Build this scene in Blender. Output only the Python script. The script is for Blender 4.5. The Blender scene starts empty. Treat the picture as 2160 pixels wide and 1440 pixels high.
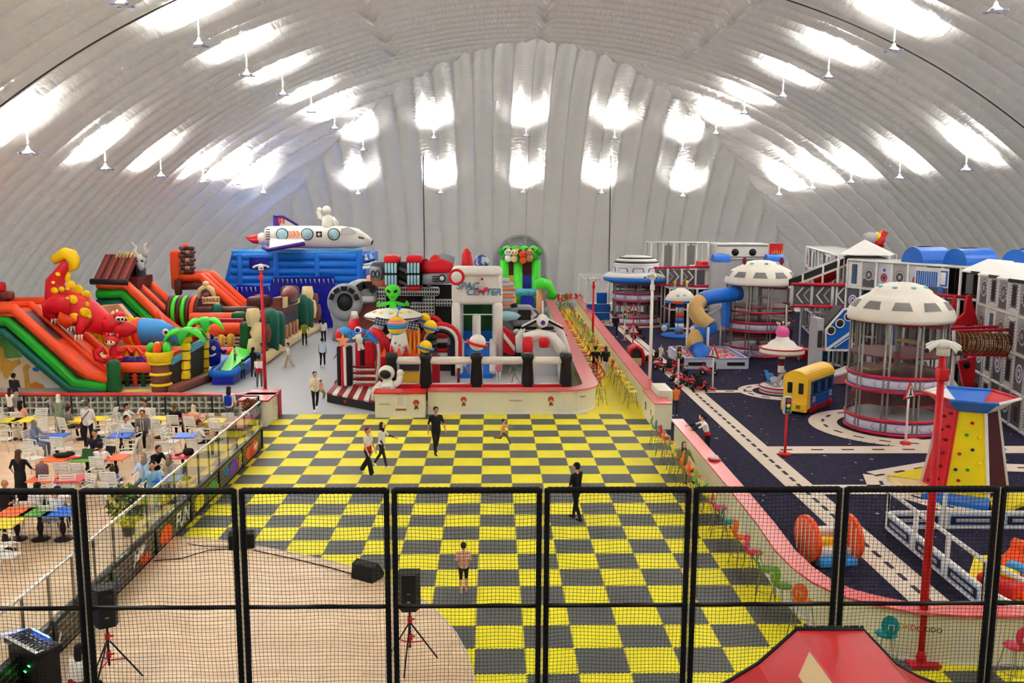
import bpy, bmesh, math, random
import numpy as np
from mathutils import Vector, Matrix, Euler
random.seed(7)
S = bpy.context.scene
COL = S.collection
PI = math.pi

# ---------------- camera, world, exposure ----------------
F, YAW, PIT, ROLL, CH = 1867.4, 0.0236, 0.145, 0.0046, 8.7156
cd = bpy.data.cameras.new('camera'); cam = bpy.data.objects.new('camera', cd); COL.objects.link(cam)
cd.sensor_width = 36; cd.lens = F / 2160 * 36; cd.clip_end = 500
cam.matrix_world = (Matrix.Translation((0, 0, CH)) @ Matrix.Rotation(-YAW, 4, 'Z') @
     Matrix.Rotation(PI / 2 - PIT, 4, 'X') @ Matrix.Rotation(ROLL, 4, 'Z'))
S.camera = cam
w = bpy.data.worlds.new('world'); S.world = w; w.use_nodes = True
w.node_tree.nodes['Background'].inputs[0].default_value = (1.0, 0.96, 0.9, 1)
w.node_tree.nodes['Background'].inputs[1].default_value = 0.24
S.view_settings.view_transform = 'Standard'; S.view_settings.look = 'None'
S.view_settings.gamma = 1; S.view_settings.exposure = 2.62
S.view_settings.use_curve_mapping = False
S.cycles.max_bounces = 8; S.cycles.diffuse_bounces = 5; S.cycles.glossy_bounces = 3
S.cycles.transmission_bounces = 6; S.cycles.transparent_max_bounces = 12
LAMP_W = 1150.0; TRANS = 0.16

def ray(px, py):
 a = (px - 1080) / F; b = (py - 720) / F
 cr, sr = math.cos(ROLL), math.sin(ROLL)
 a, b = a * cr + b * sr, -a * sr + b * cr
 cp, sp = math.cos(PIT), math.sin(PIT)
 y = cp - b * sp; z = -sp - b * cp
 cy, sy = math.cos(YAW), math.sin(YAW)
 return (a * cy + y * sy, -a * sy + y * cy, z)
def G(px, py, z=0.0):                 # the place at height z that is seen at this spot of the photograph
 r = ray(px, py); t = (z - CH) / r[2]
 return Vector((r[0] * t, r[1] * t, z))
def D(px, py, Y):                     # the place at depth Y
 r = ray(px, py); t = Y / r[1]
 return Vector((r[0] * t, Y, CH + r[2] * t))

# ---------------- materials ----------------
MATS = {}
def lin(c):
 return tuple((v / 255 / 12.92 if v / 255 <= 0.04045 else ((v / 255 + 0.055) / 1.055) ** 2.4) for v in c)
def mat(name, rgb, rough=0.5, metal=0.0, var=0.06, scale=3.0, bump=0.0, bscale=20.0, spec=0.3, emit=None, es=1.0, alpha=None, coat=0.0):
 if name in MATS: return MATS[name]
 m = bpy.data.materials.new(name); m.use_nodes = True
 nt = m.node_tree; b = nt.nodes['Principled BSDF']
 c = lin(rgb)
 tc = nt.nodes.new('ShaderNodeTexCoord')
 if var > 0:
  n = nt.nodes.new('ShaderNodeTexNoise'); n.inputs['Scale'].default_value = scale; n.inputs['Detail'].default_value = 3
  nt.links.new(tc.outputs['Object'], n.inputs['Vector'])
  mx = nt.nodes.new('ShaderNodeMix'); mx.data_type = 'RGBA'
  mx.inputs[6].default_value = (*[min(1, v * (1 + var)) for v in c], 1)
  mx.inputs[7].default_value = (*[v * (1 - var) for v in c], 1)
  nt.links.new(n.outputs['Fac'], mx.inputs[0]); nt.links.new(mx.outputs[2], b.inputs['Base Color'])
 else:
  b.inputs['Base Color'].default_value = (*c, 1)
 b.inputs['Roughness'].default_value = rough; b.inputs['Metallic'].default_value = metal
 b.inputs['Specular IOR Level'].default_value = spec
 if coat: b.inputs['Coat Weight'].default_value = coat
 if bump:
  n2 = nt.nodes.new('ShaderNodeTexNoise'); n2.inputs['Scale'].default_value = bscale
  nt.links.new(tc.outputs['Object'], n2.inputs['Vector'])
  bp = nt.nodes.new('ShaderNodeBump'); bp.inputs['Strength'].default_value = bump
  nt.links.new(n2.outputs['Fac'], bp.inputs['Height']); nt.links.new(bp.outputs[0], b.inputs['Normal'])
 if emit:
  b.inputs['Emission Color'].default_value = (*lin(emit), 1); b.inputs['Emission Strength'].default_value = es
 if alpha is not None: b.inputs['Alpha'].default_value = alpha
 MATS[name] = m; return m
# inflatable vinyl
def vin(name, rgb, rough=0.38): return mat(name, rgb, rough=rough, bump=0.12, bscale=2.5, var=0.08, scale=1.2)

V_ORANGE = vin('vinyl orange', (238, 78, 30)); V_RED = vin('vinyl red', (205, 20, 34)); V_GREEN = vin('vinyl green', (22, 160, 28))
V_TEAL = vin('vinyl teal green', (10, 92, 74)); V_DGREEN = vin('vinyl dark green', (20, 84, 40)); V_BROWN = vin('vinyl dark brown', (78, 34, 30))
V_YEL = vin('vinyl yellow', (250, 205, 20)); V_BLUE = vin('vinyl bright blue', (16, 108, 214)); V_NAVY = vin('vinyl navy blue', (14, 24, 150))
V_LBLUE = vin('vinyl light blue', (60, 150, 225)); V_WHITE = vin('vinyl white', (236, 234, 226)); V_BLACK = vin('vinyl black', (22, 22, 24))
V_GREY = vin('vinyl grey', (140, 144, 152)); V_DGREY = vin('vinyl dark grey', (62, 64, 72)); V_LIME = vin('vinyl lime', (70, 215, 50))
V_CREAM = vin('vinyl cream', (240, 214, 160)); V_PURPLE = vin('vinyl purple', (70, 40, 140)); V_BRICK = vin('vinyl brick brown', (122, 66, 56))
V_PALE = vin('vinyl pale blue', (170, 214, 228)); V_SALMON = vin('vinyl salmon', (240, 150, 110)); V_SKIN = vin('vinyl tan', (214, 150, 110))
V_LGREY = vin('vinyl light grey', (196, 198, 202)); V_CRIMSON = vin('vinyl crimson', (150, 18, 32)); V_OCHRE = vin('vinyl ochre', (210, 160, 50))

# ---------------- mesh builder ----------------
class MB:
 def __init__(s): s.v = []; s.f = []; s.mi = []; s.sm = []; s.mats = []; s.T = None
 def m(s, mt):
  if mt not in s.mats: s.mats.append(mt)
  return s.mats.index(mt)
 def add(s, vs, fs, mt, smooth=False):
  o = len(s.v); k = s.m(mt)
  if s.T is not None: vs = [s.T @ Vector(p) for p in vs]
  s.v += [tuple(p) for p in vs]
  for f in fs: s.f.append(tuple(i + o for i in f)); s.mi.append(k); s.sm.append(smooth)
  return s
 def box(s, c, d, mt, rz=0, R=None):
  hx, hy, hz = d[0] / 2, d[1] / 2, d[2] / 2
  R = R or Matrix.Rotation(rz, 3, 'Z'); c = Vector(c)
  vs = [c + R @ Vector((x * hx, y * hy, z * hz)) for x in (-1, 1) for y in (-1, 1) for z in (-1, 1)]
  return s.add(vs, [(0, 1, 3, 2), (4, 6, 7, 5), (0, 4, 5, 1), (2, 3, 7, 6), (0, 2, 6, 4), (1, 5, 7, 3)], mt)
 def bx(s, x0, x1, y0, y1, z0, z1, mt): return s.box(((x0 + x1) / 2, (y0 + y1) / 2, (z0 + z1) / 2), (abs(x1 - x0), abs(y1 - y0), abs(z1 - z0)), mt)
 def rbox(s, c, d, r, mt, rz=0, R=None, n=3):      # puffed box
  hx, hy, hz = d[0] / 2, d[1] / 2, d[2] / 2; R = R or Matrix.Rotation(rz, 3, 'Z'); c = Vector(c)
  r = min(r, hx, hy, hz); N = 4 * (n + 1)
  vs = []; fs = []
  rows = [(-hz + r * (1 - math.cos(a)), r * (1 - math.sin(a))) for a in [PI / 2 * i / n for i in range(n + 1)]]
  rows = [(z, ins) for z, ins in rows] + [(-z, ins) for z, ins in rows[::-1]]
  for z, ins in rows:
   for q, (sx, sy) in enumerate(((1, 1), (-1, 1), (-1, -1), (1, -1))):
    for i in range(n + 1):
     a = PI / 2 * q + PI / 2 * i / n
     vs.append(c + R @ Vector((sx * (hx - r) + (r - ins) * math.cos(a), sy * (hy - r) + (r - ins) * math.sin(a), z)))
  for k in range(len(rows) - 1):
   for i in range(N): j = (i + 1) % N; fs.append((k * N + i, k * N + j, (k + 1) * N + j, (k + 1) * N + i))
  fs.append(tuple(range(N))[::-1]); fs.append(tuple(range((len(rows) - 1) * N, len(rows) * N)))
  return s.add(vs, fs, mt, True)
 def tube(s, path, r, mt, n=10, closed=False, cap=True, smooth=True, ry=None):
  P = [Vector(p) for p in path]; k = len(P); rr = r if isinstance(r, (list, tuple)) else [r] * k
  vs = []; fs = []; up = None
  for i in range(k):
   a = P[(i - 1) % k] if (closed or i > 0) else P[i]; b = P[(i + 1) % k] if (closed or i < k - 1) else P[i]
   t = (b - a); t = t.normalized() if t.length > 1e-9 else Vector((0, 0, 1))
   if up is None: up = Vector((0, 0, 1)) if abs(t.z) < 0.9 else Vector((0, 1, 0))
   x = t.cross(up)
   if x.length < 1e-4: x = t.orthogonal()
   x.normalize(); y = x.cross(t).normalized(); up = y
   for j in range(n):
    an = 2 * PI * j / n + (PI / n)
    vs.append(P[i] + (x * math.cos(an) + y * math.sin(an) * (ry or 1)) * rr[i])
  for i in range(k if closed else k - 1):
   for j in range(n):
    a = i * n; b = ((i + 1) % k) * n; jj = (j + 1) % n
    fs.append((a + j, a + jj, b + jj, b + j))
  if cap and not closed: fs.append(tuple(range(n))[::-1]); fs.append(tuple(range((k - 1) * n, k * n)))
  return s.add(vs, fs, mt, smooth)
 def cyl(s, p0, p1, r0, mt, r1=None, n=14, cap=True, smooth=True):
  r1 = r0 if r1 is None else r1
  return s.tube([p0, p1], [r0, r1], mt, n, cap=cap, smooth=smooth)
 def puff(s, p0, p1, r, mt, n=14):        # inflated tube with rounded ends
  p0 = Vector(p0); p1 = Vector(p1); d = (p1 - p0).normalized(); e = min(r * .7, (p1 - p0).length * .3)
  return s.tube([p0, p0 + d * e * .15, p0 + d * e, p1 - d * e, p1 - d * e * .15, p1], [r * .45, r * .8, r, r, r * .8, r * .45], mt, n)
 def bar(s, p0, p1, w, h, mt):
  p0 = Vector(p0); p1 = Vector(p1); t = (p1 - p0); L = t.length; t.normalize()
  u = Vector((0, 0, 1)) if abs(t.z) < 0.95 else Vector((0, 1, 0))
  x = t.cross(u).normalized(); z = x.cross(t)
  R = Matrix((x, t, z)).transposed()
  return s.box((p0 + p1) / 2, (w, L, h), mt, R=R)
 def lathe(s, prof, mt, n=24, c=(0, 0, 0), R=None, smooth=True, a0=0.0, a1=None, sx=1, sy=1):
  full = a1 is None; a1 = 2 * PI if full else a1; c = Vector(c); k = n if full else n + 1
  vs = []; fs = []; R = R or Matrix.Identity(3)
  for r, z in prof:
   for i in range(k):
    a = a0 + (a1 - a0) * i / n
    vs.append(c + R @ Vector((r * math.cos(a) * sx, r * math.sin(a) * sy, z)))
  for q in range(len(prof) - 1):
   for i in range(n):
    j = (i + 1) % k
    fs.append((q * k + i, q * k + j, (q + 1) * k + j, (q + 1) * k + i))
  if full and prof[0][0] > 1e-4: fs.append(tuple(range(k))[::-1])
  if full and prof[-1][0] > 1e-4: fs.append(tuple(range((len(prof) - 1) * k, len(prof) * k)))
  return s.add(vs, fs, mt, smooth)
 def ell(s, c, r, mt, R=None, n=14, m=None):
  if not isinstance(r, (tuple, list)): r = (r, r, r)
  R = R or Matrix.Identity(3)
  if not isinstance(R, Matrix): R = Euler(R).to_matrix()
  m = m or max(6, n // 2 + 1); prof = [(math.sin(PI * i / m), -math.cos(PI * i / m)) for i in range(m + 1)]
  prof[0] = (1e-3, -1); prof[-1] = (1e-3, 1)
  c = Vector(c); vs = []; fs = []
  for q, z in prof:
   for i in range(n):
    a = 2 * PI * i / n; vs.append(c + R @ Vector((q * math.cos(a) * r[0], q * math.sin(a) * r[1], z * r[2])))
  for k in range(m):
   for i in range(n): j = (i + 1) % n; fs.append((k * n + i, k * n + j, (k + 1) * n + j, (k + 1) * n + i))
  return s.add(vs, fs, mt, True)
 def ext(s, poly, vec, mt, smooth=False):          # polygon extruded along vec
  P = [Vector(p) for p in poly]; v = Vector(vec); n = len(P)
  fs = [tuple(range(n)), tuple(range(n, 2 * n))[::-1]]
  fs += [(i, i + n, (i + 1) % n + n, (i + 1) % n) for i in range(n)]
  return s.add(P + [p + v for p in P], fs, mt, smooth)
 def xz(s, poly, y0, y1, mt): return s.ext([(a, y0, b) for a, b in poly], (0, y1 - y0, 0), mt)
 def yz(s, poly, x0, x1, mt): return s.ext([(x0, a, b) for a, b in poly], (x1 - x0, 0, 0), mt)
 def xy(s, poly, z0, z1, mt): return s.ext([(a, b, z0) for a, b in poly], (0, 0, z1 - z0), mt)
 def mesh(s, name):
  me = bpy.data.meshes.new(name); me.from_pydata(s.v, [], s.f)
  for m in s.mats: me.materials.append(m)
  me.polygons.foreach_set('material_index', s.mi); me.polygons.foreach_set('use_smooth', s.sm)
  me.update()
  bm = bmesh.new(); bm.from_mesh(me); bmesh.ops.recalc_face_normals(bm, faces=bm.faces); bm.to_mesh(me); bm.free()
  return me
 def obj(s, name, parent=None, label=None, loc=None, rz=0, kind=None):
  o = bpy.data.objects.new(name, s.mesh(name)); COL.objects.link(o)
  if parent: o.parent = parent
  if label: o['label'] = label
  if kind: o['kind'] = kind
  if loc is not None: o.location = loc
  if rz: o.rotation_euler = (0, 0, rz)
  return o
 def one(s, name, label, cat, group=None, loc=(0, 0, 0), rz=0):     # a thing that is one mesh
  o = s.obj(name, None, label, loc, rz); o['category'] = cat
  if group: o['group'] = group
  return o
 def struct(s, name, loc=None, parent=None):
  o = s.obj(name, parent, None, loc)
  if not parent: o['kind'] = 'structure'
  return o
def T(name, label, cat, loc=(0, 0, 0), rz=0, group=None):
 o = bpy.data.objects.new(name, None); COL.objects.link(o); o.location = loc; o.rotation_euler = (0, 0, rz)
 o.empty_display_size = 0.2; o['label'] = label; o['category'] = cat
 if group: o['group'] = group
 return o
def dup(root, loc=None, rz=None, label=None, group=None, swap=None):
 r = root.copy(); COL.objects.link(r)
 if loc is not None: r.location = loc
 if rz is not None: r.rotation_euler = (0, 0, rz)
 if label: r['label'] = label
 if group: r['group'] = group
 def rec(a, b):
  for ch in list(a.children):
   c = ch.copy(); COL.objects.link(c); c.parent = b
   if swap:
    for sl in c.material_slots:
     if sl.material in swap: sl.link = 'OBJECT'; sl.material = swap[sl.material]
   rec(ch, c)
 rec(root, r); return r
FONTS = {}
def text(name, st, mt, parent, loc, size, rot=(PI / 2, 0, 0), ext=0.01, shear=0.0, sx=1.0, offset=0.0, align='CENTER'):
 cu = bpy.data.curves.new(name, 'FONT'); cu.body = st; cu.size = size; cu.extrude = ext; cu.shear = shear; cu.offset = offset
 cu.align_x = align; cu.align_y = 'CENTER'; cu.resolution_u = 3
 o = bpy.data.objects.new('tmp', cu); COL.objects.link(o)
 dg = bpy.context.evaluated_depsgraph_get(); me = bpy.data.meshes.new_from_object(o.evaluated_get(dg))
 bpy.data.objects.remove(o); me.materials.clear(); me.materials.append(mt)
 ob = bpy.data.objects.new(name, me); COL.objects.link(ob)
 if parent: ob.parent = parent
 ob.location = loc; ob.rotation_euler = rot; ob.scale = (sx, 1, 1)
 return ob
def arc(cx, cy, r, a0, a1, n, z=None):
 o = []
 for i in range(n + 1):
  a = a0 + (a1 - a0) * i / n; p = (cx + r * math.cos(a), cy + r * math.sin(a))
  o.append(p if z is None else (*p, z))
 return o
def lerp(a, b, t): return a + (b - a) * t
RX = lambda a: Matrix.Rotation(a, 3, 'X')
RY = lambda a: Matrix.Rotation(a, 3, 'Y')
RZ = lambda a: Matrix.Rotation(a, 3, 'Z')
# ================= THE AIR DOME =================
CX, Z0, RC, HW, Y0C, LC = 3.2, -18.7, 39.14, 34.38, 64.0, 22.0
def prof_z(r):            # height of the vault at normalised radius r
 return Z0 + math.sqrt(max(0, RC * RC - (r * HW) ** 2))
def nodes_dome():
 m = bpy.data.materials.new('white membrane'); m.use_nodes = True; nt = m.node_tree; b = nt.nodes['Principled BSDF']
 tc = nt.nodes.new('ShaderNodeTexCoord')
 uvn = nt.nodes.new('ShaderNodeUVMap'); uvn.uv_map = 'ribs'
 mp = nt.nodes.new('ShaderNodeMapping'); mp.inputs['Scale'].default_value = (0.55, 1.0, 1)
 nt.links.new(uvn.outputs[0], mp.inputs[0])
 n1 = nt.nodes.new('ShaderNodeTexNoise'); n1.inputs['Scale'].default_value = 2.3; n1.inputs['Detail'].default_value = 3; n1.inputs['Distortion'].default_value = 1.5
 nt.links.new(mp.outputs[0], n1.inputs['Vector'])
 wv = nt.nodes.new('ShaderNodeTexNoise'); wv.inputs['Scale'].default_value = 1.0; wv.inputs['Detail'].default_value = 2; wv.inputs['Distortion'].default_value = 0.6
 mp2 = nt.nodes.new('ShaderNodeMapping'); mp2.inputs['Scale'].default_value = (0.45, 3.6, 1)
 nt.links.new(uvn.outputs[0], mp2.inputs[0]); nt.links.new(mp2.outputs[0], wv.inputs['Vector'])
 ad = nt.nodes.new('ShaderNodeMath'); ad.operation = 'ADD'
 mu = nt.nodes.new('ShaderNodeMath'); mu.operation = 'MULTIPLY'; mu.inputs[1].default_value = 1.0
 nt.links.new(wv.outputs['Fac'], mu.inputs[0]); nt.links.new(n1.outputs['Fac'], ad.inputs[0]); nt.links.new(mu.outputs[0], ad.inputs[1])
 bp = nt.nodes.new('ShaderNodeBump'); bp.inputs['Strength'].default_value = 0.38; bp.inputs['Distance'].default_value = 0.2
 nt.links.new(ad.outputs[0], bp.inputs['Height']); nt.links.new(bp.outputs[0], b.inputs['Normal'])
 b.inputs['Base Color'].default_value = (0.50, 0.475, 0.45, 1); b.inputs['Roughness'].default_value = 0.3; b.inputs['Metallic'].default_value = .45
 b.inputs['Specular IOR Level'].default_value = 0.7
 # translucency added so world light through the membrane gives even ambient fill
 tl = nt.nodes.new('ShaderNodeBsdfTranslucent'); tl.inputs[0].default_value = (.9, .9, .88, 1)
 ms = nt.nodes.new('ShaderNodeMixShader'); ms.inputs[0].default_value = TRANS
 nt.links.new(b.outputs[0], ms.inputs[1]); nt.links.new(tl.outputs[0], ms.inputs[2]); nt.links.new(ms.outputs[0], nt.nodes['Material Output'].inputs[0])
 return m
M_DOME = nodes_dome()
def build_dome():
 vs = []; fs = []; uv = []
 W = 1.55; DY = 0.155
 def disp(x, y, n, a, b):
  # x, y relative; choose rib direction
  t = (x / W) if b > abs(a) * 0.93 else (y / W + 0.5)
  d = 0.46 * abs(math.sin(PI * t)) ** 0.6
  # long cable lines
  for ca in (-0.285, 0.0, 0.285):
   q = (a - ca) * HW
   if b <= 0: d -= max(0, min(1, (63.5 - y) / 3)) * .3 * math.exp(-(q / 0.4) ** 2) * (1 + .7 * math.sin(y * 7 + q * 3))
  return d, (t * W)
 def vert(a, b, y):
  x = a * HW
  r = math.hypot(a, max(0, b)); z = prof_z(min(r, 1.0))
  e = 0.004
  def zz(aa, bb): return prof_z(min(math.hypot(aa, max(0, bb)), 0.9999))
  gx = (zz(a + e, b) - zz(a - e, b)) / (2 * e * HW); gy = (zz(a, b + e) - zz(a, b - e)) / (2 * e * LC) if b > 0 else 0
  n = Vector((-gx, -gy, 1)).normalized()
  d, t = disp(x, y, n, a, b)
  if z < 2: d *= max(0.15, z / 2)
  vs.append((CX + x + n.x * d, y + n.y * d, max(-0.05, z + n.z * d)))
  ang = math.asin(max(-1, min(1, min(r, 1) * HW / RC))) * RC
  uv.append((t, ang * (1 if a >= 0 else -1)))
 NY = int((Y0C + 24) / DY); ys = [-24 + (Y0C + 24) * i / NY for i in range(NY + 1)]
 NA = 84; th = math.asin(HW / RC)
 aa = [math.sin(-th + 2 * th * i / NA) * RC / HW for i in range(NA + 1)]
 aa = sorted(aa + [c + e / HW for c in (-.285, 0, .285) for e in (-.7, -.5, -.35, -.2, -.08, .08, .2, .35, .5, .7)]); NA = len(aa) - 1
 for y in ys:
  for a in aa: vert(a, -1, y)
 n1 = NA + 1
 for j in range(len(ys) - 1):
  for i in range(NA): fs.append((j * n1 + i, j * n1 + i + 1, (j + 1) * n1 + i + 1, (j + 1) * n1 + i))
 off = len(vs); NT = 640; NR = 90
 for k in range(NR + 1):
  r = math.sin(th * k / NR) * RC / HW
  for i in range(NT + 1):
   t = PI * i / NT
   a = r * math.cos(t); b = r * math.sin(t)
   vert(a, max(b, 0.0), Y0C + b * LC)
 n2 = NT + 1
 for k in range(NR):
  for i in range(NT): fs.append((off + k * n2 + i, off + k * n2 + i + 1, off + (k + 1) * n2 + i + 1, off + (k + 1) * n2 + i))
 me = bpy.data.meshes.new('ceiling'); me.from_pydata(vs, [], fs); me.materials.append(M_DOME)
 l = me.uv_layers.new(name='ribs'); li = np.zeros(len(me.loops), dtype=np.int32); me.loops.foreach_get('vertex_index', li)
 l.data.foreach_set('uv', np.array(uv)[li].ravel())
 me.polygons.foreach_set('use_smooth', [True] * len(fs)); me.update()
 o = bpy.data.objects.new('ceiling', me); COL.objects.link(o); o['kind'] = 'structure'
build_dome()
b = MB(); b.bx(-33, 39, -24.3, -24, -0.2, 22, mat('back membrane', (200, 200, 198), .6)); b.struct('wall_back')

# ---------------- floors ----------------
def floor_checker():
 m = bpy.data.materials.new('checker mats'); m.use_nodes = True; nt = m.node_tree; b = nt.nodes['Principled BSDF']
 tc = nt.nodes.new('ShaderNodeTexCoord'); sp = nt.nodes.new('ShaderNodeSeparateXYZ'); nt.links.new(tc.outputs['Object'], sp.inputs[0])
 def math_(op, a, bb, c=None):
  n = nt.nodes.new('ShaderNodeMath'); n.operation = op
  for i, v in enumerate((a, bb, c)):
   if v is None: continue
   if isinstance(v, (int, float)): n.inputs[i].default_value = v
   else: nt.links.new(v, n.inputs[i])
  return n.outputs[0]
 def teeth(v): # zigzag of the interlocking edge
  s = math_('SINE', math_('MULTIPLY', v, 2 * PI * 11), 0)
  return math_('MULTIPLY', s, 0.016)
 X = math_('ADD', sp.outputs[0], -0.679); Y = math_('ADD', sp.outputs[1], -0.768)
 Xd = math_('ADD', X, teeth(Y)); Yd = math_('ADD', Y, teeth(X))
 ck = math_('MODULO', math_('ADD', math_('FLOOR', math_('ADD', Xd, 200.0), 0), math_('FLOOR', math_('ADD', Yd, 200.0), 0)), 2.0)
 ns = nt.nodes.new('ShaderNodeTexNoise'); ns.inputs['Scale'].default_value = 1.3; nt.links.new(tc.outputs['Object'], ns.inputs['Vector'])
 def col(c):
  mx = nt.nodes.new('ShaderNodeMix'); mx.data_type = 'RGBA'; mx.inputs[6].default_value = (*lin(c), 1); mx.inputs[7].default_value = (*[v * .86 for v in lin(c)], 1)
  nt.links.new(ns.outputs['Fac'], mx.inputs[0]); return mx.outputs[2]
 mx = nt.nodes.new('ShaderNodeMix'); mx.data_type = 'RGBA'
 nt.links.new(ck, mx.inputs[0]); nt.links.new(col((88, 90, 88)), mx.inputs[6]); nt.links.new(col((248, 236, 40)), mx.inputs[7])
 nt.links.new(mx.outputs[2], b.inputs['Base Color']); b.inputs['Roughness'].default_value = 0.5; b.inputs['Specular IOR Level'].default_value = .2
 return m
M_CHECK = floor_checker()
M_GREYF = mat('grey epoxy floor', (176, 180, 184), .35, var=.05, scale=.6)
b = MB(); b.xy([(-33, -24), (39, -24), (39, 90), (-33, 90)], -0.2, 0.0, M_GREYF); b.struct('floor')
# checker area: bounded by the cafe board, the counters
TE = G(1100, 873).y
chk = [(-10.2, 0), (20.9, 0), (20.9, 16.5), (11.5, 17), (9.6, 20), (9.25, 37.7), (9.25, TE), (-12.2, TE), (-12.4, 36)]
b = MB(); b.xy([(-14, 2), (24, 2), (24, TE - .08), (-12.75, TE - .08)], 0.0, 0.012, M_CHECK); b.struct('floor')
M_YLANE = mat('yellow lane mats', (240, 226, 30), .5, var=.08)
b = MB(); b.xy([(4.2, TE - .08), (7.5, TE - .08), (7.65, 80), (5.2, 80)], 0.0, 0.0125, M_YLANE); b.struct('floor')
def carpet():
 m = bpy.data.materials.new('navy speckled carpet'); m.use_nodes = True; nt = m.node_tree; b = nt.nodes['Principled BSDF']
 tc = nt.nodes.new('ShaderNodeTexCoord')
 n = nt.nodes.new('ShaderNodeTexNoise'); n.inputs['Scale'].default_value = 5; n.inputs['Detail'].default_value = 8; n.inputs['Roughness'].default_value = .8
 nt.links.new(tc.outputs['Object'], n.inputs['Vector'])
 r = nt.nodes.new('ShaderNodeValToRGB'); r.color_ramp.elements[0].position = .35; r.color_ramp.elements[0].color = (*lin((14, 14, 28)), 1)
 r.color_ramp.elements[1].position = .72; r.color_ramp.elements[1].color = (*lin((54, 50, 78)), 1)
 nt.links.new(n.outputs['Fac'], r.inputs[0])
 v = nt.nodes.new('ShaderNodeTexVoronoi'); v.inputs['Scale'].default_value = 1.9; nt.links.new(tc.outputs['Object'], v.inputs['Vector'])
 lt = nt.nodes.new('ShaderNodeMath'); lt.operation = 'LESS_THAN'; lt.inputs[1].default_value = 0.055; nt.links.new(v.outputs['Distance'], lt.inputs[0])
 mx = nt.nodes.new('ShaderNodeMix'); mx.data_type = 'RGBA'; mx.inputs[7].default_value = (*lin((190, 190, 205)), 1)
 nt.links.new(lt.outputs[0], mx.inputs[0]); nt.links.new(r.outputs[0], mx.inputs[6]); nt.links.new(mx.outputs[2], b.inputs['Base Color'])
 b.inputs['Roughness'].default_value = .9; b.inputs['Specular IOR Level'].default_value = .1
 return m
M_CARPET = carpet()
M_ROAD = mat('cream road vinyl', (222, 206, 190), .6); M_DASH = mat('dark road dash', (26, 24, 40), .7)
b = MB(); b.xy([(7.0, 35), (6.85, 18.3), (7.3, 17.1), (8.2, 16.3), (10.4, 15.95), (30, 15.95), (36, 30), (36, 78), (7.6, 78)], 0.0, 0.014, M_CARPET); b.struct('floor')
b = MB()
def strip(pts, wd, closed=False, dash=True, gap=.75, dl=.42, dw=.11, z=0.024):
 P = [Vector((p[0], p[1], 0)) for p in pts]
 if closed: P.append(P[0])
 for i in range(len(P) - 1):
  a, c = P[i], P[i + 1]; d = (c - a); L = d.length
  if L < .01: continue
  d.normalize(); n = Vector((-d.y, d.x, 0)) * wd / 2; e = d * (0 if len(P) == 2 else 0.02)
  q = [a - e + n, c + e + n, c + e - n, a - e - n]
  b.xy([(v.x, v.y) for v in q], 0.013, z + i * 1e-4, M_ROAD)
 if dash:
  s = gap / 2; acc = 0
  for i in range(len(P) - 1):
   a, c = P[i], P[i + 1]; L = (c - a).length
   if L < .01: continue
   d = (c - a) / L; n = Vector((-d.y, d.x, 0)) * dw / 2
   while s < acc + L:
    p = a + d * (s - acc); h = d * min(dl, .45) / 2
    q = [p - h + n, p + h + n, p + h - n, p - h - n]
    b.xy([(v.x, v.y) for v in q], z, z + .012, M_DASH); s += gap
   acc += L
strip([(9.95, 16.2), (9.95, 83)], 0.93, gap=.72)
strip([(10.4, 31.75), (33, 31.75)], 0.98, gap=1.15, dl=.62)
strip([(10.4, 42.6), (12.7, 42.6)], 0.6, gap=.9)
strip(arc(16.6, 35.35, 2.75, 0, 2 * PI, 40)[:-1], 1.15, True, gap=1.0)
strip([(16.2, 33.3), (16.9, 31.9)], 0.9, dash=False)
strip(arc(11.4, 69.8, 2.5, 0, 2 * PI, 36)[:-1], 0.9, True, gap=.8)
strip(arc(14.25, 42.5, 1.7, 0, 2 * PI, 28)[:-1], 0.7, True, gap=.9)
strip([(12.6, 27.2), (13.0, 28.5), (15.6, 29.7), (19.5, 29.2), (20.4, 26.5), (18.5, 24.2), (14.5, 24.1), (12.6, 27.2)], 0.95, gap=.95)
strip([(10.4, 27.0), (12.6, 27.0)], 0.95, gap=1.0)
b.struct('floor')
# star shapes printed on the carpet
b = MB(); M_STAR = mat('pale star print', (196, 196, 212), .8)
rs = random.Random(3)
for i in range(120):
 x = rs.uniform(7.6, 22); y = rs.uniform(17, 50); r = rs.uniform(.03, .09)
 a0 = rs.uniform(0, 6)
 b.xy([(x + (r if k % 2 == 0 else r * .35) * math.cos(a0 + k * PI / 5), y + (r if k % 2 == 0 else r * .35) * math.sin(a0 + k * PI / 5)) for k in range(10)], .013, .0165, M_STAR)
b.struct('floor')

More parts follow.
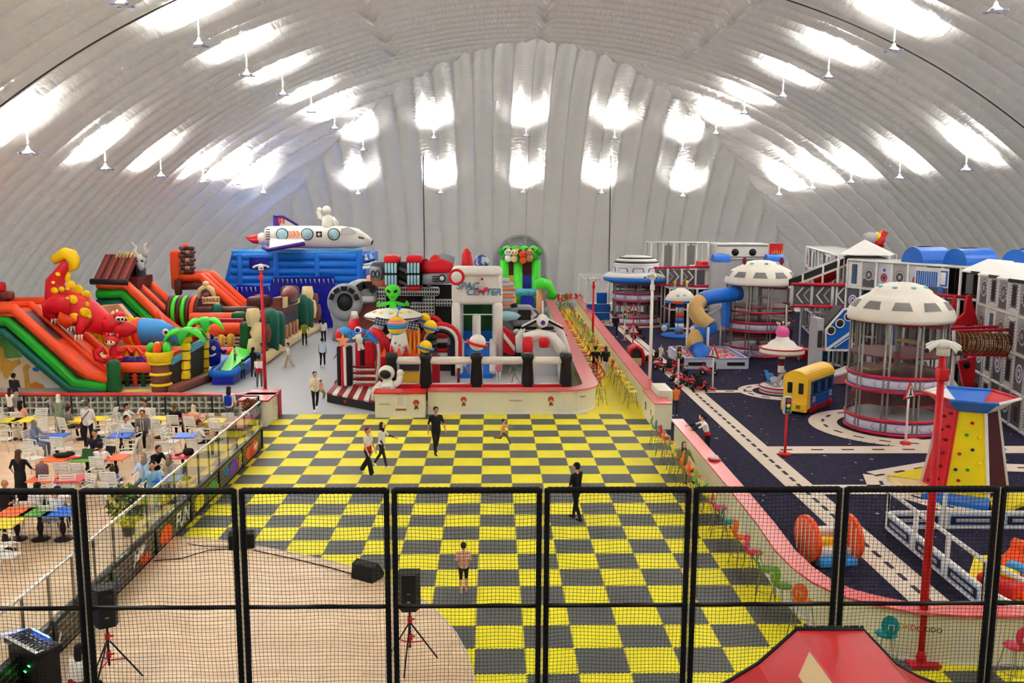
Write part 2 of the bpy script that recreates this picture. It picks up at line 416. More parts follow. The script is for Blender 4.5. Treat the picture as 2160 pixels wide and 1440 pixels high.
# wood of the cafe and the stage
def wood(name, c1, c2, ang=0, wd=.15):
 m = bpy.data.materials.new(name); m.use_nodes = True; nt = m.node_tree; b = nt.nodes['Principled BSDF']
 tc = nt.nodes.new('ShaderNodeTexCoord')
 br = nt.nodes.new('ShaderNodeTexBrick'); br.inputs['Scale'].default_value = 1.0; br.inputs['Brick Width'].default_value = 1.6; br.inputs['Row Height'].default_value = wd
 br.inputs['Mortar Size'].default_value = 0.006; br.inputs['Color1'].default_value = (*lin(c1), 1); br.inputs['Color2'].default_value = (*lin(c2), 1)
 br.inputs['Mortar'].default_value = (*[v * .5 for v in lin(c2)], 1)
 nt.links.new(tc.outputs['Object'], br.inputs['Vector'])
 mp = nt.nodes.new('ShaderNodeMapping'); mp.inputs['Scale'].default_value = (1.2, 14, 1); nt.links.new(tc.outputs['Object'], mp.inputs[0])
 n = nt.nodes.new('ShaderNodeTexNoise'); n.inputs['Scale'].default_value = 1.5; nt.links.new(mp.outputs[0], n.inputs['Vector'])
 mx = nt.nodes.new('ShaderNodeMix'); mx.data_type = 'RGBA'; mx.blend_type = 'MULTIPLY'; mx.inputs[0].default_value = .25
 nt.links.new(br.outputs['Color'], mx.inputs[6]); nt.links.new(n.outputs['Fac'], mx.inputs[7]); nt.links.new(mx.outputs[2], b.inputs['Base Color'])
 b.inputs['Roughness'].default_value = .42
 return m
M_WOOD = wood('cafe oak planks', (246, 214, 176), (230, 196, 160)); M_STAGE = wood('stage planks', (246, 216, 178), (230, 196, 158), wd=.19)
ZC = 0.3                                  # the cafe floor is a low deck
b = MB(); b.xy([(-33, 10), (-8.62, 10), (-8.62, 32.4), (-9.3, 32.5), (-9.3, 35.3), (-10.3, 35.3), (-10.3, 36.2), (-33, 36.2)], 0.0, ZC, M_WOOD); b.struct('floor')
stp = [(-8.46, 12), (-8.46, 22.85)] + [tuple(G(*q).xy) for q in [(440, 1144), (540, 1158), (620, 1175), (680, 1187), (740, 1203), (800, 1226), (860, 1256), (905, 1282), (940, 1318), (962, 1345), (985, 1390), (1000, 1440)]] + [(-.25, 13.5), (-1, 12)]
b = MB(); b.xy(stp[::-1], 0.0, 0.10, M_STAGE); b.struct('floor')
b = MB(); b.tube([(x, y, .105) for x, y in stp[1:-1]], .02, mat('stage edge strip', (225, 215, 205), .5), n=6); b.struct('trim_1')

# ---------------- graffiti board and glass rail of the cafe ----------------
M_BLK = mat('black steel', (16, 16, 17), .45); M_ALU = mat('bright steel rail', (225, 222, 215), .25, metal=.6)
def glass(name, tint=(.95, .97, .96)):
 m = bpy.data.materials.new(name); m.use_nodes = True; nt = m.node_tree; nt.nodes.remove(nt.nodes['Principled BSDF'])
 out = nt.nodes['Material Output']; tr = nt.nodes.new('ShaderNodeBsdfTransparent'); gl = nt.nodes.new('ShaderNodeBsdfGlossy')
 tr.inputs[0].default_value = (*tint, 1); gl.inputs['Roughness'].default_value = .02
 fr = nt.nodes.new('ShaderNodeLayerWeight'); fr.inputs[0].default_value = .5; pw = nt.nodes.new('ShaderNodeMath'); pw.operation = 'POWER'; pw.inputs[1].default_value = 3.6; mx = nt.nodes.new('ShaderNodeMixShader')
 nt.links.new(fr.outputs['Facing'], pw.inputs[0]); nt.links.new(pw.outputs[0], mx.inputs[0]); nt.links.new(tr.outputs[0], mx.inputs[1]); nt.links.new(gl.outputs[0], mx.inputs[2]); nt.links.new(mx.outputs[0], out.inputs[0])
 return m
M_GLASS = glass('rail glass')
def bricky():
 m = bpy.data.materials.new('black board with painted brick joints'); m.use_nodes = True; nt = m.node_tree; b = nt.nodes['Principled BSDF']
 tc = nt.nodes.new('ShaderNodeTexCoord'); mp = nt.nodes.new('ShaderNodeMapping'); mp.inputs['Rotation'].default_value = (PI / 2, 0, PI / 2)
 sp = nt.nodes.new('ShaderNodeSeparateXYZ'); cb = nt.nodes.new('ShaderNodeCombineXYZ'); nt.links.new(tc.outputs['Object'], sp.inputs[0])
 nt.links.new(sp.outputs[1], cb.inputs[0]); nt.links.new(sp.outputs[2], cb.inputs[1])
 br = nt.nodes.new('ShaderNodeTexBrick'); br.inputs['Scale'].default_value = 1; br.inputs['Brick Width'].default_value = .42; br.inputs['Row Height'].default_value = .13; br.inputs['Mortar Size'].default_value = .012
 br.inputs['Color1'].default_value = (*lin((34, 30, 26)), 1); br.inputs['Color2'].default_value = (*lin((46, 40, 32)), 1); br.inputs['Mortar'].default_value = (*lin((150, 138, 104)), 1)
 nt.links.new(cb.outputs[0], br.inputs['Vector']); nt.links.new(br.outputs['Color'], b.inputs['Base Color']); b.inputs['Roughness'].default_value = .4
 return m
M_BRICKY = bricky()
bd = T('graffiti_board', 'long black graffiti board reading FUN below the glass rail', 'board', (-8.5, 10, 0))
b = MB(); b.bx(-.1, 0, 0, 22.2, 0, .72, M_BRICKY); b.obj('panel', bd)
b = MB(); b.bx(-.13, .03, 0, 22.2, .72, .79, M_BLK); b.obj('top_cap', bd, 'black cap along the board')
b = MB(); b.bx(-.11, .02, 0, 22.2, 0, .07, M_BLK); b.obj('base_strip', bd)
for k in range(9):
 y = 22.15 - k * 2.62
 b = MB(); b.bx(-.12, .04, y - .06, y + .05, 0, .76, M_BLK); b.obj('post', bd)
GR = [mat('graffiti ' + n, c, .5) for n, c in dict(orange=(230, 90, 30), red=(200, 40, 30), purple=(90, 50, 170), white=(235, 235, 225), yellow=(225, 215, 40), blue=(40, 130, 210), green=(60, 150, 60)).items()]
def graff(st, y, mt, size, zz=.36):
 text('graffiti_lettering', st, mt, bd, (.012, y - 10, zz), size, (PI / 2 + .02, 0, PI / 2), .004, .25, .9, .012)
graff('FUN', 23.6, GR[3], .62); graff('Fam', 20.9, GR[0], .45, .28); graff('JuMP', 20.6, GR[3], .34, .5); graff('splash', 18.9, GR[2], .42, .3); graff('wow', 19.0, GR[6], .26, .52)
graff('A', 16.0, GR[5], .6, .34); graff('W', 16.4, GR[3], .45, .3); graff('Z', 14.2, GR[1], .6); graff('10', 29.3, GR[4], .6); graff('OOh', 27.6, GR[5], .34, .45); graff('yes', 26.6, GR[4], .4, .25); graff('hey', 31.2, GR[3], .36)
rb = random.Random(5)
for (y0, mts) in ((31.0, (0, 1)), (30.2, (0,)), (28.4, (1, 2)), (26.0, (1, 6)), (25.3, (4,)), (22.2, (0,)), (13.6, (0,))):
 for mt in mts:
  b = MB(); y = y0 - 10 + rb.uniform(-.3, .3)
  P = [(.006, y + (.34 + .12 * rb.random()) * math.cos(a) * 1.2, .33 + (.2 + .08 * rb.random()) * math.sin(a)) for a in [2 * PI * i / 14 for i in range(14)]]
  b.ext(P, (.004 + .002 * mt, 0, 0), GR[mt]); b.obj('painted_shape', bd)
gr = T('glass_railing', 'glass balustrade with bright steel handrail above the graffiti board', 'railing', (-8.56, 10, .79))
b = MB(); b.bx(-.02, .03, 0, 22.25, .93, .98, M_ALU); b.obj('handrail', gr)
for k in range(23):
 y = 22.15 - k * .98
 b = MB(); b.bx(-.02, .015, y - .03, y + .03, 0, .93, mat('dark bronze post', (62, 52, 36), .4)); b.obj('post', gr)
for k in range(8):
 y = 22.2 - k * 2.94; y1 = max(0, y - 2.9)
 if y > .5: b = MB(); b.bx(.03, .042, y1, y, .02, .92, M_GLASS); b.obj('glass_panel', gr)
fr = T('glass_railing', 'low dark-framed railing across the far edge of the cafe', 'railing', (-20, 35.4, ZC))
b = MB(); b.bx(-4.5, 10.6, -.02, .02, .98, 1.02, M_BLK); b.obj('handrail', fr)
for k in range(9): b = MB(); b.bx(-4.5 + k * 1.88, -4.44 + k * 1.88, -.03, .03, 0, 1.0, M_BLK); b.obj('post', fr)
for k in range(8): b = MB(); b.bx(-4.42 + k * 1.88, -2.65 + k * 1.88, -.005, .005, .03, .97, M_GLASS); b.obj('glass_panel', fr)

# ---------------- counters ----------------
M_PINK = mat('pink counter top', (214, 92, 92), .22, var=.03); M_REDT = mat('red counter top', (200, 40, 40), .22, var=.03)
M_CWHITE = mat('cream counter front', (226, 222, 204), .35, var=.03); M_REDP = mat('red panel', (196, 14, 26), .35)
M_WGRID = mat('white lacquered lattice', (226, 224, 216), .4)
def off_poly(P, wd):   # offset polyline to its left by wd
 out = []
 for i, p in enumerate(P):
  a = Vector(P[max(0, i - 1)]); c = Vector(P[min(len(P) - 1, i + 1)]); d = (c - a).normalized()
  out.append((p[0] - d.y * wd, p[1] + d.x * wd))
 return out
def counter(root, P, wtop, h, topm, inset=.12, wb=.35, sgn=1):
 b = MB(); q = off_poly(P, wtop * sgn); n = len(P)
 for i in range(n - 1):
  b.add([(*P[i], h), (*P[i + 1], h), (*q[i + 1], h), (*q[i], h), (*P[i], h - .05), (*P[i + 1], h - .05), (*q[i + 1], h - .05), (*q[i], h - .05)],
              [(0, 1, 2, 3), (4, 7, 6, 5), (0, 4, 5, 1), (3, 2, 6, 7)] + ([(0, 3, 7, 4)] if i == 0 else []) + ([(1, 5, 6, 2)] if i == n - 2 else []), topm)
 b.obj('counter_top', root)
 b = MB(); P2 = off_poly(P, inset * sgn); q = off_poly(P, (inset + wb) * sgn)
 for i in range(n - 1):
  b.add([(*P2[i], 0), (*P2[i + 1], 0), (*q[i + 1], 0), (*q[i], 0), (*P2[i], h - .05), (*P2[i + 1], h - .05), (*q[i + 1], h - .05), (*q[i], h - .05)],
              [(0, 4, 5, 1), (3, 2, 6, 7), (4, 7, 6, 5)] + ([(0, 3, 7, 4)] if i == 0 else []) + ([(1, 5, 6, 2)] if i == n - 2 else []), M_CWHITE)
 b.obj('counter_front', root)
 b = MB(); P3 = off_poly(P, (inset - .015) * sgn)
 for i in range(n - 1): b.bar((*P3[i], .05), (*P3[i + 1], .05), .02, .1, mat('white skirting', (235, 232, 226), .3))
 b.obj('skirting', root)
CT1 = T('bar_counter', 'long cream counter with rounded corner and red top around the space bouncer', 'counter')
Pc = [(-2.75, 37.55)] + [(3.0, 37.6)] + [(3.0 + 1.85 * math.sin(a), 39.45 - 1.85 * math.cos(a)) for a in [PI / 2 * i / 10 for i in range(1, 11)]] + [(4.95, 45), (5.1, 55), (5.3, 66), (5.45, 78)]
counter(CT1, Pc, .72, 1.08, M_PINK)
def emblem(root, x, y, z, rz, s=1.0, kind=0):
 b = MB(); b.T = Matrix.Translation((x, y, z)) @ Matrix.Rotation(rz, 4, 'Z')
 if kind == 0:     # small round red-brown child sticker, generic
  b.cyl((0, 0, .05 * s), (0, -.012, .05 * s), .13 * s, mat('sticker red', (190, 60, 40), .5), n=14)
  b.cyl((0, 0, -.03 * s), (0, -.016, -.03 * s), .07 * s, mat('sticker tan', (215, 160, 110), .5), n=12)
  b.box((0, -.006, -.14 * s), (.12 * s, .012, .12 * s), mat('sticker brown', (110, 50, 30), .5))
  b.box((-.05 * s, -.006, -.22 * s), (.05 * s, .012, .07 * s), mat('sticker brown', (110, 50, 30), .5))
  b.box((.06 * s, -.006, -.2 * s), (.06 * s, .012, .06 * s), mat('sticker brown', (110, 50, 30), .5))
  b.obj('sticker', root)
 else:
  text('logo', 'OKIDOKIDO', mat('logo dark', (60, 40, 30), .5), root, (x, y, z), .1 * s, (PI / 2, 0, rz), .004)
emblem(CT1, -1.2, 37.66, .62, 0); emblem(CT1, 1.05, 37.66, .62, 0, kind=1); emblem(CT1, 2.6, 37.7, .62, 0); emblem(CT1, 3.9, 37.98, .72, .45, kind=1)
CB = T('reception_desk', 'cream desk with red top, notice and sticker left of the bouncer counter', 'desk')
b = MB(); b.bx(-5.0, -2.78, 36.95, 37.85, 1.06, 1.12, M_REDT); b.obj('desk_top', CB)
b = MB(); b.bx(-4.95, -2.83, 37.05, 37.8, 0, 1.06, M_CWHITE); b.obj('desk_body', CB)
b = MB(); b.bx(-4.08, -3.62, 37.03, 37.05, .35, .95, mat('notice sheet', (236, 232, 222), .5)); no = b.obj('notice', CB)
for k in range(9): b = MB(); b.bx(-4.03, -3.67 - .05 * (k % 3), 37.022, 37.03, .9 - k * .045, .91 - k * .045, mat('print grey', (140, 130, 125), .5)); b.obj('text_line', no)
b = MB(); b.bx(-4.08, -3.62, 37.02, 37.03, .33, .4, mat('notice band', (170, 50, 36), .5)); b.obj('notice_band', no)
emblem(CB, -3.2, 37.04, .62, 0); emblem(CB, -4.55, 37.04, .6, 0, .8, kind=1)
CT2 = T('bar_counter', 'long pink-topped counter between the yellow lane and the navy carpet', 'counter')
counter(CT2, [(7.5, 79), (7.1, 60), (6.9, 50), (6.72, 38)], .62, 1.08, M_PINK, sgn=1)
CE = T('reception_desk', 'white end block with stepped pink top between the two lane counters', 'desk')
b = MB(); b.bx(6.6, 7.3, 34.9, 37.6, 0, 1.06, M_CWHITE); b.obj('desk_body', CE)
b = MB(); b.bx(6.57, 7.33, 34.87, 37.7, 1.06, 1.1, M_PINK); b.obj('desk_top', CE)
b = MB(); b.bx(7.0, 7.6, 36.2, 37.9, 0, 1.35, M_CWHITE); b.obj('side_cabinet', CE)
emblem(CE, 6.585, 36.9, .6, -PI / 2, .8); emblem(CE, 6.585, 35.6, .6, -PI / 2, .6)
P2 = [(6.71, 32.19), (6.7, 28), (6.67, 24.2), (6.6, 21), (6.5, 19.2), (6.56, 18.2), (6.72, 17.45), (7.05, 16.8), (7.5, 16.4), (8.2, 16.0), (9.1, 15.85), (10.2, 15.8), (16.5, 15.7)]
CT3 = T('bar_counter', 'near pink-topped counter curving around the corner of the navy carpet', 'counter')
counter(CT3, P2, .46, 1.1, M_PINK, inset=.14, wb=.25)
text('logo', 'OK', mat('logo ochre', (190, 120, 40), .5), CT3, (8.05, 16.1, .75), .16, (PI / 2, 0, -.4), .004)
text('logo', 'DO', mat('logo red', (190, 30, 40), .5), CT3, (8.27, 16.02, .75), .16, (PI / 2, 0, -.35), .004)
text('logo', 'KIDO', mat('logo dark', (60, 40, 30), .5), CT3, (8.55, 15.95, .75), .14, (PI / 2, 0, -.25), .004)
# lattice shelf of shoes
LS = T('shoe_rack', 'long white lattice shoe rack with red top along the far side of the cafe', 'rack')
b = MB(); b.bx(-24, -9.0, 36.55, 37.0, 1.06, 1.12, M_REDT); b.obj('rack_top', LS)
b = MB()
for k in range(54): x = -24 + k * .28; b.bx(x, x + .035, 36.55, 36.95, 0, 1.06, M_WGRID)
for k in range(5): z = .02 + k * .25; b.bx(-24, -9.05, 36.55, 36.95, z, z + .03, M_WGRID)
b.bx(-24, -9.05, 36.95, 36.98, 0, 1.06, mat('lattice back', (205, 205, 198), .6)); b.obj('lattice', LS)
b = MB(); b.bx(-10.2, -9.15, 35.45, 37.6, 0, 1.06, M_CWHITE); b.obj('end_cabinet', LS)
b = MB(); b.bx(-10.3, -9.05, 35.4, 37.65, 1.06, 1.12, M_REDT); b.obj('end_top', LS)
b = MB(); b.bx(-9.15, -9.05, 37.2, 37.65, 0, 1.06, M_REDP); b.obj('red_edge', LS)
rs = random.Random(4); SH = [mat('shoe ' + str(i), c, .6) for i, c in enumerate([(30, 30, 34), (235, 235, 230), (90, 60, 50), (60, 70, 110), (200, 120, 130)])]
for i in range(30):
 x = -23.9 + rs.choice(range(0, 36)) * .28; z = .05 + .25 * rs.choice([0, 1, 2, 3, 3, 2])
 b = MB(); m = rs.choice(SH); b.rbox((.06, 0, .045), (.08, .24, .07), .03, m); b.rbox((.16, 0, .045), (.08, .24, .07), .03, m)
 b.one('shoes', f"pair of {['black', 'white', 'brown', 'blue', 'pink'][SH.index(m)]} shoes in the white lattice rack beside the cafe", 'shoes', 'shoes in the lattice rack', loc=(x + .03, 36.72, z))
# ---------------- stools ----------------
SCOL = {'orange': (226, 100, 30), 'green': (104, 150, 40), 'yellow': (226, 214, 40), 'pink': (206, 52, 84), 'teal': (24, 134, 140), 'red': (200, 52, 48)}
SM = {k: mat('stool shell ' + k, v, .35) for k, v in SCOL.items()}
M_CHR = mat('brushed stool steel', (150, 148, 120), .35, metal=.5)
SEATH = .76
sh_seat = MB(); sh_seat.ell((0, .02, SEATH), (.21, .20, .05), SM['orange'], n=14, m=6)
sh_back = MB()
for k in range(1):
 R = RX(-.22)
 sh_back.ell((0, -.2, SEATH + .27), (.17, .025, .19), SM['orange'], R=R, n=14, m=8)
 sh_back.box((0, -.17, SEATH + .08), (.1, .03, .14), SM['orange'], R=RX(.1))
me_leg = MB(); me_leg.cyl((.12, .12, SEATH - .03), (.23, .23, 0), .011, M_CHR, n=6)
me_ring = MB(); me_ring.tube([(x, y, .28) for x, y in arc(0, 0, .24, 0, 2 * PI, 12)[:-1]], .008, M_CHR, n=5, closed=True)
me_hand = MB(); me_hand.tube([(-.05, -.245, SEATH + .2), (-.05, -.26, SEATH + .31), (.05, -.26, SEATH + .31), (.05, -.245, SEATH + .2)], .008, mat('white handle', (225, 222, 215), .4), n=5)
ST0 = T('bar_stool', 'x', 'stool', (0, 0, 0))
seat0 = sh_seat.obj('seat', ST0); back0 = sh_back.obj('backrest', ST0); me_hand.obj('handle', back0)
lm = me_leg.mesh('leg')
for k in range(4):
 o = bpy.data.objects.new('leg', lm); COL.objects.link(o); o.parent = ST0; o.rotation_euler = (0, 0, k * PI / 2)
me_ring.obj('foot_ring', ST0)
first = [ST0]
def stool(x, y, rz, c, label, group):
 if first: o = first.pop(); o.location = (x, y, .013); o.rotation_euler = (0, 0, rz); o['label'] = label; o['group'] = group; ch = o
 else: o = dup(ST0, (x, y, .013), rz, label, group)
 for a in o.children_recursive:
  if a.name.split('.')[0] in ('seat', 'backrest'):
   a.material_slots[0].link = 'OBJECT'; a.material_slots[0].material = SM[c]
 return o
rc = random.Random(11)
# near counter, front row: the ones one can tell apart
near = [((1625, 1085), 'green', -1.25), ((1640, 1240), 'green', -1.0), ((1700, 1285), 'orange', -.7)]
cols2 = ['green', 'teal', 'pink', 'orange', 'green', 'yellow', 'pink', 'orange', 'orange', 'green', 'yellow', 'pink', 'teal', 'orange', 'pink', 'green']
ys2 = [32.3, 31.5, 30.8, 30.0, 29.0, 28.3, 27.6, 26.9, 26.1, 25.2, 24.2, 23.1, 22.0, 20.9, 19.9, 18.9]
ORD = 'first second third fourth fifth sixth seventh eighth ninth tenth eleventh twelfth thirteenth fourteenth fifteenth sixteenth seventeenth eighteenth nineteenth twentieth'.split()
ORD += ['twenty-' + o for o in ORD[:9]] + ['thirtieth'] + ['thirty-' + o for o in ORD[:9]]
for i, (c, y) in enumerate(zip(cols2, ys2)):
 stool(6.22, y, -PI / 2 + rc.uniform(-.35, .35), c, f'{c} bar stool at the near pink counter, {ORD[i]} from the white end block', 'stools along the near pink counter')
for (x, y, rz, c, lab) in ((6.28, 18.0, -1.2, 'green', 'green bar stool at the start of the curve of the near counter'), (6.45, 17.2, -.7, 'orange', 'orange bar stool at the curve, left of the net post above the red ramp'),
                           (7.55, 15.75, -.15, 'teal', 'teal bar stool in front of the cream curved counter beside its logo'), (9.75, 15.25, .1, 'pink', 'pink bar stool at the right end of the cream counter')):
 stool(x, y, rz, c, lab, 'stools along the near pink counter')
# lane, left side and right side
cl = list(SCOL)
for i in range(34):
 y = 42.2 + i * .98
 stool(5.12 + .0105 * (y - 42) + .15, y, PI / 2 + rc.uniform(-.25, .25), *(lambda c: (c, f'{c} bar stool left of the yellow lane, {ORD[i]} from the rounded counter corner'))(rc.choice(['orange', 'green', 'yellow', 'orange', 'red'])), 'stools on the left of the yellow lane')
for i in range(36):
 y = 38.9 + i * 1.0
 stool(6.35 + .011 * (y - 38), y, -PI / 2 + rc.uniform(-.4, .4), *(lambda c: (c, f'{c} bar stool right of the yellow lane, {ORD[i]} from the white end block'))(rc.choice(['yellow', 'green', 'orange', 'yellow', 'red', 'teal'])), 'stools on the right of the yellow lane')
stool(5.0, 39.6, 1.9, 'yellow', 'yellow bar stool at the rounded corner of the cream counter', 'stools on the left of the yellow lane')
stool(4.95, 41.0, 1.5, 'red', 'reddish bar stool beside the rounded corner of the cream counter', 'stools on the left of the yellow lane')
for i in range(22):
 x = 4.9 + 3.6 * rc.random(); y = 79 + 4.0 * rc.random()
 stool(x, y, rc.uniform(0, 6), *(lambda c: (c, c + ' stool in the crowded group at the far end of the yellow lane'))(rc.choice(['red', 'orange', 'green', 'red'])), 'stools at the far end of the lane')

# ---------------- hanging lamps ----------------
M_LAMP = mat('lamp white', (235, 236, 240), .4); M_LB = mat('lamp blue edge', (140, 152, 214), .4)
LAMP0 = T('hanging_lamp', 'x', 'lamp')
b = MB(); b.lathe([(.05, .35), (.10, .2), (.26, .06), (.30, 0), (.02, -.02)], M_LAMP, n=14); b.obj('reflector', LAMP0)
b = MB()
for k in range(4):
 a = PI / 4 + k * PI / 2; b.box((.31 * math.cos(a), .31 * math.sin(a), .02), (.22, .13, .06), M_LB, rz=a)
b.obj('projector', LAMP0, 'blue-edged projector heads')
b = MB(); b.cyl((0, 0, .3), (0, 0, 1.6), .02, M_LAMP, n=6); b.obj('stem', LAMP0)
lf = [LAMP0]
def lamp(x, y, z, label, vis=True):
 if lf: o = lf.pop(); o.location = (x, y, z); o['label'] = label; o['group'] = 'lamps hung from the dome'
 else: o = dup(LAMP0, (x, y, z), 0, label, 'lamps hung from the dome')
 return o
LB = bpy.data.lights.new('lamp_light', 'SPOT'); LB.energy = LAMP_W; LB.spot_size = math.radians(146); LB.spot_blend = .9; LB.shadow_soft_size = .22; LB.color = (1, .985, .955)
LB2 = LB.copy(); LB2.energy = LAMP_W * .33; LB2.spot_size = math.radians(122); LB3 = LB.copy(); LB3.energy = LAMP_W * .45; LB3.spot_size = math.radians(122)
def light(x, y, z, tx=0, ty=0):
 o = bpy.data.objects.new('lamp_light', LB3 if ty > .6 else LB2 if ty else LB); COL.objects.link(o); o.location = (x, y, z + .45)
 o.rotation_euler = Vector((tx, ty, 1)).to_track_quat('-Z', 'Y').to_euler()
rows = []
def hang(px, py, gap=1.65):      # the depth at which the lamp hangs this far under the membrane
 lo, hi = 15., 86.
 for _ in range(40):
  m = (lo + hi) / 2; p = D(px, py, m); r = math.hypot((p.x - CX) / HW, max(0, (m - Y0C) / LC))
  if r < 1 and prof_z(r) - p.z > gap: lo = m
  else: hi = m
 return p
for rn, l in (('outer left row', [(60, 325), (223, 358), (340, 373), (429, 385), (497, 390), (556, 407)]), ('inner left row', [(258, 12), (420, 97), (521, 160), (597, 201), (657, 237), (706, 272)]),
              ('inner right row', [(2100, 25), (1885, 108), (1747, 165), (1651, 205), (1570, 240), (1510, 283)]), ('outer right row', [(2037, 360), (1897, 377), (1795, 386), (1713, 398), (1643, 412)]),
              ('low row along the end wall', [(756, 410), (930, 408), (1104, 407), (1269, 408), (1440, 415)]), ('upper row at the end wall', [(766, 318), (915, 293), (1110, 288), (1296, 293), (1440, 320)])):
 for i, q in enumerate(l): rows.append((hang(*q, 1.5 if 'wall' not in rn else 1.9), rn, i))
ordn = ['first', 'second', 'third', 'fourth', 'fifth', 'sixth']
for p, rn, i in rows:
 side = 'from the left' if 'end wall' in rn else 'counting from the nearest'
 lamp(p.x, p.y, p.z, f'white hanging dome lamp, {ordn[i]} of the {rn}, {side}')
 dx = p.x - CX; t = (dx / 40, 0) if 'end wall' not in rn else (dx / 60, .45 if 'upper' in rn else .7)
 light(p.x, p.y, p.z, *t)
for x, z in ((CX - 23.9, 10.9), (CX - 15.6, 15.6), (CX + 15.6, 15.6), (CX + 23.9, 10.9)):       # unseen lights added for even light, carrying the rows on over the camera
 for y in (-14, -4, 6, 15, 23) + ((31,) if abs(x - CX) > 20 else ()) + ((40,) if x > CX + 20 else ()):
  light(x, y, z, (x - CX) / 40, 0)
# cables over the membrane
def cable_arc(y, a0, a1, nm):
 b = MB(); P = []
 for i in range(61):
  a = a0 + (a1 - a0) * i / 60; P.append((CX + a * HW, y, prof_z(abs(a)) - .05))
 b.tube(P, .035, mat('grey cable', (70, 70, 68), .5), n=5); b.struct(nm)
cable_arc(37.3, -.97, -.1, 'trim_2'); cable_arc(44, .05, .97, 'trim_3')
for k, px in enumerate((893, 1288)):
 P = []
 for i in range(24):
  py = 330 + i * 11; lo, hi = 66., 88.
  for _ in range(30):
   mid = (lo + hi) / 2; p = D(px + (3 if k == 0 else -4) * (i / 24), py, mid); r = math.hypot((p.x - CX) / HW, max(0, (mid - Y0C) / LC))
   if r < 1 and p.z < prof_z(r): lo = mid
   else: hi = mid
  P.append(p - Vector((0, .12, 0)))
 b = MB(); b.tube(P, .05, mat('grey cable', (70, 70, 68), .5), n=5); b.struct('trim_%d' % (4 + k))

# ---------------- black padded net fence ----------------
M_PAD = mat('black padding', (10, 10, 11), .75, bump=.3, bscale=8); M_NET = mat('black net cord', (20, 18, 16), .8)
FY = 10.0; ZD = 2.85
b = MB(); b.bx(-14, 20, 2.0, 10.35, 0, ZD, mat('deck slab', (60, 60, 62), .8)); b.struct('floor')
FN = T('net_fence', 'black padded fence with black netting across the foreground', 'fence', (0, FY, 0))
postpx = [-170, 172, 506, 825, 1145, 1457, 1772, 2100, 2440]
tz = [D(px, 1026, FY).z for px in postpx]; ztop = D(1080, 1030, FY).z; zmid = D(1080, 1277, FY).z
xs = [D(px, 1150, FY).x for px in postpx]
PR = .036
def pad(p0, p1, r):
 b = MB(); p0 = Vector(p0); p1 = Vector(p1); L = (p1 - p0).length; n = max(2, int(L / .07)); P = []; R = []
 for i in range(n):
  for q, rr in ((.02, .9), (.5, 1), (.98, .9)): P.append(p0.lerp(p1, (i + q) / n)); R.append(r * rr)
 b.tube(P, R, M_PAD, n=10); return b
for i, x in enumerate(xs):
 for s in (-1, 1):
  pad((x + s * .046, 0, ZD), (x + s * .046, 0, ztop), PR).obj('post', FN)
 b = MB(); b.box((x, 0, (ZD + ztop) / 2), (.008, .02, ztop - ZD), mat('galvanised strip', (190, 186, 176), .4)); b.obj('joint_strip', FN)
rn = random.Random(9)
for i in range(len(xs) - 1):
 x0, x1 = xs[i] + .046, xs[i + 1] - .046
 pad((x0, 0, ztop - .02), (x1, 0, ztop - .02), .042).obj('top_rail', FN)
 b = MB(); b.cyl((x0, 0, zmid), (x1, 0, zmid), .026, mat('black rail tube', (14, 14, 15), .35), n=10); b.obj('middle_rail', FN)
 b = MB(); N = 36; M = 58
 ph = rn.uniform(0, 6)
 def wob(x, z): return Vector((x + .006 * math.sin(z * 5 + x * 3 + ph), .02 * math.sin(x * 4 + ph) * math.sin(z * 3), z + .008 * math.sin(x * 7 + z * 2 + ph)))
 for k in range(1, N):
  x = x0 + (x1 - x0) * k / N; b.tube([wob(x, ZD + (ztop - ZD) * q / 14) for q in range(15)], .0026, M_NET, n=3, cap=False)
 for k in range(1, M):
  z = ZD + (ztop - ZD) * k / M; b.tube([wob(x0 + (x1 - x0) * q / 10, z) for q in range(11)], .0026, M_NET, n=3, cap=False)
 b.obj('net', FN)
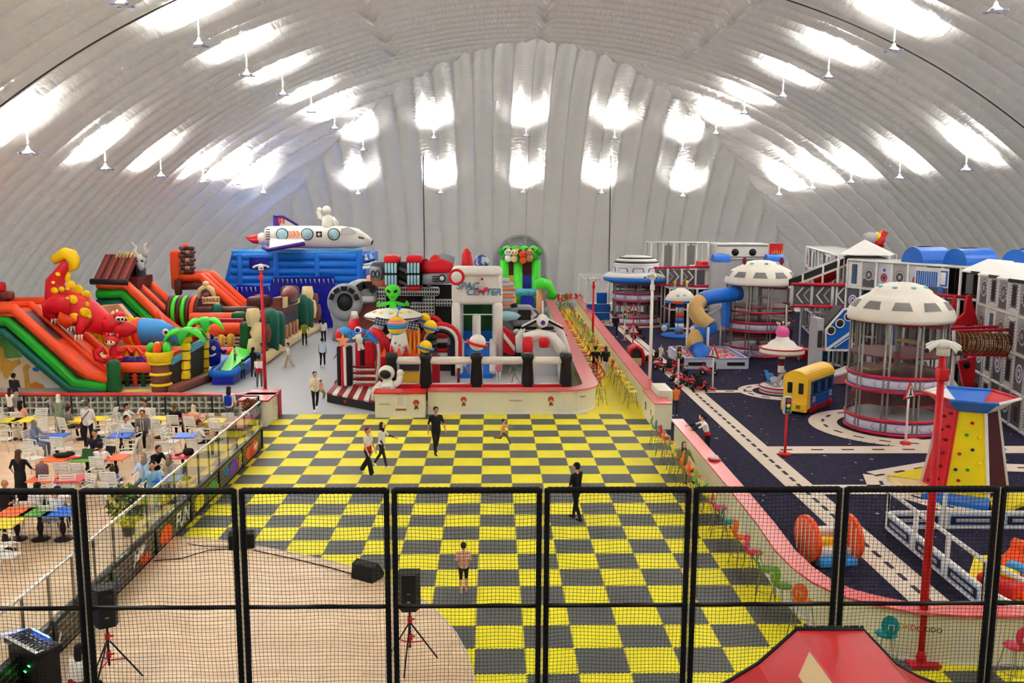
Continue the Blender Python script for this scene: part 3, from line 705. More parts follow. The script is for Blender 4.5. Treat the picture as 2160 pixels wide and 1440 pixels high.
# ================= LEFT: INFLATABLES =================
def dd(l, Y): return [D(a, b, Y) for a, b in l]
def slide(root, px, Y0, Wd, nl, r, layers, lane=V_ORANGE, body=V_BROWN, rail=V_ORANGE, patch=True, ground=0.05, far=True):
 P = [D(a, b, Y0) for a, b in px]
 for k in range(nl + 1):
  y = Wd * k / nl; b = MB(); b.tube([p + Vector((0, y, 0)) for p in P], r * (1 if k in (0, nl) else .75), rail, 10); b.obj('side_rail', root)
 for k in range(nl):
  y0, y1 = Y0 + Wd * k / nl, Y0 + Wd * (k + 1) / nl; b = MB()
  for i in range(len(P) - 1):
   a, c = P[i], P[i + 1]; b.add([(a.x, y0, a.z - .1), (c.x, y0, c.z - .1), (c.x, y1, c.z - .1), (a.x, y1, a.z - .1), (a.x, y0, a.z - .4), (c.x, y0, c.z - .4), (c.x, y1, c.z - .4), (a.x, y1, a.z - .4)],
                                         [(0, 1, 2, 3), (4, 7, 6, 5), (0, 4, 5, 1), (2, 6, 7, 3), (0, 3, 7, 4), (1, 5, 6, 2)], lane)
  la = b.obj('slide_lane', root)
  if patch:
   a, c = P[1], P[2]; b = MB(); q = [a.lerp(c, .12), a.lerp(c, .95)]
   b.add([(q[0].x, y0 + r, q[0].z - .06), (q[1].x, y0 + r, q[1].z - .06), (q[1].x, y1 - r, q[1].z - .06), (q[0].x, y1 - r, q[0].z - .06)], [(0, 1, 2, 3)], V_BROWN); b.obj('dark_patch', la)
 for pxl, m, rr in layers:
  b = MB(); b.tube([p + Vector((0, 0.0, 0)) for p in dd(pxl, Y0)], rr, m, 10); b.obj('side_tube', root)
  b = MB(); b.tube([p + Vector((0, Wd, 0)) for p in dd(pxl, Y0)], rr, m, 10)
  if far: b.obj('side_tube', root)
 b = MB(); poly = [(p.x, p.z - .35) for p in P]; poly += [(P[-1].x, ground), (P[0].x, ground)]
 if layers:
  L = dd(layers[-1][0], Y0); poly = [(p.x, p.z - .35) for p in P] + [(p.x, p.z) for p in L[::-1]]
 b.xz(poly, Y0 + .06, Y0 + Wd - .06, body); b.obj('slide_body', root)
SA = T('inflatable_slide', 'orange, green and teal inflatable slide under the red dinosaur at far left', 'inflatable slide')
slide(SA, [(-90, 652), (28, 650), (108, 722), (165, 772), (190, 790), (228, 800)], 42.6, 3.3, 2, .25,
      [([(-90, 677), (16, 677), (60, 714), (120, 771), (160, 808), (228, 815)], V_GREEN, .26), ([(-90, 700), (8, 700), (50, 736), (110, 788), (150, 820), (226, 824)], V_TEAL, .24)])
b = MB(); b.rbox(tuple(D(241, 795, 42.6)), (.62, .6, 1.75), .25, V_DGREEN); b.obj('end_post', SA)
b = MB()
for i in range(4): p = D(-10 + i * 9, 628 - (i % 2) * 6, 45.5); b.rbox(tuple(p), (.45, .6, .4), .12, V_BRICK if i % 2 else V_BROWN)
b.rbox(tuple(D(2, 605, 45.5)), (.35, .5, .5), .12, V_RED); b.obj('top_rocks', SA, 'dark rocks heaped on the upper platform')
def grille(px0, px1, Y, mt, z0=None):
 pass
# tubes, opening and interior of the jungle bouncer
JB = T('inflatable_bouncer', 'jungle inflatable bouncer with palm posts and a basket of eggs', 'bouncer')
b = MB(); b.puff(D(250, 775, 43.4), D(330, 775, 43.4), .26, V_ORANGE); b.obj('front_tube', JB)
b = MB(); b.puff(D(252, 740, 46.5), D(345, 740, 46.5), .3, V_ORANGE); b.obj('rear_tube', JB)
b = MB(); b.puff(D(250, 829, 42.9), D(330, 829, 42.9), .2, V_YEL); b.obj('base_tube', JB)
M_NETD = mat('dark netting', (52, 44, 38), .8); M_IN = mat('dim olive inside', (96, 84, 34), .6)
b = MB(); a, c = D(258, 826, 44.6), D(330, 785, 44.6); b.bx(a.x, c.x, 44.6, 44.7, a.z, c.z, V_BROWN); b.obj('inner_wall', JB)
for q in (268, 285, 302): b = MB(); p = D(q, 806, 44.0); b.rbox(tuple(p), (.22, .22, .9), .1, V_DGREEN if q != 285 else V_ORANGE); b.obj('inner_post', JB)
b = MB()
for k in range(5): z = .25 + k * .2; p = D(258, 826, 44.4); q = D(325, 826, 44.4); b.bar((p.x, 44.4, z), (q.x, 44.4, z), .03, .03, mat('pale rope', (190, 170, 150), .6))
b.obj('rope_net', JB)
# egg basket tower
eb = D(341, 828, 42.7)
b = MB(); b.T = Matrix.Translation((eb.x, eb.y, 0))
H0 = D(341, 765, 42.7).z
b.lathe([(.42, 0), (.46, .1), (.44, H0 * .45), (.48, H0 * .5), (.44, H0 * .55), (.42, H0)], V_BRICK, 14); b.obj('basket_trunk', JB)
for k in range(3):
 b = MB(); b.T = Matrix.Translation((eb.x, eb.y, .3 + k * .52)); b.lathe([(.45, 0), (.52, .02), (.52, .1), (.45, .14)], V_YEL, 16); b.obj('yellow_ring', JB)
b = MB(); b.T = Matrix.Translation((eb.x, eb.y, H0)); b.lathe([(.3, 0), (.55, .06), (.62, .35), (.66, .55), (.56, .58), (.5, .45)], V_YEL, 18); bk = b.obj('basket', JB)
for i, (dx, dy, m) in enumerate(((-.35, -.1, V_LIME), (0, -.3, V_ORANGE), (.35, -.05, V_LIME), (.05, .25, V_RED), (-.15, .2, V_YEL), (.25, .25, V_GREEN))):
 b = MB(); b.T = Matrix.Translation((eb.x, eb.y, H0)); b.ell((dx, dy, .72), (.22, .22, .3), m, n=12); b.obj('egg', bk)
# palm posts
def palm(root, px, pyb, pyt, Y, sc=1.0):
 base = D(px, pyb, Y); top = D(px, pyt, Y)
 n = 5; b = MB(); P = []; R = []
 for i in range(n):
  for q, rr in ((0.02, .2), (.5, .24), (.95, .2)): P.append(base.lerp(top, (i + q) / n)); R.append(rr * sc)
 b.tube(P, R, V_YEL, 10); tr = b.obj('palm_trunk', root)
 for i in range(n): b = MB(); p = base.lerp(top, (i + .0) / n + .02); b.cyl(p, p + Vector((0, 0, .06)), .22 * sc, V_BROWN, n=10); b.obj('dark_band', tr)
 b = MB(); b.ell(top + Vector((0, 0, .15)), (.3 * sc, .3 * sc, .22 * sc), V_YEL); b.obj('palm_heart', root)
 for k in range(6):
  a = k * PI / 3 + .3 + px; d = Vector((math.cos(a), math.sin(a), 0)); b = MB(); s = d.cross(Vector((0, 0, 1)))
  P = [top + Vector((0, 0, .2)) + d * (sc * 1.1 * t) + Vector((0, 0, sc * (.5 * math.sin(PI * t * .8) - .45 * t * t))) for t in [i / 6 for i in range(7)]]
  b.tube(P, [.1 * sc, .26 * sc, .34 * sc, .34 * sc, .26 * sc, .16 * sc, .05 * sc], V_LIME if k % 2 else V_GREEN, 8, ry=.45)
  b.obj('palm_leaf', root)
palm(JB, 392, 822, 722, 43.4, 1.0); palm(JB, 432, 798, 698, 46.6, 1.0)
for (x0, yb0, yt0, Y0_, x1, yb1, yt1, Y1_) in ((358, 832, 770, 42.8, 388, 822, 752, 43.4), (396, 820, 745, 43.5, 430, 800, 725, 46.4)):
 a, c, e, f = D(x0, yb0, Y0_), D(x1, yb1, Y1_), D(x1, yt1, Y1_), D(x0, yt0, Y0_)
 b = MB(); b.ext([a, c, e, f], (-.04, 0.02, 0), M_NETD); b.obj('side_netting', JB)
 b = MB(); up = (f - a) * .22; b.ext([a, c, c + up, a + up], (.12, 0, 0), mat('jungle print', (120, 150, 70), .5, var=.5, scale=3)); b.obj('printed_base', JB)
 up = (f - a) * .2; b = MB(); b.ext([f, e, e + up, f + up], (.12, 0, 0), mat('toucan print', (80, 160, 190), .5, var=.6, scale=4)); b.obj('printed_band', JB)
b = MB(); b.puff(G(362, 833) + Vector((0, 0, .22)), G(470, 797) + Vector((-.2, .3, .22)), .26, V_BRICK); b.obj('side_tube', JB)
# squirrel figure on the bouncer
def figure_ball(root, name, parts, label=None):
 b = MB()
 for c, r, m in parts: b.ell(c, r, m, n=12)
 return b.obj(name, root, label)
SQ = T('inflatable_squirrel', 'red inflatable squirrel with cream tail sitting on the jungle bouncer', 'inflatable figure', tuple(D(243, 755, 43.6)))
b = MB(); b.ell((0, 0, .25), (.28, .25, .38), V_RED); b.ell((-.2, -.15, .0), (.2, .28, .14), V_RED); b.ell((.22, -.15, .0), (.2, .28, .14), V_RED); b.ell((.3, -.1, .35), (.2, .12, .12), V_RED); b.obj('body', SQ)
b = MB(); b.ell((-.1, -.05, .85), (.36, .3, .26), V_RED); b.ell((-.35, 0, 1.1), (.1, .06, .16), V_RED); b.ell((.15, 0, 1.1), (.1, .06, .16), V_RED); hd = b.obj('head', SQ)
b = MB(); b.ell((-.1, -.24, .8), (.26, .16, .15), V_CREAM); b.obj('muzzle', hd)
for s in (-.12, .1): b = MB(); b.ell((s - .1, -.36, .85), (.05, .03, .06), V_BLACK); b.obj('eye', hd)
b = MB(); b.tube([(-.2, .1, 0), (-.55, 0, -.15), (-.85, 0, 0), (-.9, 0, .3), (-.6, 0, .42), (-.45, 0, .2)], [.1, .16, .2, .22, .18, .08], V_RED, 10); b.obj('tail', SQ)
b = MB(); b.tube([(-.25, -.1, .02), (-.5, -.14, .1), (-.62, -.15, .25), (-.5, -.14, .3)], [.08, .12, .1, .05], V_CREAM, 8); b.obj('tail_tip', SQ)
SP = T('inflatable_bouncer', 'low red bouncer with gable shapes and purple spider behind the squirrel', 'bouncer')
for q in (268, 288):
 p = D(q, 750, 45); b = MB(); b.xz([(p.x - .35, p.z - .3), (p.x + .35, p.z - .3), (p.x + .3, p.z + .1), (p.x, p.z + .42), (p.x - .3, p.z + .1)], 45, 45.2, V_ORANGE); g = b.obj('gable', SP)
 b = MB(); b.xz([(p.x - .15, p.z - .1), (p.x + .15, p.z - .1), (p.x, p.z + .25)], 44.96, 45, V_YEL); b.obj('gable_window', g)
b = MB(); p = D(278, 760, 44.4); b.ell(p, (.55, .3, .22), V_PURPLE)
for k in range(4): b.tube([p + Vector((0, 0, .1)), p + Vector((.4 * (k - 1.5), -.2, .2)), p + Vector((.62 * (k - 1.5), -.3, -.25))], .07, V_PURPLE, 6)
b.obj('spider', SP)
b = MB(); p = D(290, 790, 45.4); b.bx(p.x - 1.7, p.x + 1.6, 45.2, 48.5, 0, 1.35, V_ORANGE); b.obj('bouncer_base', SP)
# the red dinosaur
DN = T('inflatable_dinosaur', 'giant red inflatable dinosaur with yellow spots leaning down the left slide', 'inflatable dinosaur')
YD = 44.6
def q3(px, py, dy=0): return D(px, py, YD + dy)
b = MB(); P = [(142, 553), (132, 570), (116, 595), (118, 618), (140, 640), (165, 655), (190, 668), (215, 682), (228, 690)]
b.tube([q3(*p) for p in P], [.2, .3, .44, .58, .74, .86, .8, .6, .5], V_RED, 16); b.obj('body', DN)
b = MB(); b.ell(q3(238, 683), (.68, .62, .52), V_RED, n=18); b.ell(q3(262, 694, -.2), (.62, .55, .4), V_RED, n=16); b.ell(q3(240, 706, -.1), (.45, .5, .22), V_RED, R=(0, .5, 0), n=14); b.ell(q3(252, 666, -.2), (.28, .3, .22), V_RED); hd = b.obj('head', DN)
for (x, y) in ((238, 658), (246, 655)): b = MB(); b.tube([q3(x, y + 5), q3(x + 1, y - 3)], [.14, .02], V_CREAM, 8); b.obj('horn', hd)
for x in (249, 257): b = MB(); b.ell(q3(x, 673, -.62), (.15, .1, .14), V_WHITE); e = b.obj('eye', hd); b = MB(); b.ell(q3(x + 1, 673, -.74), (.06, .04, .07), V_BLACK); b.obj('pupil', e)
b = MB(); b.ell(q3(264, 674, -.5), (.08, .1, .08), V_BLACK); b.obj('nostril', hd)
for k in range(5): b = MB(); b.tube([q3(234 + k * 5, 703 - k, -.55), q3(234 + k * 5, 709 - k, -.55)], [.07, .01], V_WHITE, 6); b.obj('tooth', hd)
for (l, rr) in (([(150, 645), (120, 640), (104, 650), (103, 662), (116, 672)], [.5, .5, .42, .28, .2]), ([(180, 668), (172, 690), (166, 706)], [.38, .28, .2]), ([(150, 665), (140, 680), (150, 688)], [.6, .45, .25])):
 b = MB(); b.tube([q3(*p, -.7) for p in l], rr, V_RED if l[0][0] != 150 or l[0][1] != 665 else V_ORANGE, 12); lg = b.obj('leg', DN)
 for k in (-1, 0, 1):
  p = q3(*l[-1], -.85); b = MB(); b.tube([p + Vector((k * .14, 0, 0)), p + Vector((k * .18 + .03, -.08, -.28))], [.07, .01], V_WHITE, 6); b.obj('claw', lg)
b = MB(); b.tube([q3(120, 556, .1), q3(118, 548, .1), q3(127, 541, .1), q3(138, 534), q3(150, 538), (q3(157, 550)), q3(155, 562), q3(146, 572)], [.15, .3, .28, .3, .32, .3, .24, .06], V_YEL, 12); b.obj('tail_fin', DN)
for (x, y, s) in ((140, 582, .34), (149, 601, .32), (165, 611, .34), (182, 622, .32)): b = MB(); b.ell(q3(x, y), (s * .75, .12, s * .75), V_YEL, R=(0, -.6, 0)); b.obj('spine_plate', DN)
for (x, y, s, dy) in ((122, 578, .13, -.42), (130, 610, .16, -.55), (115, 613, .2, -.6), (142, 609, .1, -.62), (153, 631, .26, -.8), (142, 629, .1, -1), (126, 629, .1, -.9), (183, 641, .14, -.8), (180, 659, .3, -.8), (188, 667, .14, -.8), (157, 670, .32, -.8), (112, 596, .1, -.5)):
 b = MB(); b.ell(q3(x, y, dy), (s, .08, s * .85), V_YEL, R=(0, .4, 0), n=10); b.obj('yellow_spot', DN)
# mural
MU = T('mural_wall', 'printed wall of cartoon dinosaurs below the left slide', 'mural', (0, 0, 0))
YM = 43.6
a, c = D(-60, 826, YM), D(150, 700, YM)
b = MB(); b.xz([(p.x, p.z) for p in dd([(-60, 828), (150, 828), (118, 790), (70, 745), (20, 700), (-60, 696)], YM)], YM, YM + .08, mat('mural cream', (238, 214, 186), .5, var=.1)); b.obj('panel', MU)
def mur(l, m, dy=.0, nm='painted_shape'):
 b = MB(); p = dd(l, YM - .02 - dy); b.ext(p, (0, .02, 0), m); b.obj(nm, MU)
MG = mat('mural green', (96, 160, 70), .5, var=.3); MO = mat('mural ochre', (214, 160, 60), .5, var=.15); MBl = mat('mural sky', (130, 200, 220), .5); MO2 = mat('mural orange', (214, 120, 50), .5)
mur([(-60, 700), (22, 702), (60, 740), (40, 755), (-60, 745)], MBl, .0); mur([(-20, 720), (0, 708), (25, 722), (40, 745), (48, 752), (20, 756), (-20, 750)], MG, .01)
mur([(0, 770), (12, 756), (25, 762), (40, 757), (44, 766), (30, 776), (14, 800), (8, 795)], MO, .02); mur([(-10, 735), (0, 730), (8, 735), (10, 750), (0, 790), (-10, 800)], MO, .03)
mur([(54, 828), (50, 790), (47, 775), (55, 768), (64, 773), (58, 780), (62, 808), (75, 804), (92, 812), (100, 828)], MO, .02); mur([(62, 812), (75, 806), (90, 812), (98, 826), (70, 826)], MO2, .03)
mur([(68, 776), (78, 773), (86, 779), (78, 784), (70, 782)], mat('mural blue', (20, 130, 210), .5), .02); mur([(70, 800), (110, 800), (136, 826), (100, 826)], mat('mural pale', (225, 226, 220), .5), .01)
# ---- slide B with cabin ----
SB = T('inflatable_slide', 'orange double inflatable slide with a dark tiled cabin roof on top', 'inflatable slide')
slide(SB, [(206, 600), (266, 600), (340, 670), (382, 702), (410, 712)], 57, 3.4, 2, .3, [([(206, 620), (260, 620), (325, 682), (360, 712), (410, 730)], V_GREEN, .32), ([(206, 640), (252, 640), (310, 695), (350, 725), (410, 745)], V_TEAL, .3)])
def roofmat():
 return mat('cabin roof planks', (128, 56, 50), .5, var=.35, scale=2.2)
YB = 57.2
ridgeL, ridgeR, evL, evR = D(222, 536, YB + 1.7), D(292, 538, YB + 1.7), D(196, 590, YB - .3), D(268, 592, YB - .3)
b = MB(); n = 12
for i in range(n):
 t0, t1 = i / n, (i + .92) / n; m = [V_BRICK, mat('roof red plank', (170, 70, 62), .5), mat('roof dark plank', (84, 38, 36), .5)][i % 3]
 b.ext([ridgeL.lerp(ridgeR, t0), ridgeL.lerp(ridgeR, t1), evL.lerp(evR, t1), evL.lerp(evR, t0)], (0, .1, -.12), m)
b.obj('roof', SB)
b = MB(); b.ext([ridgeL, ridgeR, D(312, 585, YB + 3.6), D(240, 585, YB + 3.6)], (0, 0, -.1), V_BROWN); b.obj('roof', SB)
b = MB(); b.tube([evL + Vector((-.1, -.1, -.1)), evR + Vector((.1, -.1, -.1))], .2, V_BLACK, 8); b.obj('eave', SB)
for k in range(6): b = MB(); p = D(248 + k * 7.5, 538, YB + 1.6); b.rbox(tuple(p), (.14, .3, .4), .06, V_CREAM, R=RY(.4)); b.obj('ridge_bone', SB)
b = MB(); b.bx(evL.x + .5, evR.x + .3, YB + .6, YB + 3.2, evL.z - .6, evL.z + .1, V_BROWN); b.obj('cabin_wall', SB)
SK = T('inflatable_skull', 'white horned bull skull standing at the end of the cabin roof', 'inflatable figure', tuple(D(297, 560, YB + 1.8)))
b = MB(); b.rbox((0, 0, -.5), (.6, .5, 1.1), .25, V_DGREY); b.obj('neck', SK)
b = MB(); b.ell((0, 0, .35), (.42, .35, .42), V_LGREY); b.ell((.08, -.2, .02), (.24, .25, .35), V_LGREY); sk = b.obj('skull', SK)
for s in (-.12, .22): b = MB(); b.ell((s, -.32, .32), (.09, .06, .07), V_BLACK); b.obj('eye_socket', sk)
for s in (-1, 1): b = MB(); b.tube([(s * .25, 0, .6), (s * .42, 0, .95), (s * .25, 0, 1.25), (s * .5, 0, 1.55)], [.2, .16, .1, .02], V_WHITE, 10); b.obj('horn', SK)
# ---- slide C with chimney ----
SC_ = T('inflatable_slide', 'orange inflatable slide with a brick chimney tower, left of the blue slide', 'inflatable slide')
slide(SC_, [(380, 586), (424, 584), (470, 625), (500, 652), (522, 668)], 63, 2.6, 2, .32, [([(380, 603), (424, 603), (462, 640), (500, 672)], V_BROWN, .3)])
b = MB(); p0 = D(372, 612, 63.4); p1 = D(372, 527, 63.4); b.rbox(((p0.x + p1.x) / 2, 63.4, (p0.z + p1.z) / 2), (.75, .8, p1.z - p0.z), .3, V_ORANGE); b.rbox(tuple(D(392, 525, 63.4)), (.6, .6, .8), .25, V_ORANGE); b.obj('tower_back', SC_)
b = MB()
for r_ in range(7):
 for k in range(3):
  p = D(384 + k * 10 + (r_ % 2) * 3, 523 + r_ * 8.3, 62.9); b.rbox(tuple(p), (.37, .45, .27), .1, [V_BRICK, V_BROWN, V_DGREY, V_SKIN][(r_ * 2 + k) % 4])
b.obj('chimney_bricks', SC_, 'brown brick chimney')
b = MB(); b.rbox(tuple(D(376, 605, 62.8)), (.5, .5, 1.2), .2, V_BROWN); b.obj('base_block', SC_)
# striped tunnel and vulture sign
TN = T('inflatable_tunnel', 'green and brown striped inflatable tunnel left of the vulture sign', 'inflatable tunnel')
pa, pb = D(360, 640, 59), D(428, 640, 59)
for k in range(7):
 b = MB(); x0 = lerp(pa.x, pb.x, k / 7); x1 = lerp(pa.x, pb.x, (k + 1) / 7); r = 1.15
 b.T = Matrix.Translation((0, 59, pa.z - .6)); b.tube([(x0, 0, 0), (x0 + .05, 0, 0), (x1 - .05, 0, 0), (x1, 0, 0)], [r * .93, r, r, r * .93], [V_BROWN, V_LIME, V_BROWN, V_LIME, V_BROWN, V_ORANGE, V_BROWN][k], 20); b.obj('tunnel_ring', TN)
b = MB(); b.bx(pa.x, pb.x + 4.5, 58.6, 60.6, 0, pa.z - 1.2, V_BRICK); b.obj('tunnel_base', TN)
VU = T('inflatable_vulture', 'hunched brown vulture with cream ruff above the JUNGLE sign', 'inflatable figure', tuple(D(437, 618, 58.4)))
b = MB(); b.ell((0, 0, 0), (.5, .4, .5), V_BROWN); b.ell((0, -.3, -.1), (.28, .2, .2), V_BRICK); b.obj('body', VU)
b = MB(); b.tube([(-.45, -.1, -.3), (-.35, -.2, .25), (0, -.2, .5), (.35, -.2, .25), (.5, -.1, -.3)], [.14, .2, .2, .2, .14], V_CREAM, 10); b.obj('ruff', VU)
b = MB(); b.ell((0, -.2, .62), (.22, .25, .2), V_CREAM); b.obj('head', VU)
SG = T('sign_board', 'cream sign reading JUNGLE under the vulture', 'sign', tuple(D(445, 633, 58)))
b = MB(); b.rbox((0, 0, 0), (1.15, .1, .5), .05, V_CREAM); b.obj('board', SG); b = MB(); b.rbox((0, .2, -.65), (1.0, .3, .9), .1, V_BRICK); b.obj('support', SG)
text('lettering', 'JUNGLE', mat('sign red', (150, 30, 30), .5), SG, (0, -.055, 0), .3, offset=.008)
def cactus(px, py, Y, h, r, lab, m=V_TEAL):
 p = D(px, py, Y); b = MB(); n = 12; 
 prof = [(r * .6, 0), (r, .1 * h), (r * 1.05, .5 * h), (r * .9, .85 * h), (r * .5, .97 * h), (.02, h)]
 o = len(b.v); b.lathe(prof, m, 20)
 b.v = [((x * (1.12 if i % 2 else .94)), (y * (1.12 if i % 2 else .94)), z) for i, (x, y, z) in enumerate(b.v)]
 return b.one('inflatable_cactus', lab, 'inflatable cactus', loc=tuple(p))
cactus(458, 664, 57.0, .72, .3, 'ribbed green inflatable cactus to the right of the JUNGLE sign')
# horizontal orange tubes and green posts
OF = T('inflatable_fence', 'orange tubes between dark green posts in front of the western bouncer', 'inflatable fence')
for (x0, x1, py, Y, r) in ((400, 500, 670, 56, .33), (415, 512, 693, 53.5, .36), (455, 512, 742, 51.5, .3), (395, 470, 700, 53.5, .3)):
 b = MB(); b.puff(D(x0, py, Y), D(x1, py, Y), r, V_ORANGE if Y != 56 else V_ORANGE); b.obj('tube', OF)
b = MB(); b.puff(D(415, 655, 57.5), D(545, 655, 57.5), .28, V_BROWN); b.obj('tube', OF)
for (x, yt, yb, Y, w_) in ((505, 657, 690, 56, .9), (521, 678, 748, 51.8, .75), (487, 703, 730, 52.5, .5), (467, 705, 730, 52.5, .5)):
 p0, p1 = D(x, yb, Y), D(x, yt, Y); b = MB(); b.rbox(((p0.x + p1.x) / 2, Y, (p0.z + p1.z) / 2), (w_, w_, p1.z - p0.z), .25, V_DGREEN if w_ > .6 else V_OCHRE); b.obj('post', OF)
b = MB(); b.bx(D(410, 740, 54).x, D(515, 740, 54).x, 53.9, 54.3, 0, 2.2, V_CRIMSON); b.obj('back_wall', OF)
for k in range(4): b = MB(); b.puff(D(440, 712 + k * 8, 53.2), D(512, 712 + k * 8, 53.2), .06, V_LGREY); b.obj('rope', OF)
# blue armadillo fish on top
FI = T('inflatable_fish', 'blue inflatable armadillo fish with orange stripe behind the egg basket', 'inflatable figure', tuple(D(325, 705, 48)))
b = MB(); P = [(-1.6, 0, -.1), (-1.2, 0, .05), (-.5, 0, .15), (.3, 0, .1), (1.0, 0, -.05), (1.45, 0, -.25)]
b.tube(P[:2], [.5, .62], V_ORANGE, 16); b.tube(P[1:5], [.62, .75, .72, .5], V_LBLUE, 16); b.tube(P[4:], [.5, .12], V_LBLUE, 16); bo = b.obj('body', FI)
b = MB(); b.tube([(-.95, 0, .1), (-.6, 0, .14)], [.76, .8], V_ORANGE, 16); b.obj('stripe', bo); b = MB(); b.tube([(-1.15, 0, .1), (-1.0, 0, .12)], [.72, .76], V_YEL, 16); b.obj('stripe', bo)
b = MB(); b.ell((.85, -.6, .2), (.2, .1, .2), V_WHITE); e = b.obj('eye', FI); b = MB(); b.ell((.9, -.69, .2), (.09, .04, .09), V_BLACK); b.obj('pupil', e)
for k in range(4): b = MB(); b.ell((-1.6 + k * .35, .1, .75 - .03 * k), (.22, .1, .25), V_YEL, R=(0, .3, 0)); b.obj('spine', FI)
b = MB(); b.ext([(.0, .2, .6), (.5, .2, .6), (.15, .2, 1.25)], (0, .3, 0), V_ORANGE); b.obj('dorsal_fin', FI)
UM = T('inflatable_umbrella', 'small yellow and orange striped umbrella left of the blue fish', 'inflatable figure', tuple(D(211, 706, 46.8)))
for k in range(10):
 b = MB(); a = k * PI / 5; b.ext([(0, -.1, .1), (.65 * math.cos(a), 0, .65 * math.sin(a)), (.65 * math.cos(a + PI / 5), 0, .65 * math.sin(a + PI / 5))], (0, .12, 0), V_YEL if k % 2 else V_OCHRE); b.obj('panel', UM)
RK = T('inflatable_rock_wall', 'brown and tan rock wall between the two orange slides', 'inflatable wall')
b = MB(); b.xz([(p.x, p.z) for p in dd([(210, 645), (250, 642), (300, 700), (300, 740), (200, 740)], 50)], 50, 50.5, V_SKIN); b.obj('rock_face', RK)
for (x, y) in ((188, 690), (198, 688), (192, 700)): b = MB(); b.ell(D(x, y, 47.5), (.25, .2, .35), V_DGREEN); b.obj('bush', RK)
# ---- blue monster and water slide ----
BM = T('inflatable_monster', 'dark blue smiling inflatable monster at the water slide', 'inflatable figure', tuple(D(449, 755, 47.5)))
b = MB(); b.lathe([(.35, -.4), (.42, 0), (.45, .5), (.38, .8), (.2, 1.0), (.02, 1.05)], V_NAVY, 16); b.tube([(0, 0, 1.0), (.02, 0, 1.2), (-.05, 0, 1.3)], [.08, .1, .04], V_NAVY, 8); b.obj('body', BM)
for s in (-.18, .18): b = MB(); b.ell((s, -.38, .6), (.12, .07, .13), V_WHITE); b.obj('eye', BM)
b = MB(); b.tube([(-.3, -.38, .3), (-.1, -.46, .2), (.12, -.46, .2), (.3, -.38, .3)], .05, V_WHITE, 6); b.obj('mouth', BM)
for s in (-1, 1): b = MB(); b.tube([(s * .35, 0, .5), (s * .65, -.1, .3), (s * .75, -.2, .45)], .09, V_NAVY, 8); b.obj('arm', BM)
WS = T('inflatable_water_slide', 'small blue and green inflatable slide beside the blue monster', 'inflatable slide')
g = [G(448, 812), G(492, 812), G(545, 770), G(500, 765)]
b = MB(); b.xy([(p.x, p.y) for p in g], .02, .55, V_NAVY); b.obj('base', WS)
b = MB(); b.tube([p + Vector((0, 0, .58)) for p in g], .17, V_BLUE, 10, closed=True); b.obj('rim', WS)
b = MB(); b.ext([g[0].lerp(g[3], .1) + Vector((.3, 0, .6)), g[1] + Vector((-.2, 0, .6)), g[2] + Vector((-.3, 0, .75)), g[3] + Vector((-.1, 0, .9))], (0, 0, .08), V_LIME); b.obj('green_pool', WS)
b = MB(); b.ext([D(440, 790, 45.5), D(470, 790, 45.2), D(502, 752, 49.8), D(462, 752, 50)], (0, 0, .1), V_LBLUE); b.obj('slide_lane', WS)
for k in range(5): b = MB(); p = D(450 + k * 9, 782 - k * 6.5, 46.5 + k * .7); q = D(478 + k * 7, 782 - k * 6.5, 46.5 + k * .7); b.cyl(p, q, .05, V_PALE, n=6); b.obj('step_ridge', WS)
# ---- western facade ----
WF = T('inflatable_bouncer', 'western inflatable bouncer with saloon front, cacti and cream pillars', 'bouncer')
XW = -13.2
def wy(px): # depth where the facade plane X=XW is seen at px
 return None
def col(px, pyb, pyt, Y, w_, m, nm, puffs=0):
 p0, p1 = D(px, pyb, Y), D(px, pyt, Y); h = p1.z - p0.z
 b = MB()
 if puffs:
  P = []; R = []
  for i in range(puffs):
   for q, rr in ((.03, .78), (.5, 1), (.97, .78)): P.append((p0.x + .1 * (1 if i % 2 else -1), Y, p0.z + h * (i + q) / puffs)); R.append(w_ / 2 * rr)
  b.tube(P, R, m, 12)
 else: b.rbox((p0.x, Y, p0.z + h / 2), (w_, w_, h), w_ * .35, m)
 return b.obj(nm, WF)
col(541, 752, 650, 50.6, .85, V_CREAM, 'pillar', 3); col(654, 700, 603, 64.5, .9, V_CREAM, 'pillar', 3)
col(556, 750, 655, 51.6, .8, V_BRICK, 'rock_post', 3); col(666, 698, 618, 65, .8, V_BRICK, 'rock_post', 3)
for (x, yb, yt, Y) in ((573, 738, 650, 53), (586, 730, 655, 54.8), (637, 690, 620, 62), (648, 690, 628, 63)):
 p0, p1 = D(x, yb, Y), D(x, yt, Y); b = MB(); b.T = Matrix.Translation((p0.x, Y, p0.z)); h = p1.z - p0.z
 b.lathe([(.45, 0), (.5, h * .5), (.5, h * .85), (.3, h * .97), (.02, h)], V_TEAL, 14); b.obj('cactus', WF)
a = D(592, 728, 55.8); c = D(628, 705, 60.6); e = D(628, 618, 60.6); f = D(592, 628, 55.8)
b = MB(); b.ext([a, c, e, f], (-.5, 0, 0), V_BRICK); b.obj('saloon_front', WF)
def fq(u, v, o=.05): p = a.lerp(c, u).lerp(f.lerp(e, u), v); return p + Vector((o, 0, 0))
b = MB(); b.ext([fq(.1, .1), fq(.9, .1), fq(.9, .62), fq(.1, .62)], (.03, 0, 0), V_DGREY); b.obj('dark_opening', WF)
b = MB(); b.ext([fq(.05, .78), fq(.95, .78), fq(.95, 1.0), fq(.05, 1.0)], (.15, 0, 0), V_CREAM); sb = b.obj('saloon_sign', WF)
dirn = (c - a).normalized(); ang = math.atan2(dirn.y, dirn.x)
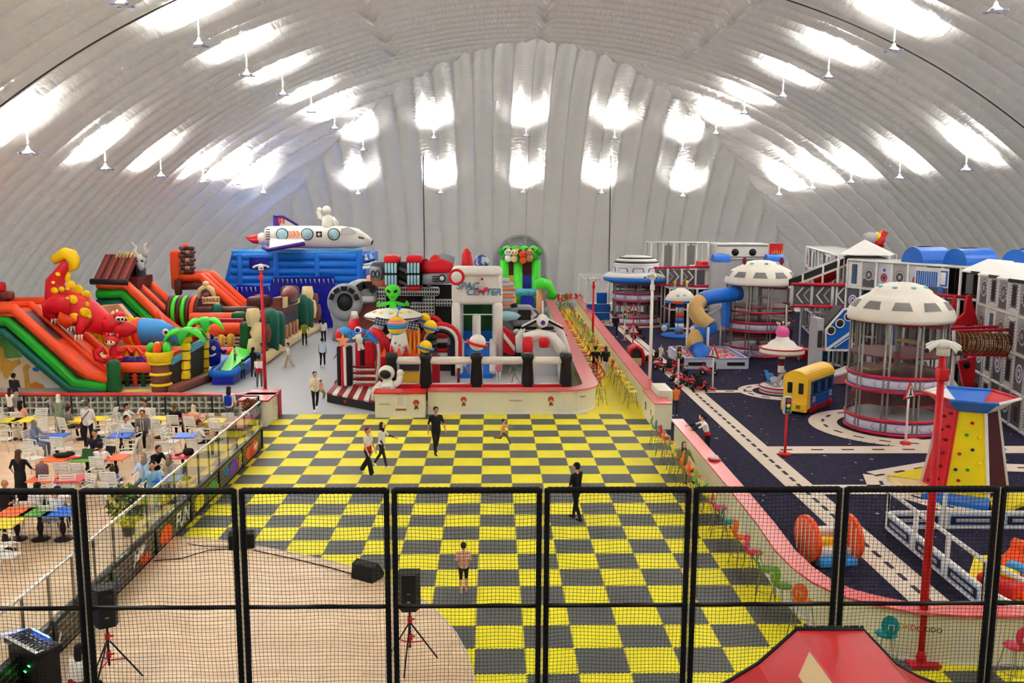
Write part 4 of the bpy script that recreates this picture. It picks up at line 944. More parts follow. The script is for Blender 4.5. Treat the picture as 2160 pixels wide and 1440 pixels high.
ft = fq(.5, .89, .24); text('lettering', 'RODEO', V_BLACK, WF, tuple(ft), .8, (PI / 2, 0, ang), .01, offset=.02)
for k in range(4): u = .2 + k * .2; b = MB(); b.tube([fq(u, .08, .12), fq(u, .4, .12)], .14, V_SKIN, 8); b.obj('fence_slat', WF)
b = MB(); b.ell(fq(.5, 1.02, .0), (.5, 1.4, .55), V_BRICK); b.obj('sign_arch', WF)
b = MB(); b.tube([G(556, 768) + Vector((0, 0, .3)), G(600, 735) + Vector((0, 0, .3)), G(632, 715) + Vector((0, 0, .3)), G(668, 698) + Vector((0, 0, .3))], .32, V_CREAM, 12); b.obj('base_tube', WF)
b = MB(); b.bx(-18.2, -14.0, 61.2, 66, 0, 1.9, V_BRICK); b.bx(-15.0, -14.1, 52.5, 61, 0, 1.2, V_BRICK); b.obj('bouncer_body', WF)
for (x, y, Y) in ((612, 618, 60), (540, 640, 62), (553, 635, 64)): b = MB(); b.rbox(tuple(D(x, y, Y)), (1.2, 1, 1), .3, V_BROWN); b.obj('rock', WF)
# ---- giant blue slide with shuttle ----
BS = T('inflatable_slide', 'giant blue inflatable slide carrying the white space shuttle', 'inflatable slide')
YS = 67.2
TL, TR = D(490, 532, YS), D(765, 532, YS); BL, BR = D(478, 690, YS), D(775, 690, YS)
zt = TL.z
b = MB(); b.bx(TL.x + .3, TR.x + .2, YS + .2, YS + 7.5, 0, zt - .2, V_BLUE); b.obj('core', BS)
for k in range(6):
 z = zt - .3 - k * .56; t = k / 8; b = MB(); b.puff((lerp(TL.x, BL.x, t), YS, z), (lerp(TR.x, BR.x, t), YS, z), .33, V_BLUE); b.obj('wall_tube', BS)
for px in (505, 582, 668, 757): b = MB(); p = D(px, 535, YS - .22); b.puff((p.x, YS - .12, 2.5), (p.x, YS - .12, zt), .26, V_BLUE); b.obj('upright_tube', BS)
b = MB(); b.tube([TL + Vector((0, 0, 0)), TR + Vector((0, 0, 0))], .22, V_LBLUE, 10); b.obj('top_tube', BS)
b = MB(); b.ext([TL + Vector((0, 0, .1)), D(472, 600, YS), D(478, 690, YS), D(500, 690, YS), D(500, 540, YS)], (-.3, 5, 0), V_BLUE); b.obj('left_flank', BS)
b = MB(); b.ext([D(756, 535, YS), D(772, 600, YS), D(776, 690, YS), D(745, 690, YS)], (.2, 5, 0), V_BLUE); b.obj('right_flank', BS)
a, c = D(525, 543, YS - .4), D(566, 567, YS - .4); b = MB(); b.bx(a.x, c.x, YS - .4, YS - .3, c.z, a.z, V_NAVY); b.obj('window', BS, 'dark blue window opening')
b = MB(); b.xz([(p.x, max(.03, p.z)) for p in dd([(490, 692), (500, 600), (570, 604), (576, 585), (705, 582), (706, 600), (740, 600), (760, 692)], YS - .6)], YS - .75, YS - .5, V_NAVY); b.obj('navy_skirt', BS, 'deep navy lower curtain')
b = MB()
for k in range(26):
 if 4 < k < 7: continue
 p = D(500 + k * 9.6, 588 if 576 < 500 + k * 9.6 < 706 else 605, YS - .8); b.tube([p, p + Vector((.05, 0, -.35))], [.06, .01], V_PALE, 5)
b.obj('drip_marks', BS)
SH_ = T('inflatable_shuttle', 'white inflatable space shuttle with three round windows on the blue slide', 'inflatable shuttle')
Y = YS + .6
def s3(px, py, dy=0): return D(px, py, Y + dy)
C0, C1 = s3(570, 500), s3(783, 510)
b = MB(); b.tube([s3(561, 499), s3(568, 499), s3(600, 499), s3(650, 500), s3(720, 500), s3(752, 503), s3(774, 508), s3(784, 511)], [.65, .78, .84, .86, .86, .78, .42, .22], V_WHITE, 20); b.obj('fuselage', SH_)
b = MB(); b.tube([s3(783, 511), s3(786, 512)], [.23, .16], V_BLACK, 12); b.obj('nose_tip', SH_)
for px in (595, 648, 704):
 p = s3(px, 494, -.87); b = MB(); b.cyl(p + Vector((0, .1, 0)), p, .46, V_BLACK, n=20); wn = b.obj('window', SH_); b = MB(); b.cyl(p, p + Vector((0, -.03, 0)), .4, V_PALE, n=20); b.obj('pane', wn)
for k in range(3):
 p = s3(612 + k * 8, 494, -.9); b = MB(); b.ext([p + Vector((-.14, 0, .25)), p + Vector((.04, 0, .25)), p + Vector((.2, 0, 0)), p + Vector((.04, 0, -.25)), p + Vector((-.14, 0, -.25)), p + Vector((.02, 0, 0))], (0, -.03, 0), V_SALMON); b.obj('chevron', SH_)
p = s3(673, 494, -.88); b = MB(); b.box(tuple(p), (.42, .05, .42), V_BLACK); st = b.obj('star_badge', SH_)
b = MB(); b.ext([(p.x + (.18 if k % 2 == 0 else .08) * math.sin(k * PI / 5), p.y - .03, p.z + (.18 if k % 2 == 0 else .08) * math.cos(k * PI / 5)) for k in range(10)], (0, -.02, 0), V_WHITE); b.obj('star', st)
b = MB(); b.ext([s3(720, 482, -.8), s3(735, 478, -.72), s3(744, 492, -.75), s3(719, 497, -.9)], (0, -.03, 0), V_LGREY); b.ext([s3(737, 479, -.72), s3(752, 490, -.66), s3(745, 495, -.76)], (0, -.03, 0), V_LGREY); b.obj('cockpit_glass', SH_)
b = MB()
for k in range(3): b.tube([s3(757 + k * 4, 499 + k, -.7), s3(759 + k * 4, 502 + k, -.7)], .05, V_BLACK, 6)
b.obj('nose_marks', SH_)
b = MB(); b.ext([s3(577, 455), s3(596, 458), s3(628, 477), s3(577, 477)], (0, .3, 0), V_WHITE); tf = b.obj('tail_fin', SH_)
b = MB(); b.ext([s3(576, 454, -.05), s3(584, 455, -.05), s3(590, 476, -.05), s3(576, 476, -.05)], (0, .4, 0), V_PURPLE); b.obj('tail_band', tf); b = MB(); b.tube([s3(580, 455), s3(598, 457), s3(629, 476)], .1, V_PURPLE, 8); b.obj('tail_edge', tf)
text('lettering', '01', V_RED, SH_, tuple(s3(594, 466, -.12)), .6, offset=.02)
b = MB(); b.ext([s3(570, 508, -.8), s3(640, 508, -.9), s3(643, 514, -2.0), s3(568, 528, -2.4)], (0, 0, .16), V_WHITE); wg = b.obj('wing', SH_)
b = MB(); b.tube([s3(643, 513, -1.9), s3(600, 521, -2.3), s3(566, 527, -2.4), s3(556, 522, -1.6)], .16, V_PURPLE, 8); b.obj('wing_edge', wg)
b = MB(); b.tube([s3(562, 504), s3(553, 504), s3(546, 504)], [.35, .5, .4], V_WHITE, 14); en = b.obj('engine', SH_)
b = MB(); b.tube([s3(546, 502), s3(530, 504), s3(518, 500)], [.3, .26, .03], V_RED, 10); b.tube([s3(546, 508, -.2), s3(534, 508, -.2), s3(522, 505, -.2)], [.22, .18, .02], V_RED, 10); b.tube([s3(546, 499, .2), s3(536, 499, .2), s3(528, 497, .2)], [.2, .16, .02], V_RED, 10); b.obj('flame', en)
b = MB()
for k in range(5): b.box(tuple(s3(565, 484 + k * 5, -.82)), (.3, .05, .06), V_BLACK)
b.obj('vent_marks', SH_)
AS = T('inflatable_astronaut', 'white inflatable astronaut waving from the top of the shuttle', 'inflatable figure', tuple(s3(692, 470)))
b = MB(); b.tube([(0, 0, -.4), (0, 0, -.1), (0, 0, .35), (-.05, 0, .6)], [.5, .46, .42, .2], V_WHITE, 14); b.tube([(.3, 0, .35), (.62, 0, 0), (.55, 0, -.35)], [.2, .19, .16], V_WHITE, 10)
b.tube([(-.3, 0, .3), (-.6, 0, .45), (-.68, 0, .9)], [.18, .17, .17], V_WHITE, 10); b.ell((-.62, 0, 1.0), .18, V_WHITE); b.obj('body', AS)
b = MB(); b.ell((-.08, 0, .95), .34, V_WHITE, n=16); b.obj('helmet', AS)
PC = T('inflatable_pencils', 'blue and white striped pencil rockets at the right end of the blue slide', 'inflatable figure')
for (x0, y0, x1, y1) in ((776, 566, 771, 537), (790, 562, 781, 535)):
 p, q = D(x0, y0, YS - .8), D(x1, y1, YS - .8); b = MB()
 for k, m in enumerate((V_WHITE, V_PALE, V_NAVY, V_PALE, V_WHITE)):
  r0 = .42 * (1 - k / 5.3); r1 = .42 * (1 - (k + 1) / 5.3); b.tube([p.lerp(q, k / 5), p.lerp(q, (k + 1) / 5)], [r0, max(.03, r1)], m, 12)
 b.obj('rocket_cone', PC)
# ================= CENTRE: SPACE BOUNCER =================
V_CLEAR = glass('clear vinyl', (.9, .9, .9))
SB2 = T('inflatable_bouncer', 'space bouncer arena with white tubes between black posts behind the cream counter', 'bouncer')
YF = 39.3
zb = .85
for px in (826, 898, 1005, 1113, 1194):
 p = D(px, 745, YF); b = MB(); b.tube([(p.x, YF, .3), (p.x, YF, .55), (p.x, YF, 1.0), (p.x, YF, 1.5), (p.x, YF, p.z - .45), (p.x, YF, p.z - .2), (p.x, YF, p.z), (p.x, YF, p.z + .02)], [.2, .27, .29, .27, .23, .29, .27, .2], V_BLACK, 16); b.obj('post', SB2)
 for s in (0,):
  for k in range(6): pass
L = [826, 898, 1005, 1113, 1194]
for i in range(4):
 p, q = D(L[i] + 9, 760, YF), D(L[i + 1] - 9, 760, YF); b = MB(); b.puff(p, q, .18, V_WHITE); b.obj('white_tube', SB2)
 p, q = D(L[i] + 10, 810, YF), D(L[i + 1] - 10, 810, YF); b = MB(); b.cyl((p.x, YF, p.z), (q.x, YF, q.z), .06, V_WHITE, n=8); b.obj('white_edge', SB2)
 b = MB(); b.bx(p.x, q.x, YF - .25, YF + .15, .4, p.z + .02, V_RED); b.obj('red_base', SB2)
 for x in (p.x + .05, q.x - .05): b = MB(); b.cyl((x, YF, p.z), (x, YF, D(0, 762, YF).z - .1), .02, V_WHITE, n=5); b.obj('seam_edge', SB2)
b = MB(); b.bx(D(826, 760, YF).x, D(1194, 760, YF).x, 39.5, 49.5, .05, .5, V_LGREY); b.obj('jumping_floor', SB2)
# right side of arena
pr = D(1194, 813, YF)
b = MB(); b.tube([(pr.x, YF, 1.0), (pr.x + .3, 45, .9), (pr.x + .3, 50, .9)], .3, V_LGREY, 10); b.obj('side_tube', SB2)
b = MB()
for (x, y0, y1) in ((pr.x - .1, YF, 44), ): b.add([(x, y0, .9), (x + .25, y1, .9), (x + .25, y1, 2.3), (x, y0, 2.3)], [(0, 1, 2, 3)], V_CLEAR)
b.obj('clear_side', SB2)
# --- tall white slide ---
TW = T('inflatable_slide', 'tall white inflatable slide tower reading SPACE CENTER with blue lanes', 'inflatable slide')
YT = 46.0
x0, x1 = D(953, 700, YT).x, D(1060, 700, YT).x; zt = D(1000, 566, YT).z; zo = D(1000, 643, YT).z
xo0, xo1 = D(972, 700, YT).x, D(1040, 700, YT).x
b = MB(); b.rbox(((x0 + x1) / 2, YT + .35, (zt + zo) / 2), (x1 - x0, .9, zt - zo), .25, V_WHITE); b.obj('front_panel', TW)
b = MB(); b.rbox(((x0 + x1) / 2, YT + .3, zt - .15), (x1 - x0, 1.2, .5), .25, V_WHITE); b.obj('top_tube', TW)
for a, c in ((x0, xo0), (xo1, x1)): b = MB(); b.rbox(((a + c) / 2, YT + .3, zo / 2 + .1), (c - a, 1.0, zo + .1), .2, V_WHITE); b.obj('side_pillar', TW)
za, zbr, zc2 = D(1000, 663, YT).z, D(1000, 721, YT).z, D(1000, 664, YT).z
b = MB(); b.bx(xo0, xo1, YT + 2.4, YT + 2.5, .3, zo, V_DGREEN); b.obj('rear_mesh', TW, 'dark green mesh seen through the opening')
for z in (za, zbr): b = MB(); b.cyl((xo0, YT - .05, z), (xo1, YT - .05, z), .035, V_WHITE, n=8); b.obj('cross_rope', TW)
xm0, xm1 = D(996, 700, YT).x, D(1014, 700, YT).x
b = MB(); b.rbox(((xm0 + xm1) / 2, YT + .2, (za + zbr) / 2), (xm1 - xm0, .5, za - zbr), .15, V_WHITE); b.obj('divider', TW)
b = MB(); b.yz([(YT + 2.3, zbr + .3), (YT + .6, zbr - .1), (YT - 2.5, .7), (YT - 2.5, .4), (YT + 2.3, .4)], xo0 + .02, xo1 - .02, V_BLUE); b.obj('slide_lane', TW)
for x in (xo0, xo1): b = MB(); b.tube([(x, YT + .2, zbr), (x, YT - 2.6, .9)], .2, V_WHITE, 10); b.obj('lane_rail', TW)
b = MB(); b.bx(x0 + .1, x1 - .1, YT + .7, YT + 3.2, .1, .4, V_WHITE)
for x in (x0 + .3, x1 - .3): b.rbox((x, YT + 2, zt / 2), (.5, 2.6, zt - .2), .2, V_WHITE)
b.obj('tower_body', TW)
M_LET = mat('letter blue grey', (96, 140, 178), .5)
p = D(991, 603, YT - .02); text('lettering', 'SPACE', M_LET, TW, (p.x, YT - .12, p.z), .5, ext=.02, shear=.2, offset=.01)
p = D(1020, 616, YT - .02); text('lettering', 'CENTER', M_LET, TW, (p.x, YT - .12, p.z), .5, ext=.02, shear=.2, offset=.01)
p = D(1017, 600, YT); b = MB(); b.tube([(p.x - .05, YT - .2, p.z - .25), (p.x, YT - .2, p.z + .1), (p.x, YT - .2, p.z + .3)], [.16, .12, .02], V_LGREY, 8); b.tube([(p.x - .2, YT - .2, p.z - .35), (p.x + .3, YT - .2, p.z - .2)], [.1, .1], V_RED, 8); b.ell((p.x, YT - .2, p.z + .3), .07, V_RED); b.obj('rocket_emblem', TW)
p = D(963, 584, YT - 1.1); b = MB(); b.tube([(p.x + .34 * math.cos(a), p.y, p.z + .34 * math.sin(a)) for a in [2 * PI * i / 20 for i in range(20)]], .09, V_RED, 8, closed=True); b.obj('red_ring', TW)
b = MB(); b.ell(p, (.3, .25, .3), V_WHITE, n=16); b.obj('white_ball', TW)
EA = T('inflatable_globe', 'blue inflatable earth globe behind the white slide tower', 'globe', tuple(D(1016, 553, 50)))
def earth():
 m = bpy.data.materials.new('earth vinyl'); m.use_nodes = True; nt = m.node_tree; b = nt.nodes['Principled BSDF']; tc = nt.nodes.new('ShaderNodeTexCoord')
 n = nt.nodes.new('ShaderNodeTexNoise'); n.inputs['Scale'].default_value = 2.2; n.inputs['Detail'].default_value = 5; nt.links.new(tc.outputs['Object'], n.inputs['Vector'])
 r = nt.nodes.new('ShaderNodeValToRGB'); r.color_ramp.elements[0].position = .48; r.color_ramp.elements[0].color = (*lin((26, 60, 150)), 1); r.color_ramp.elements[1].position = .53; r.color_ramp.elements[1].color = (*lin((190, 200, 205)), 1)
 nt.links.new(n.outputs['Fac'], r.inputs[0]); nt.links.new(r.outputs[0], b.inputs['Base Color']); b.inputs['Roughness'].default_value = .3; return m
b = MB(); b.ell((0, 0, 0), .44, earth(), n=20); b.obj('globe', EA); b = MB(); b.cyl((0, 0, -.4), (0, 0, -1.0), .1, V_LGREY); b.obj('stalk', EA)
b = MB(); p = D(986, 562, 52); b.T = Matrix.Translation(p); b.tube([(0, 0, -1), (0, 0, 0), (-.03, 0, .75), (-.1, 0, 1.05)], [.34, .36, .3, .1], V_RED, 12); b.one('inflatable_fin', 'tall red inflatable fin left of the earth globe', 'inflatable figure')
# white ball with red ring on post, saturns
def saturn(px, py, Y, r, m1, m2, lab, tilt=.25):
 o = T('inflatable_planet', lab, 'inflatable planet', tuple(D(px, py, Y)))
 b = MB(); b.ell((0, 0, 0), r, m1, n=18); b.obj('planet', o)
 b = MB(); R = RY(tilt); b.tube([R @ Vector((r * 1.22 * math.cos(a), r * 1.22 * math.sin(a), -.05)) for a in [2 * PI * i / 24 for i in range(24)]], r * .17, m2, 8, closed=True); b.obj('ring', o)
saturn(1007, 722, YF, .38, V_WHITE, V_RED, 'white planet ball with red ring on the middle black post')
saturn(898, 731, YF, .29, V_YEL, V_BLUE, 'yellow planet ball with blue ring on the second black post')
saturn(908, 689, 43.5, .34, V_YEL, V_BLUE, 'yellow planet with blue ring by the red arch, lower one')
saturn(895, 673, 44.6, .32, V_YEL, V_BLUE, 'yellow planet with blue ring by the red arch, upper one')
# alien on saucer
UF = T('inflatable_saucer', 'white inflatable flying saucer under the green alien', 'inflatable saucer', tuple(D(830, 668, 44)))
b = MB(); b.lathe([(.02, -.32), (.7, -.3), (1.38, -.05), (1.45, .08), (1.36, .16), (.9, .34), (.3, .44), (.02, .45)], V_WHITE, 28); b.obj('disc', UF)
b = MB(); b.lathe([(1.46, .0), (1.48, .02), (1.46, .05)], V_BLACK, 28); b.obj('dark_seam', UF)
for k in range(5): a = -PI / 2 + (k - 2) * .5; b = MB(); b.ell((1.0 * math.cos(a), 1.0 * math.sin(a), .29), (.12, .12, .06), V_YEL); b.obj('light_spot', UF)
for s in (-1, 1): b = MB(); b.tube([(s * .6, 0, -.3), (s * 1.0, -.1, -.85)], [.2, .34], V_LGREY, 10); b.obj('thruster', UF)
AL = T('inflatable_alien', 'green inflatable alien with black eyes sitting in the saucer', 'inflatable figure', tuple(D(829, 646, 44)))
b = MB(); b.tube([(0, 0, -.2), (0, 0, .1), (0, 0, .3)], [.2, .18, .12], V_LIME, 12)
for s in (-1, 1):
 b.tube([(s * .12, 0, .2), (s * .45, -.05, .1), (s * .62, -.05, .08)], [.09, .09, .07], V_LIME, 8)
 for k in range(3): a = (k - 1) * .7 + .4; b.tube([(s * .62, -.05, .1), (s * (.62 + .2 * math.cos(a)), -.05, .1 + .2 * math.sin(a))], [.06, .05], V_LIME, 6)
b.obj('body', AL)
b = MB(); b.tube([(0, 0, .26), (0, 0, .4), (0, 0, .62), (0, 0, .86), (0, 0, 1.04), (0, 0, 1.1)], [.09, .2, .35, .39, .26, .08], V_LIME, 18); hd = b.obj('head', AL)
for s in (-1, 1): b = MB(); b.ell((s * .16, -.32, .78), (.12, .06, .08), V_BLACK, R=(0, s * -.5, 0)); b.obj('eye', hd)
b = MB(); b.tube([(-.07, -.3, .5), (0, -.31, .47), (.07, -.3, .5)], .015, V_DGREEN, 6); b.obj('smile', hd)
# satellite
SA2 = T('inflatable_satellite', 'striped round satellite with blue solar panels in front of the saucer', 'inflatable satellite', tuple(D(837, 687, 41.5)))
b = MB()
prof = [(.46 * math.cos(a), .46 * math.sin(a)) for a in [-PI / 2 + PI * i / 12 for i in range(13)]]
cs = [V_SALMON, V_SALMON, V_LBLUE, V_YEL, V_YEL, V_LBLUE, V_LBLUE, V_SALMON, V_SALMON, V_YEL, V_YEL, V_YEL]
for i in range(12): b.lathe([(max(.01, prof[i][0]), prof[i][1]), (max(.01, prof[i + 1][0]), prof[i + 1][1])], cs[i], 18)
b.obj('body', SA2)
for s in (-1, 1):
 b = MB(); b.box((s * .78, 0, s * -.1 + .1), (.46, .06, .36), mat('solar panel', (40, 46, 90), .3), R=RY(.2)); pn = b.obj('solar_panel', SA2)
 b = MB()
 for k in range(3): b.box((s * .78 + (k - 1) * .15, -.04, s * -.1 + .1), (.015, .02, .36), V_WHITE, R=RY(.2))
 for k in range(2): b.box((s * .78, -.04, s * -.1 + .1 + (k - .5) * .12), (.46, .02, .015), V_WHITE, R=RY(.2))
 b.obj('panel_grid', pn)
b = MB(); b.cyl((0, 0, .4), (.12, 0, .8), .05, V_LGREY, r1=.03, n=8); an = b.obj('antenna', SA2); b = MB(); b.ell((.13, 0, .86), .1, V_BLUE); b.obj('antenna_ball', an)
b = MB(); b.cyl((0, 0, -.4), (0, .2, -1.3), .12, V_LGREY); b.obj('support', SA2)
# fire rocket
RK2 = T('inflatable_rocket', 'white inflatable rocket with red flames below the satellite', 'inflatable rocket', tuple(D(843, 745, 41.6)))
b = MB(); b.tube([(0, 0, 0), (0, 0, .5), (0, 0, 1.05)], [.5, .42, .3], V_WHITE, 14); b.tube([(-.5, 0, .95), (-.35, 0, .75)], [.17, .12], V_WHITE, 10); b.obj('body', RK2)
for k in range(5): a = (k - 2) * .34; b = MB(); b.ext([(a - .17, -.5, -.1), (a + .17, -.5, -.1), (a + .02, -.46, .38 + .1 * (k % 2))], (0, .06, 0), V_RED if k % 2 else V_ORANGE); b.obj('flame', RK2)
for k in range(3): b = MB(); b.box((-.15 + k * .2, -.44, .55 - .1 * k), (.1, .05, .08), V_GREY); b.obj('patch', RK2)
FP = T('inflatable_wall', 'orange flame-patterned inflatable wall right of the rocket', 'inflatable wall')
b = MB(); a, c = D(858, 748, 42.2), D(886, 700, 42.2); b.rbox(((a.x + c.x) / 2, 42.3, a.z / 2 + c.z / 2), (c.x - a.x, .5, c.z - a.z + .5), .2, mat('flame print', (240, 130, 40), .5, var=.5, scale=2)); b.obj('panel', FP)
for k in range(6): b = MB(); p = D(861 + k * 4.4, 745, 42.0); b.ext([p + Vector((-.06, 0, 0)), p + Vector((.06, 0, 0)), p + Vector((.02, 0, .9 + .25 * (k % 3)))], (0, .05, 0), V_YEL if k % 2 else V_RED); b.obj('flame_tongue', FP)
# striped arches right of fire
AR = T('inflatable_arch', 'red, white and black striped inflatable arch left of the white tower', 'inflatable arch')
for k, (m, off) in enumerate(((V_RED, 0), (V_WHITE, .16), (V_BLACK, .34))):
 pc = D(930, 715, 44.3); r = .95 - off; b = MB(); b.tube([(pc.x + r, 44.3, .5)] + [(pc.x + r * math.cos(a), 44.3 - .03 * k, pc.z - .1 + r * .9 * math.sin(a)) for a in [PI * i / 10 for i in range(11)]] + [(pc.x - r, 44.3, .5)], .13, m, 8); b.obj('arch_band', AR)
for k in range(5): b = MB(); p, q = D(920, 748 - k * 10, 44.8), D(944, 748 - k * 10, 44.8); b.puff(p, q, .13, (V_WHITE, V_RED, V_BLACK)[k % 3]); b.obj('rung_tube', AR)
b = MB(); p = D(912, 690, 44.9); b.tube([(p.x + .45 * math.cos(a), 44.9, p.z + .5 * math.sin(a)) for a in [PI * i / 8 for i in range(9)]], .14, V_RED, 8); b.obj('arch_band', AR)
for k in range(4): b = MB(); b.ell(D(911, 712 + k * 11, 43.8), (.3, .3, .17), V_BLACK if k % 2 == 0 else V_DGREY); b.obj('bump', AR)
# entrance arch on the left
EN = T('inflatable_entrance', 'red, white and black inflatable entrance arch topped with a blue comet', 'inflatable arch')
YE = 42.0
for (px, m, r) in ((718, V_BLACK, .17), (724, V_RED, .13), (730, V_WHITE, .13), (738, V_BLACK, .2)):
 p0, p1 = D(px, 806, 41.6), D(px, 735, 41.6); b = MB(); b.rbox((p0.x, 41.6, (p0.z + p1.z) / 2), (r * 1.4, .5, p1.z - p0.z + .3), .1, m); b.obj('pillar', EN)
for k, (m, r0) in enumerate(((V_WHITE, .08), (V_RED, .28), (V_RED, .3))):
 dx = .0 + k * .2; pl = [(792, 800), (799, 770), (800, 745), (797, 725), (785, 712), (770, 708)]
 P = [D(x + k * 6, y - k * 3, YE + .3 * k) for x, y in pl]; P[0].z = .4; b = MB(); b.tube(P, r0, m, 10); b.obj('arch_tube', EN)
for px, m in ((756, V_RED), (764, V_BLACK), (775, V_RED), (783, V_RED)):
 b = MB(); p = D(px, 720, 43.4); b.rbox((p.x, 43.4, p.z / 2), (.3, .4, p.z), .1, m); b.obj('inner_tube', EN)
for k in range(7): b = MB(); p, q = D(745, 812 - k * 6.5, 41.2 + k * .3), D(792, 812 - k * 6.5, 41.2 + k * .3); b.bar((p.x, p.y, p.z), (q.x, q.y, q.z), .14, .09, V_WHITE if k % 2 else V_CRIMSON); b.obj('striped_step', EN)
b = MB(); b.tube([G(712, 816) + Vector((0, 0, .2)), G(790, 832) + Vector((0, 0, .2))], .2, V_BLACK, 10); b.obj('base_tube', EN)
cm = D(757, 715, 41.2)
for k in range(9):
 a = -1.2 + k * .36; b = MB(); q = cm + Vector((.75 * math.sin(a) + .15, .1, .2 - .4 * abs(a) * .6)); b.tube([cm + Vector((-.3, 0, .25)), (cm + q) / 2 + Vector((0, 0, .25)), q], [.15, .2, .06], V_BLUE if k % 2 else V_LBLUE, 8); b.obj('comet_tail', EN)
b = MB(); b.ell(D(728, 698, 41.2), (.3, .2, .2), V_LBLUE); b.ell(D(718, 706, 41.3), (.25, .25, .3), V_RED); b.obj('knob', EN)
p = D(723, 719, 40.9); b = MB(); b.ext([(p.x + (.34 if k % 2 == 0 else .14) * math.sin(k * PI / 5), p.y, p.z + (.34 if k % 2 == 0 else .14) * math.cos(k * PI / 5)) for k in range(10)], (0, .15, 0), V_SALMON); b.obj('star', EN)
MA = T('inflatable_astronaut', 'small white inflatable astronaut riding the blue comet', 'inflatable figure', tuple(D(758, 712, 40.8)))
b = MB(); b.tube([(-.05, 0, .15), (.0, 0, -.1), (.03, 0, -.3)], [.14, .16, .12], V_WHITE, 10); b.tube([(0, 0, -.25), (-.02, 0, -.6)], [.09, .07], V_WHITE, 8); b.tube([(.05, 0, -.25), (.18, 0, -.55)], [.09, .07], V_WHITE, 8); b.tube([(-.1, 0, .05), (-.3, 0, -.05)], .06, V_WHITE, 8); b.tube([(.1, 0, .05), (.25, -.05, .25)], .06, V_RED, 8); b.obj('body', MA)
b = MB(); b.ell((-.05, 0, .36), .17, V_WHITE); hh = b.obj('helmet', MA); b = MB(); b.ell((-.06, -.1, .36), (.12, .1, .11), V_NAVY); b.obj('visor', hh)
STP = T('inflatable_steps', 'low red and white striped inflatable doorstep with black sides', 'inflatable step')
g = [G(690, 848), G(790, 868), G(798, 838), G(716, 817)]
for v in g: v.z = .1
b = MB(); b.ext([(v.x, v.y, .02) for v in g], (0, 0, .36), V_BLACK); b.obj('base', STP)
for k in range(9):
 a, c = g[0].lerp(g[1], (k + .05) / 9), g[0].lerp(g[1], (k + .95) / 9); e, f = g[3].lerp(g[2], (k + .05) / 9), g[3].lerp(g[2], (k + .95) / 9)
 b = MB(); b.ext([(v.x, v.y, .38) for v in (a, c, f, e)], (0, 0, .08), V_CRIMSON if k % 2 == 0 else V_WHITE); b.obj('stripe', STP)
b = MB(); p = g[0].lerp(g[1], .4); b.cyl((p.x, p.y - .0, .2), (p.x, p.y - .06, .2), .08, V_RED, n=10); b.obj('valve_cap', STP)
# front astronaut
FA = T('inflatable_astronaut', 'white inflatable astronaut with dark visor waving behind the reception desk', 'inflatable figure', tuple(D(818, 820, 38.6)))
b = MB(); b.tube([(0, 0, -.5), (0, 0, -.2), (0, 0, .2), (0, 0, .42)], [.32, .35, .33, .18], V_WHITE, 16); b.tube([(-.25, 0, .25), (-.52, -.05, .0), (-.6, -.05, -.5)], [.17, .17, .15], V_WHITE, 10)
b.tube([(.28, 0, .2), (.5, 0, .32), (.55, 0, .62)], [.16, .15, .14], V_WHITE, 10); b.ell((.56, 0, .72), (.16, .14, .17), V_WHITE); b.obj('body', FA)
b = MB(); b.ell((-.04, 0, .72), (.36, .34, .34), V_WHITE, n=18); hh = b.obj('helmet', FA); b = MB(); b.ell((-.07, -.2, .7), (.27, .2, .22), V_BLACK, n=16); b.obj('visor', hh)
b = MB(); b.box((0, -.36, .05), (.36, .05, .24), V_LGREY); cp = b.obj('chest_pack', FA)
for k in range(4): b = MB(); b.box((-.12 + .08 * k, -.4, .02 + .06 * (k % 2)), (.04, .03, .04), (V_RED, V_DGREY)[k % 2]); b.obj('button', cp)
# red/white cone
CO = T('inflatable_cone', 'red and white inflatable cone left of the saucer', 'inflatable figure', tuple(D(748, 690, 44)))
b = MB(); b.tube([(0, 0, -.3), (0, 0, .45)], [.46, .22], V_RED, 14); b.obj('cone', CO); b = MB(); b.tube([(0, 0, .45), (0, 0, .8)], [.22, .14], V_WHITE, 14); b.obj('tip', CO)
# ---- grey spaceship behind ----
GS = T('inflatable_spaceship', 'huge grey and red inflatable spaceship with radiator blocks behind the alien', 'inflatable spaceship')
YG = 51
p = D(728, 637, YG - .6); b = MB()
b.tube([(p.x + .72 * math.cos(a), p.y, p.z + .78 * math.sin(a)) for a in [2 * PI * i / 22 for i in range(22)]], .3, V_GREY, 12, closed=True); b.obj('engine_ring', GS)
b = MB(); b.cyl((p.x, p.y + .2, p.z), (p.x, p.y - .1, p.z), .62, V_BLACK, n=22); b.obj('engine_core', GS)
for k in range(5): a = .4 + k * .58; b = MB(); b.box((p.x + .75 * math.cos(a), p.y - .3, p.z + .8 * math.sin(a)), (.35, .1, .26), V_BLACK, R=RY(-a + PI / 2)); b.obj('dark_window', GS)
b = MB(); b.tube([D(712, 690, YG), D(718, 665, YG)], [.2, .6], V_GREY, 12); b.tube([D(733, 690, YG), D(735, 665, YG)], [.5, .6], V_GREY, 12); b.tube([D(726, 690, YG) - Vector((0, 0, .8)), D(730, 655, YG)], [.7, .7], V_GREY, 12); b.obj('engine_pylon', GS)
b = MB(); b.ell(D(768, 615, YG + .5), (1.15, 1.0, .75), V_GREY, n=18); ck = b.obj('cockpit', GS)
for (x, y, w_, a) in ((762, 604, .36, -.5), (775, 601, .4, 0), (787, 610, .24, .6)): b = MB(); b.box(tuple(D(x, y, YG - .45)), (w_ * 1.3, .15, .42), V_BLACK, R=RY(a)); b.obj('cockpit_window', ck)
